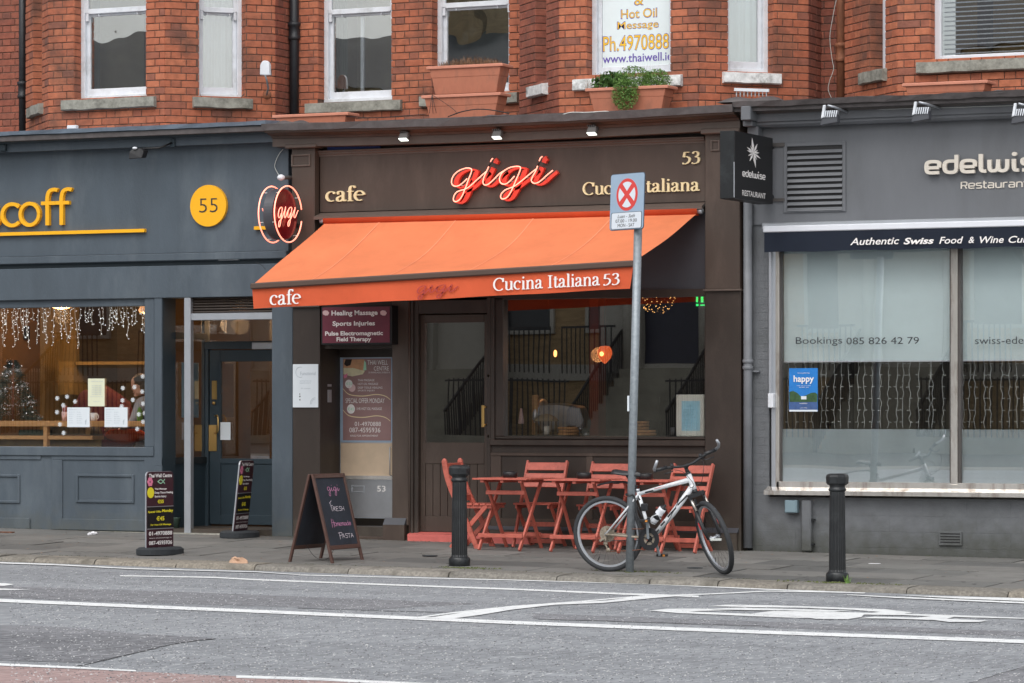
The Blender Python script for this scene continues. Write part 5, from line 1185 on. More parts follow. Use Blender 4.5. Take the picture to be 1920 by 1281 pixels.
# drainpipe between brown and grey shops
xp_ = X(1401, .06); t_ = thing('drainpipe', 'grey painted drainpipe between the brown and grey shopfronts', 'drainpipe', (xp_, -.04, 0))
MB().cyl((xp_, -.04, .0), (xp_, -.04, Z(1401, 380)), .045, 18).build('pipe', 'pipe_grey', t_)
for v in (678, 690): MB().lathe([(.046, -.02), (.054, -.015), (.054, .015), (.046, .02)], (xp_, -.04, Z(1401, v)), 18).build('collar', 'pipe_grey', t_)
MB().box((xp_-.02, -.03, Z(1401, 698)), (xp_+.11, .02, Z(1401, 695))).build('bracket', 'pipe_grey', t_)
MB().box((X(1387), .1, BASE), (X(1412), .3, e_(231))).build('party_wall', 'black_paint', S3)
# roof of the shopfronts
MB().box((X(-130), -.30, 4.30), (X(2120), 1.7, 4.36)).build('shopfront_roof', 'lead', kind='structure')
# ================================================================== ORANGE AWNING
AO = thing('awning', 'open orange fabric awning with white lettered valance over the brown shop', 'awning', P(960, 420, .1))
PL, PR = P(473, 537, 1.55), P(1187.5, 494.5, 1.55)
RLl, RRr = P(609, 414, .10), P(1309, 396, .10)
MB().tube([RLl, RRr], .047, 20).build('roller', 'awning_roll', AO)
MB().cyl(RLl-Vector((.05, 0, 0)), RLl, .03, 12).cyl(RRr, RRr+Vector((.05, 0, 0)), .03, 12).build('roller_end', 'alu', AO)
nu, nv = 40, 18; vs = []
TL, TR = RLl+Vector((.01, -.02, -.03)), RRr+Vector((-.01, -.02, -.03))
for j in range(nv+1):
    t = j/nv
    for i in range(nu+1):
        s = i/nu; a = TL.lerp(TR, s); b_ = PL.lerp(PR, s)+Vector((0, .02, .02)); p = a.lerp(b_, t)
        p.z -= .085*math.sin(math.pi*t)*(.12+.88*math.sin(math.pi*s)**.5) ; p.z += (.012*math.sin(s*9+t*3)+.007*math.sin(s*31-t*5)+.005*math.sin(s*53+t*2)*(1-t))*math.sin(math.pi*t)
        vs.append(p)
b = MB(); b.add(vs, [(j*(nu+1)+i, j*(nu+1)+i+1, (j+1)*(nu+1)+i+1, (j+1)*(nu+1)+i) for j in range(nv) for i in range(nu)], True); CAN = b.build('canopy', 'awning_cloth', AO)
for s in (.155, .365, .575, .785):
    q_ = [vs[j*(nu+1)+int(s*nu)].lerp(vs[j*(nu+1)+int(s*nu)+1], s*nu-int(s*nu))+Vector((0, -.002, .004)) for j in range(nv+1)]; e_x = Vector((.006, 0, 0)); b = MB(); b.add([p-e_x for p in q_]+[p+e_x for p in q_], [(j, j+1, nv+2+j, nv+1+j) for j in range(nv)], True); b.build('seam', 'valance_cloth' if 0 else 'awning_seam', CAN)
dv = (PR-PL).normalized()
MB().bar(PL-dv*.01, PR+dv*.01, .07, .062).build('front_bar', 'awning_bar', AO, bevel=.012)
# valance
VLl, VLr = P(475, 579, 1.55), P(1181, 541.5, 1.55); n = 70; vs = []
for i in range(n+1):
    s = i/n; t0 = PL.lerp(PR, s)+Vector((0, 0, -.03)); b0 = VLl.lerp(VLr, s)
    w_ = .008*math.sin(s*31)+.006*math.sin(s*13+1)
    for k in range(4): q_ = t0.lerp(b0, k/3); vs.append(q_+Vector((0, w_*k/3, .003*math.sin(s*22)*(k == 3))))
b = MB(); b.add(vs, [(4*i+k, 4*i+4+k, 4*i+5+k, 4*i+1+k) for i in range(n) for k in range(3)], True); VA = b.build('valance', 'valance_cloth', AO)
# valance lettering follows the tilt of the bar
def tilt_word(s_, u0, u1, vb0, vx0, m, depth, thick, thin):
    d = 1.567; A = P(u0, vb0, d); x1_ = X(u1, d); tot = sum(SERIF[c][0] for c in s_); kx = (x1_-A.x)/tot; k = Z(u0, vx0, d)-A.z; sl_ = (VLr.z-VLl.z)/(VLr.x-VLl.x); x = A.x; mb = MB()
    for c in s_:
        adv, st = SERIF[c]
        glyph(mb, st, lambda px, py, h, x=x: Vector((x+px*kx, -d-h, A.z+py*k+sl_*(x+px*kx-A.x))), lambda dx, dy: thin+(thick-thin)*abs(dy)**1.4, depth); x += adv*kx
    mb.build('lettering', m, VA)
tilt_word('cafe', 506, 563, 572.5, 553.5, 'white_letter', .003, .2, .08)
tilt_word('Cucina', 925, 1018, 545.5, 528.5, 'white_letter', .003, .2, .08)
tilt_word('Italiana', 1026, 1125, 540.2, 523.2, 'white_letter', .003, .2, .08)
tilt_word('53', 1130, 1163, 535.0, 519.5, 'white_letter', .003, .2, .08)
mb = MB(); A0 = P(783, 550, 1.566)
for st in neon[:4]:
    pts = cr(st, 3); q2 = [(A0.x+(px-148)/8.727*.00435*1.02+0, A0.z+(606-py)/8.727*.0039+.002+(px-148)/8.727*.0003) for px, py in pts]
    q2 = [(A0.x+(px-148)/1650*.445, A0.z+(606-py)/1650*.40+(px-148)/1650*.0) for px, py in pts]
    stroke_solid(mb, q2, lambda dx, dy: .005+.012*abs(dy), lambda a, c2, h: Vector((a, -1.5665-h, c2)), .002)
mb.build('lettering', 'valance_script', VA)
for s in (.06, .5, .94):
    a = TL.lerp(TR, s)+Vector((0, 0, -.10)); b_ = PL.lerp(PR, s)+Vector((0, .05, -.02)); e = (a+b_)/2+Vector((.28 if s < .5 else -.28, 0, -.16))
    if s != .5: MB().bar(a, e, .035, .03).bar(e, b_, .03, .03).build('folding_arm', 'awning_bar', AO)
# flood lights under the cornice
for i, (u, v, lab) in enumerate(((757, 257, 'left'), (932, 253.5, 'middle'), (1110, 246, 'right'))):
    c = P(u, v, .30); t_ = thing('floodlight', 'small lit floodlight under the brown cornice, %s' % ('nearest the hanging neon disc' if i == 0 else 'between the two others' if i == 1 else 'above the right end of the neon script'), 'spotlight', c, group='floodlights under the brown cornice')
    b = MB(); w_, h_ = .055, .045
    b.prism([c+Vector(p) for p in ((-w_, -.03, -.02), (w_, -.03, -.02), (w_*.8, -.0, .05), (-w_*.8, -.0, .05))], (0, .07, 0)); b.build('housing', 'grey_dark', t_, bevel=.006)
    MB().prism([c+Vector(p) for p in ((-w_*.8, -.033, -.022), (w_*.8, -.033, -.022), (w_*.8, .02, -.042), (-w_*.8, .02, -.042))], (0, .003, .008)).build('lens', 'flood_lens', t_)
    MB().bar(c+Vector((0, .03, .03)), c+Vector((0, .15, .03)), .02).build('bracket', 'black_plastic', t_)
    for k in range(4): MB().box(c+Vector((-w_*.8+k*.022, -.02, .05)), c+Vector((-w_*.8+k*.022+.006, .03, .062))).build('fin', 'grey_dark', t_)
# dark spotlight on the blue cornice
c = P(257, 288, .38); t_ = thing('spotlight', 'black square spotlight on an arm from the blue-grey cornice', 'spotlight', c)
b = MB(); b.prism([c+Vector(p) for p in ((-.075, -.05, -.06), (.085, -.05, -.055), (.10, -.03, .02), (.05, -.02, .055), (-.05, -.02, .05), (-.075, -.04, .015))], (0, .1, .01)); b.build('housing', 'black_plastic', t_, bevel=.006)
MB().tube([c+Vector((.04, .02, .05)), c+Vector((.2, .12, .06)), P(322, 268, .17)], .010, 8).build('arm', 'black_plastic', t_)
fbox(MB(), 319, 260, 327, 276, .165, .03).build('mount', 'blue_paint_dark', t_, bevel=.004); b = MB(); b.sphere(c+Vector((-.01, -.03, .055)), .03, sc=(1, .8, .5)); b.build('knuckle', 'white_paint', t_)
c2 = P(4, 276, .17); t_ = thing('spotlight_mount', 'blue spotlight mounting on the blue cornice at the left edge', 'bracket', c2); fbox(MB(), -2, 270, 9, 284, .19, .05).build('mount', 'blue_paint_dark', t_, bevel=.01)
# silver spotlights over the grey shop
def silver_lamp(u, v, lab, au, av):
    c = P(u, v, .50); t_ = thing('spotlight', lab, 'spotlight', c, group='silver spotlights over the grey shop')
    b = MB(); b.prism([c+Vector(p) for p in ((-.09, -.06, -.10), (.09, -.06, -.075), (.085, -.05, .015), (-.065, -.05, .01))], (0, .09, 0)); b.build('housing', 'slate_panel', t_, bevel=.008)
    for k in range(7): x_ = -.06+k*.022; MB().prism([c+Vector((x_, -.066, -.02)), c+Vector((x_+.008, -.066, -.02)), c+Vector((x_+.018, -.05, .045)), c+Vector((x_+.006, -.05, .045))], (0, .06, 0)).build('fin', 'alu', t_)
    MB().prism([c+Vector(p) for p in ((-.075, -.068, -.03), (-.045, -.068, -.02), (-.03, -.06, .10), (-.055, -.06, .10))], (0, .03, 0)).build('side_plate', 'white_paint', t_, bevel=.004)
    MB().tube([c+Vector((-.03, 0, .1)), c+Vector((.03, .02, .085)), P(au, av, .15)], .011, 8).build('arm', 'alu', t_)
    q_ = P(au, av, .14); MB().lathe([(.045, q_.y-.02), (.045, q_.y), (.02, q_.y-.03)], (q_.x, 0, q_.z), 16, 'y').build('mount', 'grey_paint', t_)
silver_lamp(1557, 217, 'silver finned spotlight on an arm, nearest the projecting black sign', 1590, 211)
silver_lamp(1728, 211, 'silver finned spotlight on an arm, above the gap before the metal letters', 1765, 204)
silver_lamp(1915, 214, 'silver finned spotlight cut off by the right edge of the picture', 1950, 196)
cable('thin wire sagging between the silver spotlights on the grey cornice', [P(u, v, .18) for u, v in ((1560, 199), (1600, 203), (1660, 205), (1720, 203), (1780, 202), (1840, 200), (1900, 198))], .0025, 'wire_white')
# ------------------------------------------------------------------ projecting neon disc
c = P(527, 402, .46); ND = thing('neon_sign', 'round hanging neon sign with red ring and small red script', 'neon sign', c)
yc, zc_ = c.y, c.z; RR = .268; xr_ = X(537, .46)+.02; xl_ = xr_-.17
xr_, xl_ = X(534, .46), X(517, .46)
MB().lathe([(RR, xl_), (RR, xr_)], (0, yc, zc_), 48, 'x', smooth=False).build('drum', 'slate_panel', ND)
mat('disc_face_lit', C(120,26,34,.9), .2, var=.35, vscale=4); MB().lathe([(RR-.01, xr_+.001), (RR-.01, xr_+.004)], (0, yc, zc_), 48, 'x', smooth=False).build('face', 'disc_face_lit', ND)  # red light of the neon put into the face colour
MB().lathe([(RR-.01, xl_-.004), (RR-.01, xl_-.001)], (0, yc, zc_), 48, 'x', smooth=False).build('face', 'disc_face_lit', ND)
for xx in (xr_+.04, xl_-.04):
    pts = [(xx, yc+(RR+.025)*math.cos(R_(a)), zc_+(RR+.025)*math.sin(R_(a))) for a in range(12, 352, 8)]
    MB().tube(pts, .0072, 8).build('neon_ring', 'neon_core', ND)
for xx, sg in ((xr_+.035, 1), (xl_-.035, -1)):
    for st in neon[:4]:
        pts = [(xx, yc+sg*(-.20+(px-148)/1650*.42), zc_-.0+(480-py)/1650*.62) for px, py in cr(st, 4)]
        MB().tube(pts, .0052, 6).build('neon_script', 'neon_core', ND)
for a in (40, 130, 200, 250, 310):
    for x0_, x1_ in ((xl_-.04, xl_), (xr_, xr_+.04)): MB().cyl((x0_, yc+(RR+.012)*math.cos(R_(a)), zc_+(RR+.012)*math.sin(R_(a))), (x1_, yc+(RR+.012)*math.cos(R_(a)), zc_+(RR+.012)*math.sin(R_(a))), .004, 6).build('tube_support', 'wire_white', ND)
MB().bar(((xl_+xr_)/2, yc+RR-.02, zc_+.05), ((xl_+xr_)/2, -.0, zc_+.05), .04).bar(((xl_+xr_)/2, yc+RR-.02, zc_-.1), ((xl_+xr_)/2, -.0, zc_-.1), .04).build('bracket', 'black_paint', ND)
c = P(527, 333, .3); t_ = thing('camera_dome', 'small white dome camera above the round neon sign', 'camera', c); MB().sphere(c, .042, sc=(1, 1, .8)).build('dome', 'white_pvc', t_); MB().cyl(c+Vector((0, .02, 0)), c+Vector((0, .32, .02)), .02).build('mount', 'grey_dark', t_)
cable('thin white cable curling down beside the brown pilaster capital', [P(u, v, .02) for u, v in ((531, 280), (524, 288), (518, 300), (515, 312), (519, 322), (524, 330))], .0035, 'wire_white')
# ------------------------------------------------------------------ projecting black sign of the grey shop
xs = X(1449, .12); SG = thing('projecting_sign', 'black box sign with white star flower logo, projecting beside the drainpipe', 'sign', (xs, -.12, Z(1449, 320, .12)))
ya, yb_ = -.12, -1.12; 
while uv_of(Vector((xs, yb_, 3)))[0] > 1378.5: yb_ -= .01
zt_, zb_ = Z(1449, 259, .12), Z(1449, 383, .12)
MB().box((xs-.155, yb_, zb_), (xs, ya, zt_)).build('case', 'black_plastic', SG, bevel=.004)
MB().box((xs-.15, yb_-.003, zb_+.005), (xs-.008, yb_, zt_-.005)).build('end_panel', 'black_paint', SG)
MB().box((xs-.010, yb_-.006, zb_+.01), (xs-.002, yb_, zb_+.35)).build('trim', 'alu', SG)
def on_sign(u, v):   # photo point on the plane x = xs
    r = ray(u, v); t = (xs+.002-CAM.x)/r.x; p = CAM+r*t; return (-p.y, p.z)
def sign_text(s_, u0, v0, u1, v1, bold=0):
    a = on_sign(u0, v1); b2 = on_sign(u1, v0); x0_, x1_ = -a[0], -b2[0]; sk = 0
    return (s_, x0_, a[1], x1_, b2[1], bold)
items = []; a = on_sign(1391.5, 330.5); c2 = on_sign(1391.5, 321.0); e2 = on_sign(1435, 333.5); kx_ = (a[0]-e2[0])/sum(TECH[c][0] for c in 'edelwise'); px0 = -a[0]; mb = MB(); kz_ = (c2[1]-a[1])
for c in 'edelwise':
    adv, st_ = TECH[c]; glyph(mb, st_, lambda px, py, h, x=px0: Vector((xs+.0032+h, x+px*kx_, a[1]+py*kz_)), lambda dx, dy: .23, .001); px0 += adv*kx_
mb.build('lettering', 'white_letter', SG)
for s_, u0, vt, vb, u1, bo in (('RESTAURANT', 1391.5, 356, 366.5, 1435.5, .012),):
    a = on_sign(u0, vb); c2 = on_sign(u0, vt); e2 = on_sign(u1, vb); items.append((s_, -a[0], a[1], -e2[0], c2[1], bo))
lines_to(SG, 'white_letter', 'lettering', items, Vector((xs+.003, 0, 0)), Vector((0, 1, 0)), Vector((0, 0, 1)))
cy, cz = on_sign(1412.5, 287); b = MB()
for a, L in ((97, 1.0), (65, .72), (35, .42), (10, .48), (-28, .62), (-58, .5), (-80, .95), (-118, .66), (-150, .5), (170, .55), (150, .62), (120, .5)):
    an = R_(a); dx, dz_ = math.cos(an)*.27*L*1.25, math.sin(an)*.135*L*1.1; px_, pz_ = -dz_*.16, dx*.10
    b.prism([(xs+.004, -cy+0*dx, cz), (xs+.004, -cy+dx*.5+px_*1.3, cz+dz_*.5+pz_*.5), (xs+.004, -cy+dx, cz+dz_), (xs+.004, -cy+dx*.5-px_*1.3, cz+dz_*.5-pz_*.5)], (.0006+.0002*len(b.v)/8, 0, 0))
b.build('star_logo', 'white_letter', SG)
MB().bar((xs-.05, ya, zt_-.08), (xs-.05, .02, zt_-.08), .03).bar((xs-.05, ya, zb_+.08), (xs-.05, .02, zb_+.08), .03).build('bracket', 'black_paint', SG)
fbox(MB(), 1449, 268, 1471, 275, .02, .04).build('wall_plate', 'grey_dark', SG); fbox(MB(), 1449, 372, 1471, 378, .02, .04).build('wall_plate', 'grey_dark', SG)
# ------------------------------------------------------------------ things on the brown front
def rect_thing(name, label, cat, u0, v0, u1, v1, d, th, m, group=None, bevel=0.0):
    c = P((u0+u1)/2, (v0+v1)/2, d); t_ = thing(name, label, cat, c, group=group); fbox(MB(), u0, v0, u1, v1, d, th).build('panel', m, t_, bevel=bevel); return t_
LB = thing('sign', 'dark red lightbox sign in a black case over the narrow door', 'sign', P(670, 610, .16))
x0, x1 = X(601, .16), X(733.5, .16); za, zb_ = Z(668, 646.5, .16), Z(668, 573.5, .16)
MB().box((x0, -.15, za), (x1, .0, zb_)).build('case', 'black_plastic', LB, bevel=.006); MB().box((x0+.02, -.155, za+.02), (x1-.02, -.149, zb_-.012)).build('face', 'maroon', LB)
ftext(LB, 'white_letter', 'lettering', [('Healing Massage', 621.5, 582, 708, 594, .03), ('Sports Injuries', 623.5, 602, 703, 613.5, .03), ('Pulse Electromagnetic', 609.5, 621, 718, 631.5, .03), ('Field Therapy', 631, 632, 696, 642.5, .03)], .157)
for u in (611, 719):
    p_ = P(u, 587, .157); b = MB()
    for k in range(7): a = k*.9; b.prism([p_+Vector((.03*math.cos(a+q_)+.012*math.cos(q_*2+a), -.0004*k, .028*math.sin(a+q_))) *1 for q_ in (0, .7, 1.4)]+[p_+Vector((0, -.0004*k, 0))], (0, -.0003, 0))
    b.build('rose_print', 'pale_pink', LB)
PQ = rect_thing('notice', 'white notice board screwed to the brown pilaster', 'notice', 549, 683, 596.5, 764, .095, .008, 'white_paper')
mat('faint_print', C(176,186,194), .6, var=0)
ftext(PQ, 'faint_print', 'print', [('Functional', 563, 697, 592, 703.5), ('opening hours by', 562, 713, 584, 716), ('appointment', 562, 717, 583, 720), ('45 minutes', 564, 727, 582, 729.5)], .097)
ftext(PQ, 'dark_print', 'print', [('•', 561, 738, 563, 740), ('•', 561, 742, 563.5, 745), ('•', 561, 748.5, 563.5, 751)], .097)
p_ = P(563, 698, .0965); b = MB(); b.tube([p_+Vector((.055*math.cos(R_(a)), 0, .055*math.sin(R_(a)))) for a in range(70, 300, 15)], .002, 4); p_ = P(592, 757, .0965)
for rr in (.05, .065): b.tube([p_+Vector((rr*math.cos(R_(a)), 0, rr*math.sin(R_(a)))) for a in range(95, 200, 15)], .0018, 4)
b.build('logo', 'faint_print', PQ)
# intercom on the left reveal of the flat door (faces right)
xi = X(602)+.001; ty = .14; IC = thing('intercom', 'silver door-entry intercom on the reveal beside the white notice', 'intercom', (xi, ty, Z(612, 737)))
zi0, zi1 = Z(612, 757, -.15), Z(612, 717, -.15); MB().box((xi, .05, zi0), (xi+.02, .21, zi1)).build('panel', 'black_plastic', IC, bevel=.006); MB().box((xi+.02, .08, zi0+.01), (xi+.03, .18, zi0+.15)).build('keypad', 'alu', IC, bevel=.004); MB().box((xi+.02, .08, zi0+.175), (xi+.03, .18, zi0+.21)).build('camera_hood', 'steel', IC, bevel=.008)
for k in range(3): MB().box((xi+.03, .10, zi0+.03+k*.035), (xi+.033, .16, zi0+.05+k*.035)).build('button', 'steel', IC)
# menu frame in the cafe window
MF = thing('menu', 'pale blue menu sheet in a cream frame inside the brown shop window', 'menu', P(1293, 780, -.10)); fbox(MB(), 1267.5, 740, 1320, 818.5, -.09, .02).build('frame', 'frame_cream', MF, bevel=.004); fbox(MB(), 1278, 752, 1312, 808, -.087, .006).build('sheet', 'light_blue_paper', MF)
mat('menu_ink', C(98,140,160), .6, var=0)
ftext(MF, 'menu_ink', 'print', [('MENU', 1292, 759, 1297, 761), ('antipasti', 1289, 762, 1299, 764)]+[(random.choice(['linguine', 'risotto ai funghi', 'bruschetta', 'insalata mista', 'gnocchi al pesto']), 1281, 767+3*k, 1281+random.randint(12, 26), 768.6+3*k) for k in range(12)], -.0855)
# sheets in the blue-grey window
for (u0, v0, u1, v1, m_, lab) in ((165, 710, 196, 762, 'cream_paper', 'tall cream notice in the left shop window'), (126, 764, 168, 801, 'white_paper', 'white menu sheet left of the mug in the left shop window'), (196, 764, 239, 801, 'white_paper', 'white menu sheet right of the mug in the left shop window')):
    t_ = rect_thing('notice', lab, 'notice', u0, v0, u1, v1, -.045, .003, m_); wd_ = u1-u0
    if m_ == 'cream_paper': ftext(t_, 'faint_print', 'print', [('opening times', u0+6, v0+4, u1-3, v0+6.5)]+[('mon 08.00 18.00', u0+7, v0+12+3.3*k, u1-6, v0+14+3.3*k) for k in range(6)]+[('closed christmas day', u0+4, v0+33, u1-3, v0+35), ('thank you', u0+10, v0+42, u1-9, v0+44)], -.0415)
    else: ftext(t_, 'faint_print', 'print', [('breakfast menu', u0+3, v0+3, u0+18, v0+4.6)]+[('eggs benedict', u0+3, v0+8+4*k, u0+random.randint(10, 15), v0+9.8+4*k) for k in range(6)]+[('flat white', u0+18, v0+8+4*k, u0+random.randint(24, 29), v0+9.8+4*k) for k in range(6)]+[('f', u1-9, v1-14, u1-5, v1-5)], -.0415)
# snowflake stickers
SFl = [(107,747),(125.5,744),(140.5,753),(118.5,760),(106.5,773),(119,812),(267.5,706),(230,728),(252,726),(266.5,734.5),(229.5,751),(249,750),(268,757),(260,777),(271,775),(268,791),(257,804.5),(112,796),(228,762)]
SFL_ = ['at the left end of the upper row beside the menu sheets', 'highest of the cluster left of the menu sheets', 'nearest the cream notice in the left-hand cluster', 'just under the highest one, left of the menu sheets', 'beside the glass of candy canes', 'lowest one, below the wooden counter', "on the seated person's hair", "above the others between the cream notice and the person", "in front of the person's nose", "under the person's chin", 'right of the cream notice, halfway down it', "on the person's near shoulder", "over the person's sleeve at the window edge", "over the person's hands", 'beside the hands at the window edge', 'across the counter edge below the hands', 'over the orange coat', 'across the counter edge left of the menu sheets', 'peeping over the top of the right menu sheet']
proto = None
for i, (u, v) in enumerate(SFl):
    p_ = P(u, v, -.05)
    if proto is None:
        b = MB(); 
        for a in range(0, 180, 60): dx, dz_ = math.cos(R_(a+90)), math.sin(R_(a+90)); b.bar((-dx*.026, 0, -dz_*.026), (dx*.026, 0, dz_*.026), .0055, .0015+.0003*a/60, up=(0, 1, 0))
        for a in range(0, 360, 60):
            dx, dz_ = math.cos(R_(a+90)), math.sin(R_(a+90))
            for s2 in (-40, 40): ex, ez = math.cos(R_(a+90+s2)), math.sin(R_(a+90+s2)); b.bar((dx*.012, 0, dz_*.012), (dx*.012+ex*.011, 0, dz_*.012+ez*.011), .004, .0025, up=(0, 1, 0))
        me = b.mesh('snowflake_sticker', 'white_paper')
        proto = 1
    o = bpy.data.objects.new('snowflake_sticker', me); scene.collection.objects.link(o); o.location = p_; o.rotation_euler = (0, random.uniform(0, 1), 0); o.scale = (1, 1, 1)
    tag(o, 'white snowflake sticker '+SFL_[i], 'sticker', 'snowflake stickers on the left shop window')
# icicle lights: drops of wire with leds
IL = thing('icicle_lights', 'white icicle fairy lights hanging along the top of the left shop window', 'fairy lights', P(130, 580, -.13))
wires, leds = MB(), MB(); d_ = -.10
wires.tube([P(u, 574+1.2*math.sin(u*.2), d_) for u in range(-40, 278, 12)], .0025, 4)
u = 2.0
while u < 277:
    L = random.choice([28, 45, 60, 70, 74, 50, 36]) if random.random() > .12 else 14; L *= random.uniform(.8, 1.05)
    pts = []; uu = u; 
    for k in range(int(L/5)+2): pts.append(P(min(uu, 276), 575+k*5, d_)); uu += random.uniform(-1.6, 1.6)
    wires.tube(pts, .0028, 4)
    for p_ in pts[1:]:
        if random.random() < .9:
            q_ = p_+Vector((random.uniform(-.022, .022), random.uniform(-.01, .01), random.uniform(-.02, .015))); wires.bar(p_, q_, .004); leds.sphere(q_, .0046, 6, 4)
    u += random.choice([4, 5, 7, 9, 6, 12])
wires.build('wires', 'wire_white', IL, kind='stuff'); leds.build('bulbs', 'led', IL, kind='stuff')
# curtain lights in the grey shop
CL = thing('curtain_lights', 'strings of small curtain lights hanging inside the grey shop windows', 'fairy lights', P(1640, 740, -.2)); d_ = -.18
for u in (1478, 1491, 1510, 1523, 1540, 1549, 1564, 1577, 1592, 1609, 1620, 1635, 1651, 1665, 1682, 1693, 1706, 1722, 1743, 1748, 1768, 1806, 1818, 1827, 1846, 1857, 1878, 1892, 1906, 1921):
    b = MB(); pts = []; uu = u
    for k in range(15): pts.append(P(uu, 672+k*9.4, d_)); uu = u+random.uniform(-2, 2)
    pts = [Vector(p) for p in cr([tuple(p) for p in pts], 3)]; b.tube(pts, .0035, 4)
    for p_ in pts[3::7]: s2 = random.choice((-1, 1)); b.bar(p_, p_+Vector((s2*.028, 0, random.uniform(-.006, .006))), .006)
    b.build('light_string', 'wire_white', CL)
# happy poster
HP = rect_thing('poster', 'blue poster with a white word over trees and a lake, in the grey shop window', 'poster', 1479.5, 690.5, 1533, 772, -.045, .003, 'blue_poster_sky')
blob(HP, [(1480, 757), (1480, 735), (1487, 733), (1495, 737), (1502, 744), (1512, 741), (1520, 737), (1528, 736), (1532.5, 739), (1532.5, 757)], -.042, 'poster_green'); blob(HP, [(1480, 754), (1532.5, 754), (1532.5, 769), (1480, 769)], -.0415, 'poster_lake'); blob(HP, [(1502, 743), (1512, 743), (1512, 749), (1502, 749)], -.0412, 'white_paper'); blob(HP, [(1480, 768.5), (1532.7, 768.5), (1532.7, 771.8), (1480, 771.8)], -.041, 'white_paper')
ftext(HP, 'white_letter', 'print', [('happy', 1488, 704, 1526, 720, .02), ('winter gatherings', 1495, 698.5, 1518, 701), ('book your party now', 1494, 722.5, 1520, 724.5), ('with us', 1498, 725, 1516, 727), ('november', 1499, 755, 1514, 757.5), ('open late', 1500, 764, 1513, 766)], -.0415)
# ------------------------------------------------------------------ parking sign post (leaning slightly)
base = G(1180, 1074); SP = thing('road_sign', 'grey no-stopping sign on a leaning galvanised pole at the kerb', 'road sign', base)
d0 = -base.y
top = P(1196.5, 426, d0+.02)
MB().tube([base+Vector((0, 0, -.1)), base.lerp(top, .5), top], .0375, 20).build('pole', 'galv', SP)
MB().lathe([(.039, 0), (.041, .003), (.039, .01)], base, 16).build('pole_foot', 'moss', SP)
lean = math.atan2(top.x-base.x, top.z-base.z)
al = R_(25.6); ex = Vector((math.cos(al), -math.sin(al), 0)); ez = Vector((math.sin(lean), 0, math.cos(lean))).normalized(); en = ex.cross(ez).normalized()
zp = P(1182.5, 378.5, d0); org = Vector((zp.x, zp.y, zp.z))-en*-.05; org = zp + en*.045
def SQ(a, b_, o): return org+ex*a+ez*b_+en*o
scale_ = 1/((zp-CAM).dot(FW)/FPX)   # px per metre here
hw, hh = .5*60/scale_/abs(ex.dot(RT)), .5*104/scale_
def rrect(hw, hh, r, n=4):
    out = []
    for cx, cy, a0 in ((hw-r, hh-r, 0), (-hw+r, hh-r, 90), (-hw+r, -hh+r, 180), (hw-r, -hh+r, 270)):
        for i in range(n+1): out.append((cx+r*math.cos(R_(a0+90*i/n)), cy+r*math.sin(R_(a0+90*i/n))))
    return out
mat('sign_back', C(74,86,100,.9), .5)
MB().prism([SQ(a, b_, -.004) for a, b_ in rrect(hw+.006, hh+.006, .03)], -en*.004).build('backplate', 'sign_back', SP)
MB().prism([SQ(a, b_, 0) for a, b_ in rrect(hw, hh, .026)], -en*.003).build('plate', 'sign_grey', SP)
k = hh/52.0; R0 = 30.2*k; cz0 = 13*k
cp = [(R0*math.cos(R_(a)), cz0+R0*math.sin(R_(a))) for a in range(0, 360, 8)]
MB().prism([SQ(a, b_, .0015) for a, b_ in cp], -en*.001).build('red_ring', 'sign_red', SP)
Ri = R0*.80
for a0 in (0, 90, 180, 270):       # white quadrants left by the ring and the cross
    g = 13; pts = [(Ri*math.cos(R_(a)), cz0+Ri*math.sin(R_(a))) for a in range(a0-45+g, a0+46-g, 4)]
    q_ = .22*R0; pts += [(q_*math.cos(R_(a0)), cz0+q_*math.sin(R_(a0)))]
    MB().prism([SQ(a, b_, .003) for a, b_ in pts], -en*.001).build('white_field', 'sign_white', SP)
pz = -35.5*k
MB().prism([SQ(a, b_+pz, .0012) for a, b_ in rrect(hw*.925, 15.8*k, .02)], -en*.001).build('panel_border', 'sign_back', SP)
MB().prism([SQ(a, b_+pz, .0022) for a, b_ in rrect(hw*.885, 14.9*k, .016)], -en*.001).build('text_panel', 'sign_white', SP)
lines_to(SP, 'dark_print', 'lettering', [('Luan - Sath', -hw*.52, pz+5.2*k, hw*.52, pz+11.5*k, 0, .3), ('07.00 - 19.00', -hw*.64, pz-3.4*k, hw*.64, pz+2.8*k, 0), ('MON - SAT', -hw*.5, pz-12*k, hw*.5, pz-5.6*k, 0)], org+en*.0035, ex, ez)
for b_ in (.12, -.12): MB().tube([SQ(.045*math.cos(a*.5), b_, -.05+.045*math.sin(a*.5)) for a in range(13)], .004, 5).build('clamp', 'steel', SP)
pp = base.lerp(top, .49)
MB().box(pp+Vector((-.045, -.04, -.07)), pp+Vector((-.030, -.0, .07))).build('sticker', 'white_paper', SP)
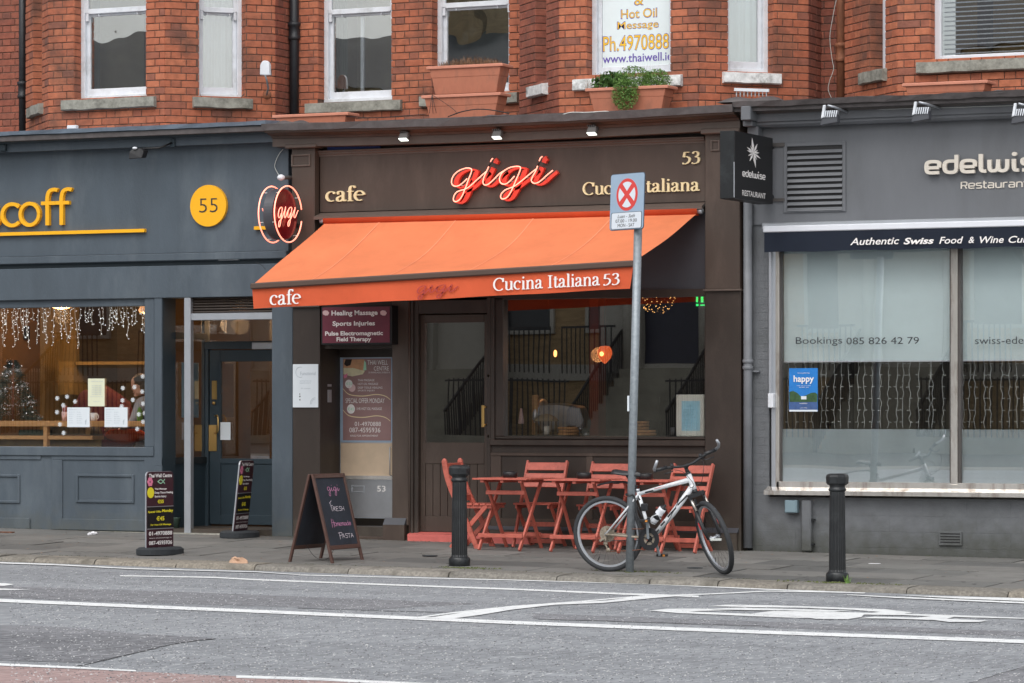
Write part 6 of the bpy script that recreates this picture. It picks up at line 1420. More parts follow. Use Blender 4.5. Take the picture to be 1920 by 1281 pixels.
# ------------------------------------------------------------------ bollards
def bollard(u, v, lab, hpx):
    p0 = G(u, v-2); zc = (p0-CAM).dot(FW); H = hpx*zc/FPX
    t_ = thing('bollard', lab, 'bollard', p0, group='cast iron bollards along the kerb', world=False)
    n = 40; prof_r = .073
    b = MB(); vs = []; 
    hs_ = [.085, .10, H*.55, H-.155]; rs = [.080, .074, .070, .066]
    for h_, r_ in zip(hs_, rs):
        for k in range(n*2): a = math.pi*k/n; rr = r_*(1-.05*(k % 4 in (0,))-.0*(k % 2)); vs.append((rr*math.cos(a), rr*math.sin(a), h_))
    m_ = n*2; fs = [(i*m_+k, i*m_+(k+1) % m_, (i+1)*m_+(k+1) % m_, (i+1)*m_+k) for i in range(3) for k in range(m_)]
    b.add(vs, fs); b.build('shaft', 'black_paint', t_)
    MB().lathe([(.10, -.03), (.10, .06), (.094, .075), (.083, .085)], (0, 0, 0), 8 if 0 else 24).build('base', 'black_paint', t_)
    MB().lathe([(.066, H-.158), (.076, H-.15), (.078, H-.135), (.068, H-.125), (.068, H-.105), (.080, H-.098)], (0, 0, 0), 24).build('collar', 'black_paint', t_)
    b = MB(); oc = lambda r, z: [(r*math.cos(R_(22.5+45*i)), r*math.sin(R_(22.5+45*i)), z) for i in range(8)]
    rings = [(.084, H-.098), (.097, H-.085), (.10, H-.03), (.094, H-.012), (.07, H)]
    vs = [p for r_, z in rings for p in oc(r_, z)]; fs = [(i*8+k, i*8+(k+1) % 8, (i+1)*8+(k+1) % 8, (i+1)*8+k) for i in range(4) for k in range(8)]+[tuple(range(32, 40))]
    b.add(vs, fs); b.build('cap', 'black_paint', t_)
bollard(861.5, 1063, 'black fluted bollard in front of the slatted side chair', 189)
bollard(1570, 1092, 'black fluted bollard by the kerb in front of the grey shop', 202)
# moss and weeds at their feet
for (u, v, w_, lab) in ((880, 1066, .35, 'patch of green moss at the foot of the bollard near the chair'), (1195, 1073, .45, 'green moss round the foot of the sign pole'), (1580, 1094, .5, 'moss and weeds round the foot of the right bollard')):
    p0 = G(u, v); b = MB()
    for i in range(160):
        x_, y_ = random.gauss(0, w_*.5), random.gauss(0, .035); z_ = gz(p0.x+x_, p0.y+y_)+.002
        if p0.y+y_ < -3.8 or (abs(x_) < .05 and 0): continue
        s2 = random.uniform(.004, .02); a = random.uniform(0, 3); h_ = random.uniform(.002, .014)
        b.add([(p0.x+x_-s2*math.cos(a), p0.y+y_-s2*math.sin(a), z_), (p0.x+x_+s2*math.cos(a), p0.y+y_+s2*math.sin(a), z_), (p0.x+x_, p0.y+y_+s2*.5, z_+h_)], [(0, 1, 2)])
    o = b.build('moss', 'moss', kind='stuff'); tag(o, lab, 'moss')
p0 = G(1589, 1094); b = MB()
for i in range(26):
    a = random.uniform(0, 6.28); L = random.uniform(.03, .085); q_ = p0+Vector((random.uniform(-.02, .02), random.uniform(-.02, .01), 0)); e = q_+Vector((math.cos(a)*L*.4, math.sin(a)*L*.4, L)); b.add([q_-Vector((.004, 0, 0)), q_+Vector((.004, 0, 0)), e], [(0, 1, 2)])
o = b.build('weed', 'leaf_light'); tag(o, 'small bright green weed beside the right bollard base', 'weed')
# ================================================================== FURNITURE ON THE PAVEMENT
def place(t_, x, y): t_.location = (x, y, gz(x, y))
# folding table (local: +y towards the building, top .60 x .58)
def make_table():
    t_ = thing('folding_table', 'x', 'table', world=False)
    W, D, H = .60, .60, .715
    top = thing('x', None, None) if 0 else None
    n = 6
    for i in range(n):
        y0 = -D/2+i*D/n; MB().box((-W/2, y0+.004, H-.018), (W/2, y0+D/n-.004, H)).build('tabletop_slat', 'coral', t_, bevel=.002)
    for x_ in (-.20, 0.02, .22): MB().box((x_-.018, -D/2+.02, H-.043), (x_+.018, D/2-.02, H-.018)).build('cleat', 'coral', t_)
    for s in (-1, 1):
        MB().bar((s*.225, .20, H-.03), (s*.225, -.30, 0), .022, .04, up=(0, 1, 0)).build('leg', 'coral', t_, bevel=.003)
        MB().bar((s*.195, -.20, H-.03), (s*.195, .27, 0), .022, .04, up=(0, 1, 0)).build('leg', 'coral', t_, bevel=.003)
    MB().box((-.245, -.275, .125), (.245, -.250, .165)).build('stretcher', 'coral', t_, bevel=.003)
    MB().box((-.215, .19, .125), (.215, .212, .165)).build('stretcher', 'coral', t_, bevel=.003)
    MB().box((-.215, -.165, H-.165), (.215, -.145, H-.125)).build('stretcher', 'coral', t_, bevel=.003)
    return t_
tb = make_table()
labs = ['coral folding slatted table nearest the side chair', 'coral folding slatted table in the middle of the row', 'coral folding slatted table behind the bicycle frame']
def table_xy(uL):   # front-left foot column
    p = G(uL, 1032.5+(uL-898)*.022); return p.x+.225, p.y+.30
for i, uL in enumerate((898, 1031, 1159)):
    x_, y_ = table_xy(uL)
    if i == 0: t_ = tb
    else: t_ = copy_thing(tb, (0, 0, 0))
    place(t_, x_, y_); t_['label'] = labs[i]; t_['group'] = 'coral folding tables outside the brown shop'; t_.rotation_euler.z = R_((-1, 1.5, -.5)[i])
TABLES = [table_xy(u) for u in (898, 1031, 1159)]
# folding chair with horizontal back slats (local: faces -y)
def make_chair():
    t_ = thing('folding_chair', 'x', 'chair', world=False)
    W = .43
    for s in (-1, 1):
        MB().bar((s*W/2, .22, .865), (s*W/2, -.17, 0), .022, .045, up=(0, 1, 0)).build('leg', 'coral', t_, bevel=.003)
        MB().bar((s*(W/2-.03), -.16, .44), (s*(W/2-.03), .24, 0), .022, .04, up=(0, 1, 0)).build('leg', 'coral', t_, bevel=.003)
    def along(z): return .22-(.865-z)*.39/.865
    for z, h in ((.81, .085), (.715, .055), (.625, .05)):
        MB().bar((-W/2, along(z)-.012, z), (W/2, along(z)-.012, z), .016, h, up=(0, .41, .9)).build('back_slat', 'coral', t_, bevel=.003)
    for i in range(6): y0 = -.20+i*.065; MB().box((-W/2+.012, y0, .43), (W/2-.012, y0+.055, .448)).build('seat_slat', 'coral', t_, bevel=.002)
    for s in (-1, 1): MB().box((s*(W/2-.04)-.01, -.19, .395), (s*(W/2-.04)+.01, .17, .43)).build('seat_rail', 'coral', t_)
    MB().bar((-W/2, -.115, .12), (W/2, -.115, .12), .02, .045).build('stretcher', 'coral', t_, bevel=.003)
    MB().bar((-W/2+.03, .19, .055), (W/2-.03, .19, .055), .02, .045).build('stretcher', 'coral', t_, bevel=.003)
    MB().bar((-W/2+.03, .03, .23), (W/2-.03, .03, .23), .02, .045).build('stretcher', 'coral', t_, bevel=.003)
    return t_
ch = make_chair(); labs = ['coral slatted folding chair behind the first table, by the brown door', 'coral slatted folding chair behind the middle table', 'coral slatted folding chair against the wall behind the bicycle handlebar']
for i, (u0, u1) in enumerate(((990, 1067), (1108, 1187), (1258, 1337))):
    yb2 = -.20 if i < 2 else -.26
    uc = (u0+u1)/2; x_ = X(uc, -yb2); t_ = ch if i == 0 else copy_thing(ch, (0, 0, 0)); place(t_, x_, yb2-.22); t_.rotation_euler.z = R_((2, -2, -6)[i]); t_['label'] = labs[i]; t_['group'] = 'coral folding chairs against the wall'
# side chair with curved back and vertical slats (local: faces +x)
t_ = thing('folding_chair', 'coral folding chair with upright back slats, side on behind the bollard', 'chair', world=False)
for s in (-1, 1):
    y = s*.20
    back = [(-.30, .875), (-.275, .74), (-.22, .58), (-.14, .42), (-.04, .22), (.06, 0.0)]
    pts = cr([(a, y, h) for a, h in back], 4); b = MB()
    for p_, q_ in zip(pts[:-1], pts[1:]): b.bar(p_, Vector(q_)+(Vector(q_)-Vector(p_)).normalized()*.004, .024, .05, up=(1, 0, 0))
    b.sphere((-.30, y, .872), .026, sc=(1, .5, 1)); b.build('leg', 'coral', t_)
    MB().bar((.15, y*.86, .43), (-.24, y*.86, 0), .022, .045, up=(1, 0, 0)).build('leg', 'coral', t_, bevel=.003)
for z, xx in ((.82, -.292), (.50, -.185)): MB().bar((xx, -.2, z), (xx, .2, z), .02, .06).build('back_rail', 'coral', t_, bevel=.003)
for k in range(5): y = -.13+k*.065; MB().bar((-.288, y, .80), (-.19, y, .51), .012, .028, up=(0, 1, 0)).build('back_slat', 'coral', t_, bevel=.002)
for k in range(6): x_ = -.20+k*.07; MB().box((x_, -.19, .43-.0), (x_+.058, .19, .448)).build('seat_slat', 'coral', t_, bevel=.002)
for s in (-1, 1): MB().box((-.2, s*.16-.01, .40), (.2, s*.16+.01, .43)).build('seat_rail', 'coral', t_)
MB().bar((-.20, -.17, .05), (-.20, .17, .05), .02, .045).build('stretcher', 'coral', t_); MB().bar((.035, -.19, .07), (.035, .19, .07), .02, .045).build('stretcher', 'coral', t_)
p0 = G(893, 1029.5); place(t_, p0.x-.06, p0.y+.20); t_.rotation_euler.z = R_(3)
# ashtrays
for i, (u, v) in enumerate(((956, 891), (1095, 895), (1210, 896))):
    x_, y_ = TABLES[i]; z_ = gz(x_, y_)+.716
    r = ray(u, v); tt = (z_-CAM.z)/r.z; p0 = CAM+r*tt
    p0 = Vector((P(u, v, -(y_+.03)).x, y_+.03, z_)); p0.x = min(max(p0.x, x_-.2), x_+.2)
    a_ = thing('ashtray', 'black round ashtray on the coral table %s' % ('nearest the side chair', 'in the middle', 'behind the bicycle')[i], 'ashtray', p0, group='black ashtrays on the coral tables', world=False)
    MB().lathe([(.066, 0), (.074, .006), (.074, .05), (.066, .062), (.05, .062), (.045, .03)], (0, 0, 0), 24).build('bowl', 'black_plastic', a_); MB().lathe([(.03, .052), (.06, .058), (.03, .066)], (0, 0, 0), 20).build('lid', 'black_plastic', a_)
# ------------------------------------------------------------------ chalkboard A-frame
A = G(633, 1056); Bp = G(691, 1048.5); Cc = G(551, 1053.5)
cx, cy = (A.x+Cc.x)/2, (A.y+Bp.y)/2; AF = thing('chalkboard', 'black A-frame chalkboard with pink and white handwriting', 'chalkboard', (cx, cy-.10, gz(cx, cy-.1)-.008), world=False)
hs2 = abs(A.x-Cc.x)/2; hw2 = max(.27, abs(Bp.y-A.y)/2); HT = .835
for sgn, nm in ((1, 'front'), (-1, 'rear')):
    dirv = Vector((-sgn*hs2*.93, 0, HT)); L = dirv.length; u_ = dirv.normalized(); n_ = Vector((u_.z*sgn, 0, -u_.x*sgn)).normalized()
    if n_.x*sgn < 0: n_ = -n_
    o_ = Vector((sgn*hs2, 0, 0)); ac = Vector((0, 1, 0))
    for e in (-1, 1): MB().bar(o_+ac*e*hw2, o_+ac*e*hw2+u_*L, .036, .022, up=n_).build('leg', 'board_wood', AF, bevel=.003)
    MB().bar(o_+ac*-hw2+u_*(L-.02), o_+ac*hw2+u_*(L-.02), .04, .022, up=n_).build('rail', 'board_wood', AF, bevel=.003); MB().bar(o_+ac*-hw2+u_*.15, o_+ac*hw2+u_*.15, .04, .02, up=n_).build('rail', 'board_wood', AF, bevel=.003)
    q0 = o_+u_*.16; MB().add([q0+ac*-hw2, q0+ac*hw2, q0+ac*hw2+u_*(L-.2), q0+ac*-hw2+u_*(L-.2)]+[q0+ac*-hw2-n_*.008, q0+ac*hw2-n_*.008, q0+ac*hw2+u_*(L-.2)-n_*.008, q0+ac*-hw2+u_*(L-.2)-n_*.008], [(0,1,2,3),(4,7,6,5),(0,4,5,1),(2,6,7,3)]).build('board', 'chalkboard', AF)
    if sgn == 1: fo, fu, fn = o_, u_, n_
MB().tube(cr([(hs2*.8, -.1, .2), (hs2*.4, -.1, .06), (0, -.08, .02), (-hs2*.4, -.1, .07), (-hs2*.8, -.1, .2)], 4), .0025, 4).build('chain', 'iron', AF)
# handwriting: strokes on board (a: across 0..1 left->right as read, h: up in metres)
def chalk(strokes, m, wdt=.0042):
    mb = MB()
    for st in strokes:
        pts = cr(st, 4) if len(st) > 2 else [st[0], ((st[0][0]+st[1][0])/2, (st[0][1]+st[1][1])/2), st[1]]
        pts = [((a-.5)*2*hw2, h) for a, h in pts]
        stroke_solid(mb, pts, lambda dx, dy: wdt, lambda a, h, o: fo+Vector((0, 1, 0))*a+fu*h+fn*(.002+o), .001)
    mb.build('handwriting', m, AF)
def tr(st, a0, h0, sa, sh): return [[(a0+x*sa, h0+y*sh) for x, y in s] for s in st]
gg = [[(.9,.9),(.5,1.1),(.1,.7),(.3,.2),(.8,.5),(.95,.9),(.9,.2),(.75,-.9),(.3,-.9),(.5,-.2),(1.2,.3),(1.6,.9)], [(1.6,.9),(1.5,.3),(1.7,.1),(2.1,.4),(2.4,.8)], [(1.68,1.35),(1.70,1.5)],
      [(3.0,.9),(2.6,1.0),(2.3,.6),(2.6,.1),(2.95,.5),(3.05,.9),(3.0,-.1),(2.8,-.9),(2.4,-.8),(2.7,-.1),(3.3,.4),(3.6,.9)], [(3.6,.9),(3.55,.3),(3.8,.1),(4.2,.6)], [(3.7,1.35),(3.72,1.5)]]
chalk(tr(gg, .36, .69, .095, .042), 'chalk_pink')
F_ = [[(.2,0),(.1,1.2)], [(.0,1.1),(.35,1.45)], [(.1,.7),(.4,.8)]]; R2 = [[(0,0),(0,.6)], [(0,.6),(.3,.5),(.05,.3)], [(.1,.3),(.35,0)]]; E2 = [[(0,0),(0,.6)], [(0,.6),(.3,.6)], [(0,.3),(.25,.3)], [(0,0),(.3,0)]]
S2_ = [[(.35,.55),(.1,.6),(.05,.4),(.3,.25),(.25,.02),(0,.05)]]; H2 = [[(0,0),(0,.6)], [(.3,0),(.3,.6)], [(0,.3),(.3,.3)]]
def word(gl, a0, h0, sa, sh, adv=.42): 
    out = []; x = a0
    for g in gl: out += tr(g, x, h0, sa, sh); x += adv*sa
    return out
chalk(word([F_, R2, E2, S2_, H2], .33, .50, .22, .07), 'chalk')
Hh = [[(0,-.2),(.05,1.1)], [(.35,-.2),(.3,1.0)], [(-.05,.5),(.45,.55)]]; o2 = [[(.3,.4),(.1,.5),(0,.25),(.15,0),(.35,.2),(.3,.4)]]; m2 = [[(0,0),(.02,.45)], [(.02,.35),(.15,.45),(.18,.05)], [(.18,.35),(.32,.45),(.35,0)]]; e2 = [[(0,.2),(.3,.25),(.2,.45),(.02,.3),(.05,.05),(.3,.05)]]; a2 = [[(.3,.4),(.05,.35),(.02,.1),(.25,.05),(.3,.4),(.33,0)]]; d2 = [[(.3,.7),(.3,0)], [(.3,.35),(.05,.35),(.03,.05),(.3,.1)]]
chalk(word([Hh, o2, m2, e2, m2, a2, d2, e2], .26, .355, .20, .066, .40), 'chalk_pink')
P2 = [[(.05,-.15),(.05,.8)], [(-.1,.75),(.35,.8),(.4,.5),(.05,.35)]]; A2 = [[(0,0),(.15,.6),(.3,0)], [(.05,.25),(.28,.25)]]; T2 = [[(.15,0),(.15,.6)], [(-.02,.6),(.34,.6)]]
chalk(word([P2, A2, S2_, T2, A2], .42, .235, .24, .068, .40), 'chalk')
# ------------------------------------------------------------------ forecourt swing signs (face along the street)
def swing_sign(base_p, yaw, lean_, lab):
    t_ = thing('forecourt_sign', lab, 'sign', base_p, world=False, group='black and maroon forecourt price signs')
    t_.rotation_euler = (0, 0, yaw)
    W, Hh_ = .43, .735; z0 = .07
    # base: rounded rubber loop
    b = MB(); out = [(.285*math.cos(R_(a))*(1 if 1 else 1), .20*math.sin(R_(a))) for a in range(0, 360, 12)]
    vs = [(x_, y_, .0) for x_, y_ in out]+[(x_*1.0, y_*1.0, .05) for x_, y_ in out]+[(x_*.9, y_*.86, .068) for x_, y_ in out]; n = len(out)
    b.add(vs, [(i, (i+1) % n, n+(i+1) % n, n+i) for i in range(n)]+[(n+i, n+(i+1) % n, 2*n+(i+1) % n, 2*n+i) for i in range(n)]+[tuple(range(2*n, 3*n))]); b.build('base', 'rubber', t_)
    sh = math.tan(lean_); 
    def Q(a, h, o=0.0): return Vector((a, -o+sh*(h), h))
    def rect(a0, a1, h0, h1, o, m_, nm):
        MB().add([Q(a0, h0, o), Q(a1, h0, o), Q(a1, h1, o), Q(a0, h1, o), Q(a0, h0, o-.004), Q(a1, h0, o-.004), Q(a1, h1, o-.004), Q(a0, h1, o-.004)], [(0,1,2,3),(4,7,6,5),(0,4,5,1),(1,5,6,2),(2,6,7,3),(3,7,4,0)]).build(nm, m_, t_)
    rect(-.16, -.03, .04, z0+.02, .0, 'black_plastic', 'spring_foot'); rect(.03, .16, .04, z0+.02, .0, 'black_plastic', 'spring_foot')
    pr = [(-W/2, z0), (W/2, z0)]+[(W/2-.04+.04*math.cos(R_(a)), z0+Hh_-.04+.04*math.sin(R_(a))) for a in (0, 30, 60, 90)]+[(-W/2+.04+.04*math.cos(R_(a)), z0+Hh_-.04+.04*math.sin(R_(a))) for a in (90, 120, 150, 180)]
    MB().prism([Q(a*1.02, z0+(h-z0)*1.008-.003, -.004) for a, h in pr], (0, .014, 0)).build('frame', 'alu', t_)
    MB().prism([Q(a, h, .004) for a, h in pr], (0, .007, 0)).build('panel', 'sign_maroon', t_)
    def y(f): return z0+Hh_*(1-f)
    rect(-W/2, W/2, y(.755), y(.462), .0065, 'sign_black', 'band'); rect(-W/2, W/2, y(.466), y(.457), .008, 'alu', 'strip'); rect(-W/2, W/2, y(.760), y(.751), .008, 'alu', 'strip')
    ey = Vector((0, sh, 1))
    def T(m_, its): lines_to(t_, m_, 'lettering', [(s_, (a0-.5)*W, z0+Hh_*(1-f1), (a1-.5)*W, z0+Hh_*(1-f0))+tuple(r) for s_, a0, f0, a1, f1, *r in its], Vector((0, -.0085, 0)), Vector((1, 0, 0)), ey)
    T('white_letter', [('Thai Well Centre', .05, .025, .93, .075, .03), ('Thai Massage', .27, .215, .73, .245, .03), ('Deep Tissue Healing', .27, .262, .97, .298, .03), ('Sports Injury', .27, .312, .72, .348, .03), ('01-4970888', .05, .79, .94, .845, .03), ('www.thaimassage.ie', .06, .87, .92, .89), ('087-4595936', .05, .915, .94, .97, .03)])
    T('sign_yellow', [('€55', .38, .37, .62, .42, .03), ('Special Offer', .02, .515, .54, .55, .03), ('Monday', .56, .50, .98, .55, .04), ('€45', .34, .59, .64, .65, .03), ('1hr Hot Oil Massage', .12, .69, .90, .72, .03)])
    def disc(a0, f0, ra, rf, m_, nm, o=.0075): MB().prism([Q((a0-.5)*W+ra*math.cos(R_(k)), y(f0)+rf*math.sin(R_(k)), o) for k in range(0, 360, 20)], (0, .002, 0)).build(nm, m_, t_)
    disc(.125, .275, .055, .053, 'sign_yellow', 'badge'); b = MB()
    for k in range(6): a = R_(k*60); b.prism([Q((.10-.5)*W+.028*math.cos(a)+.020*math.cos(R_(j)), y(.13)+.028*math.sin(a)+.020*math.sin(R_(j)), .0074+.0004*k) for j in range(0, 360, 45)], (0, .001, 0))
    b.build('flower', 'pink', t_)
    b = MB(); pts = cr([(.06, -.022), (0, .018), (-.045, .004), (-.055, 0), (-.045, -.004), (0, -.018), (.06, .022)], 4); stroke_solid(b, [(a+(.52-.5)*W, h+y(.13)) for a, h in pts], lambda dx, dy: .008, lambda a, h, o: Q(a, h, .0075+o), .001); b.build('ribbon', 'mint', t_)
    return t_
p0 = G(300, 1039); swing_sign(Vector((p0.x, p0.y, gz(p0.x, p0.y))), R_(85), 0.0, 'upright forecourt price sign on a rubber base near the kerb, left')
p0 = G(503, 1001); p0.y = min(p0.y, -.30); swing_sign(Vector((p0.x, p0.y, gz(p0.x, p0.y))), R_(101), R_(-6), 'tilted forecourt price sign against the blue pilaster')
# ------------------------------------------------------------------ bicycle
rc = G(1141, 1071); fc = G(1350, 1078)
yb0 = -3.19; rc = Vector((X(1142, -yb0), yb0, 0)); rc.z = gz(rc.x, rc.y)
LEAN = R_(3)
BK = thing('bicycle', 'white mountain bike locked to the sign pole, front wheel turned to the road', 'bicycle', rc, world=False)
BK.rotation_euler = (0, 0, R_(0))
def bp(s, h, l=0.0):     # s along +x, h up in the plane, l lateral towards the building
    return Vector((s, l*math.cos(LEAN)-h*math.sin(LEAN), h*math.cos(LEAN)+l*math.sin(LEAN)-SL*s))
WR = .345
def wheel(c, ax, fwd, up, nm):
    """c centre, ax axle direction, fwd/up span the wheel plane"""
    def cp(r, a, o=0): return c+fwd*r*math.cos(a)+up*r*math.sin(a)+ax*o
    N = 48
    b = MB(); b.tube([cp(WR-.022, 2*math.pi*i/N) for i in range(N)], .0235, 10, closed=True); W_ = b.build(nm, 'tyre', BK)
    b = MB(); vs = []
    for i in range(N):
        a = 2*math.pi*i/N
        for r, o in ((WR-.042, -.012), (WR-.042, .012), (WR-.060, .010), (WR-.060, -.010)): vs.append(cp(r, a, o))
    b.add(vs, [(i*4+k, i*4+(k+1) % 4, ((i+1) % N)*4+(k+1) % 4, ((i+1) % N)*4+k) for i in range(N) for k in range(4)]); b.build('rim', 'alu', W_)
    b = MB()
    for i in range(32): a = 2*math.pi*i/32; s = 1 if i % 2 else -1; b.tube([cp(.018, a+.9*s, .03*s), cp(WR-.062, a, 0)], .0009, 4, caps=False)
    b.build('spokes', 'iron', W_, kind='stuff')
    b = MB(); b.cyl(c-ax*.05, c+ax*.05, .016, 12); b.cyl(c-ax*.034, c-ax*.028, .027, 14); b.cyl(c+ax*.028, c+ax*.034, .027, 14); b.build('hub', 'alu', W_)
    b = MB(); a = 4.3; b.bar(cp(WR-.07, a), cp(WR-.115, a), .006); b.build('valve', 'bike_black', W_)
    return W_
lat = (bp(0, 0, 1)-bp(0, 0, 0)).normalized(); up_ = (bp(0, 1)-bp(0, 0)).normalized(); fw_ = (bp(1, 0)-bp(0, 0)).normalized()
rearc = bp(0, WR)
wheel(rearc, lat, fw_, up_, 'rear_wheel')
# steering geometry
ht, hb = (.80, .90), (.853, .765); ang = math.atan2(ht[0]-hb[0], ht[1]-hb[1])
axp = bp(*hb); axd = (bp(*ht)-bp(*hb)).normalized()
STE = Matrix.Rotation(R_(-47), 4, axd)
def st(s, h, l=0.0): return axp + STE.to_3x3() @ (bp(s, h, l)-axp)
steer = STE.to_3x3()
k_ = (WR-.765)/(ht[1]-hb[1]); fx = hb[0]+(ht[0]-hb[0])*k_+.045
fcen = st(fx, WR)
dz_ = 0
wheel(fcen, (steer @ lat).normalized(), (steer @ fw_).normalized(), (steer @ up_).normalized(), 'front_wheel')
BBp = (.425, .315); STt = (.30, .745)
def tb_(nm, a, b2, r, m='bike_white', n=14): return MB().tube([a, b2], r, n).build(nm, m, BK)
FR = MB(); FR.tube([bp(ht[0]+.02, ht[1]-.045), bp(.60, .797), bp(STt[0]+.012, STt[1]-.03)], [.024, .019, .017], 12)
FR.tube([bp(hb[0]-.005, hb[1]+.045), bp(.64, .545), bp(BBp[0]+.02, BBp[1]+.02)], [.028, .027, .024], 14)
FR.tube([bp(*STt), bp(*BBp)], .0165, 12); FR.tube([bp(*ht), bp(*hb)], .026, 16)
for s in (-1, 1):
    FR.tube([bp(STt[0]+.01, STt[1]-.035, s*.018), bp(.19, .56, s*.05), bp(0, WR, s*.062)], [.009, .009, .008], 8)
FR = FR.build('frame', 'bike_white', BK)
b = MB()
for s in (-1, 1): b.tube([bp(.0, WR, s*.062), bp(.2, WR-.012, s*.05), bp(BBp[0], BBp[1], s*.03)], [.010, .012, .013], 8)
b.build('chain_stay', 'bike_dirty', BK)
b = MB(); b.cyl(bp(BBp[0], BBp[1], -.045), bp(BBp[0], BBp[1], .045), .022, 16); b.build('bottom_bracket', 'bike_black', BK)
# decals on tubes
def decal(a, b2, off, r, m, nm='decal'):
    b = MB(); b.tube([a+off, b2+off], r, 8); b.build(nm, m, FR)
nr = -lat
decal(bp(.60, .515), bp(.68, .60), nr*.0225, .009, 'bike_black'); decal(bp(.53, .435), bp(.57, .475), nr*.022, .009, 'bike_black'); decal(bp(.70, .625), bp(.79, .715), nr*.0215, .0085, 'bike_black')
decal(bp(.49, .38), bp(.51, .40), nr*.021, .007, 'bike_black'); decal(bp(.55, .445), bp(.73, .65), nr*.019+Vector((0, 0, .016)), .005, 'bike_red')
decal(bp(.38, .738), bp(.46, .760), nr*.011+Vector((0, 0, -.008)), .009, 'bike_black'); decal(bp(.47, .763), bp(.70, .826), nr*.0125, .006, 'bike_red'); decal(bp(.31, .70), bp(.325, .66), nr*.008, .01, 'bike_black')
decal(bp(.385, .45), bp(.40, .39), nr*.008, .011, 'bike_red')
# saddle, post
MB().cyl(bp(.303, .73), bp(.19, .89), .013, 12).build('seat_post', 'bike_black', BK); MB().cyl(bp(.303, .735), bp(.298, .76), .019, 12).build('seat_clamp', 'alu', BK)
b = MB(); rows_ = [(.155, .925, .0), (.16, .932, .055), (.20, .935, .070), (.26, .925, .055), (.33, .918, .028), (.40, .915, .016), (.43, .908, .005)]
vs = []
for s, h, w_ in rows_:
    for k in range(9): a = math.pi*k/8; vs.append(bp(s-.10, h-.03*(1-math.sin(a))-.012*abs(math.cos(a)), w_*math.cos(a)+.0001))
b.add(vs, [(i*9+k, i*9+k+1, (i+1)*9+k+1, (i+1)*9+k) for i in range(6) for k in range(8)]+[(i*9, (i+1)*9, (i+1)*9+8, i*9+8) for i in range(6)], True); b.build('saddle', 'bike_black', BK)
MB().tube([bp(.10, .89, .02), bp(.18, .88, .02), bp(.26, .89, .02)], .004, 6).tube([bp(.10, .89, -.02), bp(.18, .88, -.02), bp(.26, .89, -.02)], .004, 6).build('saddle_rail', 'steel', BK)
# mudguard
b = MB(); pts = [(.30, .815-.03), (.18, .825), (.05, .823), (-.06, .80), (-.10, .786)]; vs = []
for i, (s, h) in enumerate(pts):
    w_ = (.012, .022, .028, .028, .018)[i]
    for l, dh in ((-w_, -.008), (0, .006), (w_, -.008)): vs.append(bp(s, h, l) + up_*dh); 
b.add(vs+[v-up_*.004 for v in vs], [(i*3+k, i*3+k+1, (i+1)*3+k+1, (i+1)*3+k) for i in range(4) for k in (0, 1)]+[(15+i*3+k, 15+i*3+k+1, 15+(i+1)*3+k+1, 15+(i+1)*3+k) for i in range(4) for k in (0, 1)], True); b.build('mudguard', 'bike_black', BK)
# drive train
ccn = bp(BBp[0], BBp[1], -.055)
def ring(c, r0, r1, th, m, nm, n=36, teeth=False):
    b = MB(); vs = []
    for i in range(n):
        a = 2*math.pi*i/n; ro = r1+(.004 if teeth and i % 2 else 0)
        for r, o in ((ro, -th), (ro, th), (r0, th), (r0, -th)): vs.append(c+fw_*r*math.cos(a)+up_*r*math.sin(a)+lat*o)
    b.add(vs, [(i*4+k, i*4+(k+1) % 4, ((i+1) % n)*4+(k+1) % 4, ((i+1) % n)*4+k) for i in range(n) for k in range(4)]); return b.build(nm, m, BK)
ring(ccn, .055, .092, .002, 'bike_black', 'chainring', 48, True); ring(ccn-lat*.006, .092, .102, .002, 'bike_black', 'chain_guard'); ring(ccn+lat*.008, .03, .07, .002, 'bike_dirty', 'chainring', 40, True)
b = MB()
for k in range(5): a = 2*math.pi*k/5+.4; b.bar(ccn, ccn+fw_*.06*math.cos(a)+up_*.06*math.sin(a), .014, .006)
b.build('spider', 'bike_black', BK)
def crank(aang, l, nm):
    a = R_(aang); c0 = bp(BBp[0], BBp[1], l); c1 = c0+fw_*.17*math.cos(a)+up_*.17*math.sin(a)+lat*(.01 if l > 0 else -.01)
    MB().bar(c0, c1, .024, .013, up=lat).build(nm, 'galv', BK, bevel=.003)
    b = MB(); pe = c1+lat*(.055 if l > 0 else -.055); b.bar(c1, pe, .012); b.box(pe+Vector((-.045, -.035, -.012)), pe+Vector((.045, .035, .012))); b.build('pedal', 'bike_black', BK, bevel=.004); MB().box(pe+Vector((.02, -.037, -.008)), pe+Vector((.042, -.035, .008))).build('pedal_reflector', 'amber', BK)
crank(91, -.075, 'crank'); crank(-75, .07, 'crank')
csc = bp(0, WR, -.035)
for k, r in enumerate((.052, .045, .038, .031, .024)):
    ring(csc-lat*(.004*k-.01), .02, r, .0012, 'bike_dirty', 'sprocket', 28, True)
ring(csc+lat*.012, .03, .075, .001, 'bike_dirty', 'spoke_guard', 32)
b = MB(); b.bar(bp(.0, WR-.02, -.06), bp(-.01, .255, -.06), .018, .012); b.bar(bp(-.01, .265, -.055), bp(.02, .20, -.055), .016, .01); b.cyl(bp(-.005, .262, -.062), bp(-.005, .262, -.048), .02, 12); b.cyl(bp(.02, .202, -.062), bp(.02, .202, -.048), .02, 12); b.bar(bp(-.01, WR-.035, -.07), bp(-.05, WR-.06, -.07), .03, .02); b.build('derailleur', 'bike_dirty', BK)
MB().tube([bp(.0, WR+.046, -.045), bp(BBp[0], BBp[1]+.09, -.05)], .004, 5).tube([bp(.03, .19, -.05), bp(.2, .20, -.05), bp(BBp[0], BBp[1]-.09, -.05)], .004, 5).build('chain', 'rust', BK)
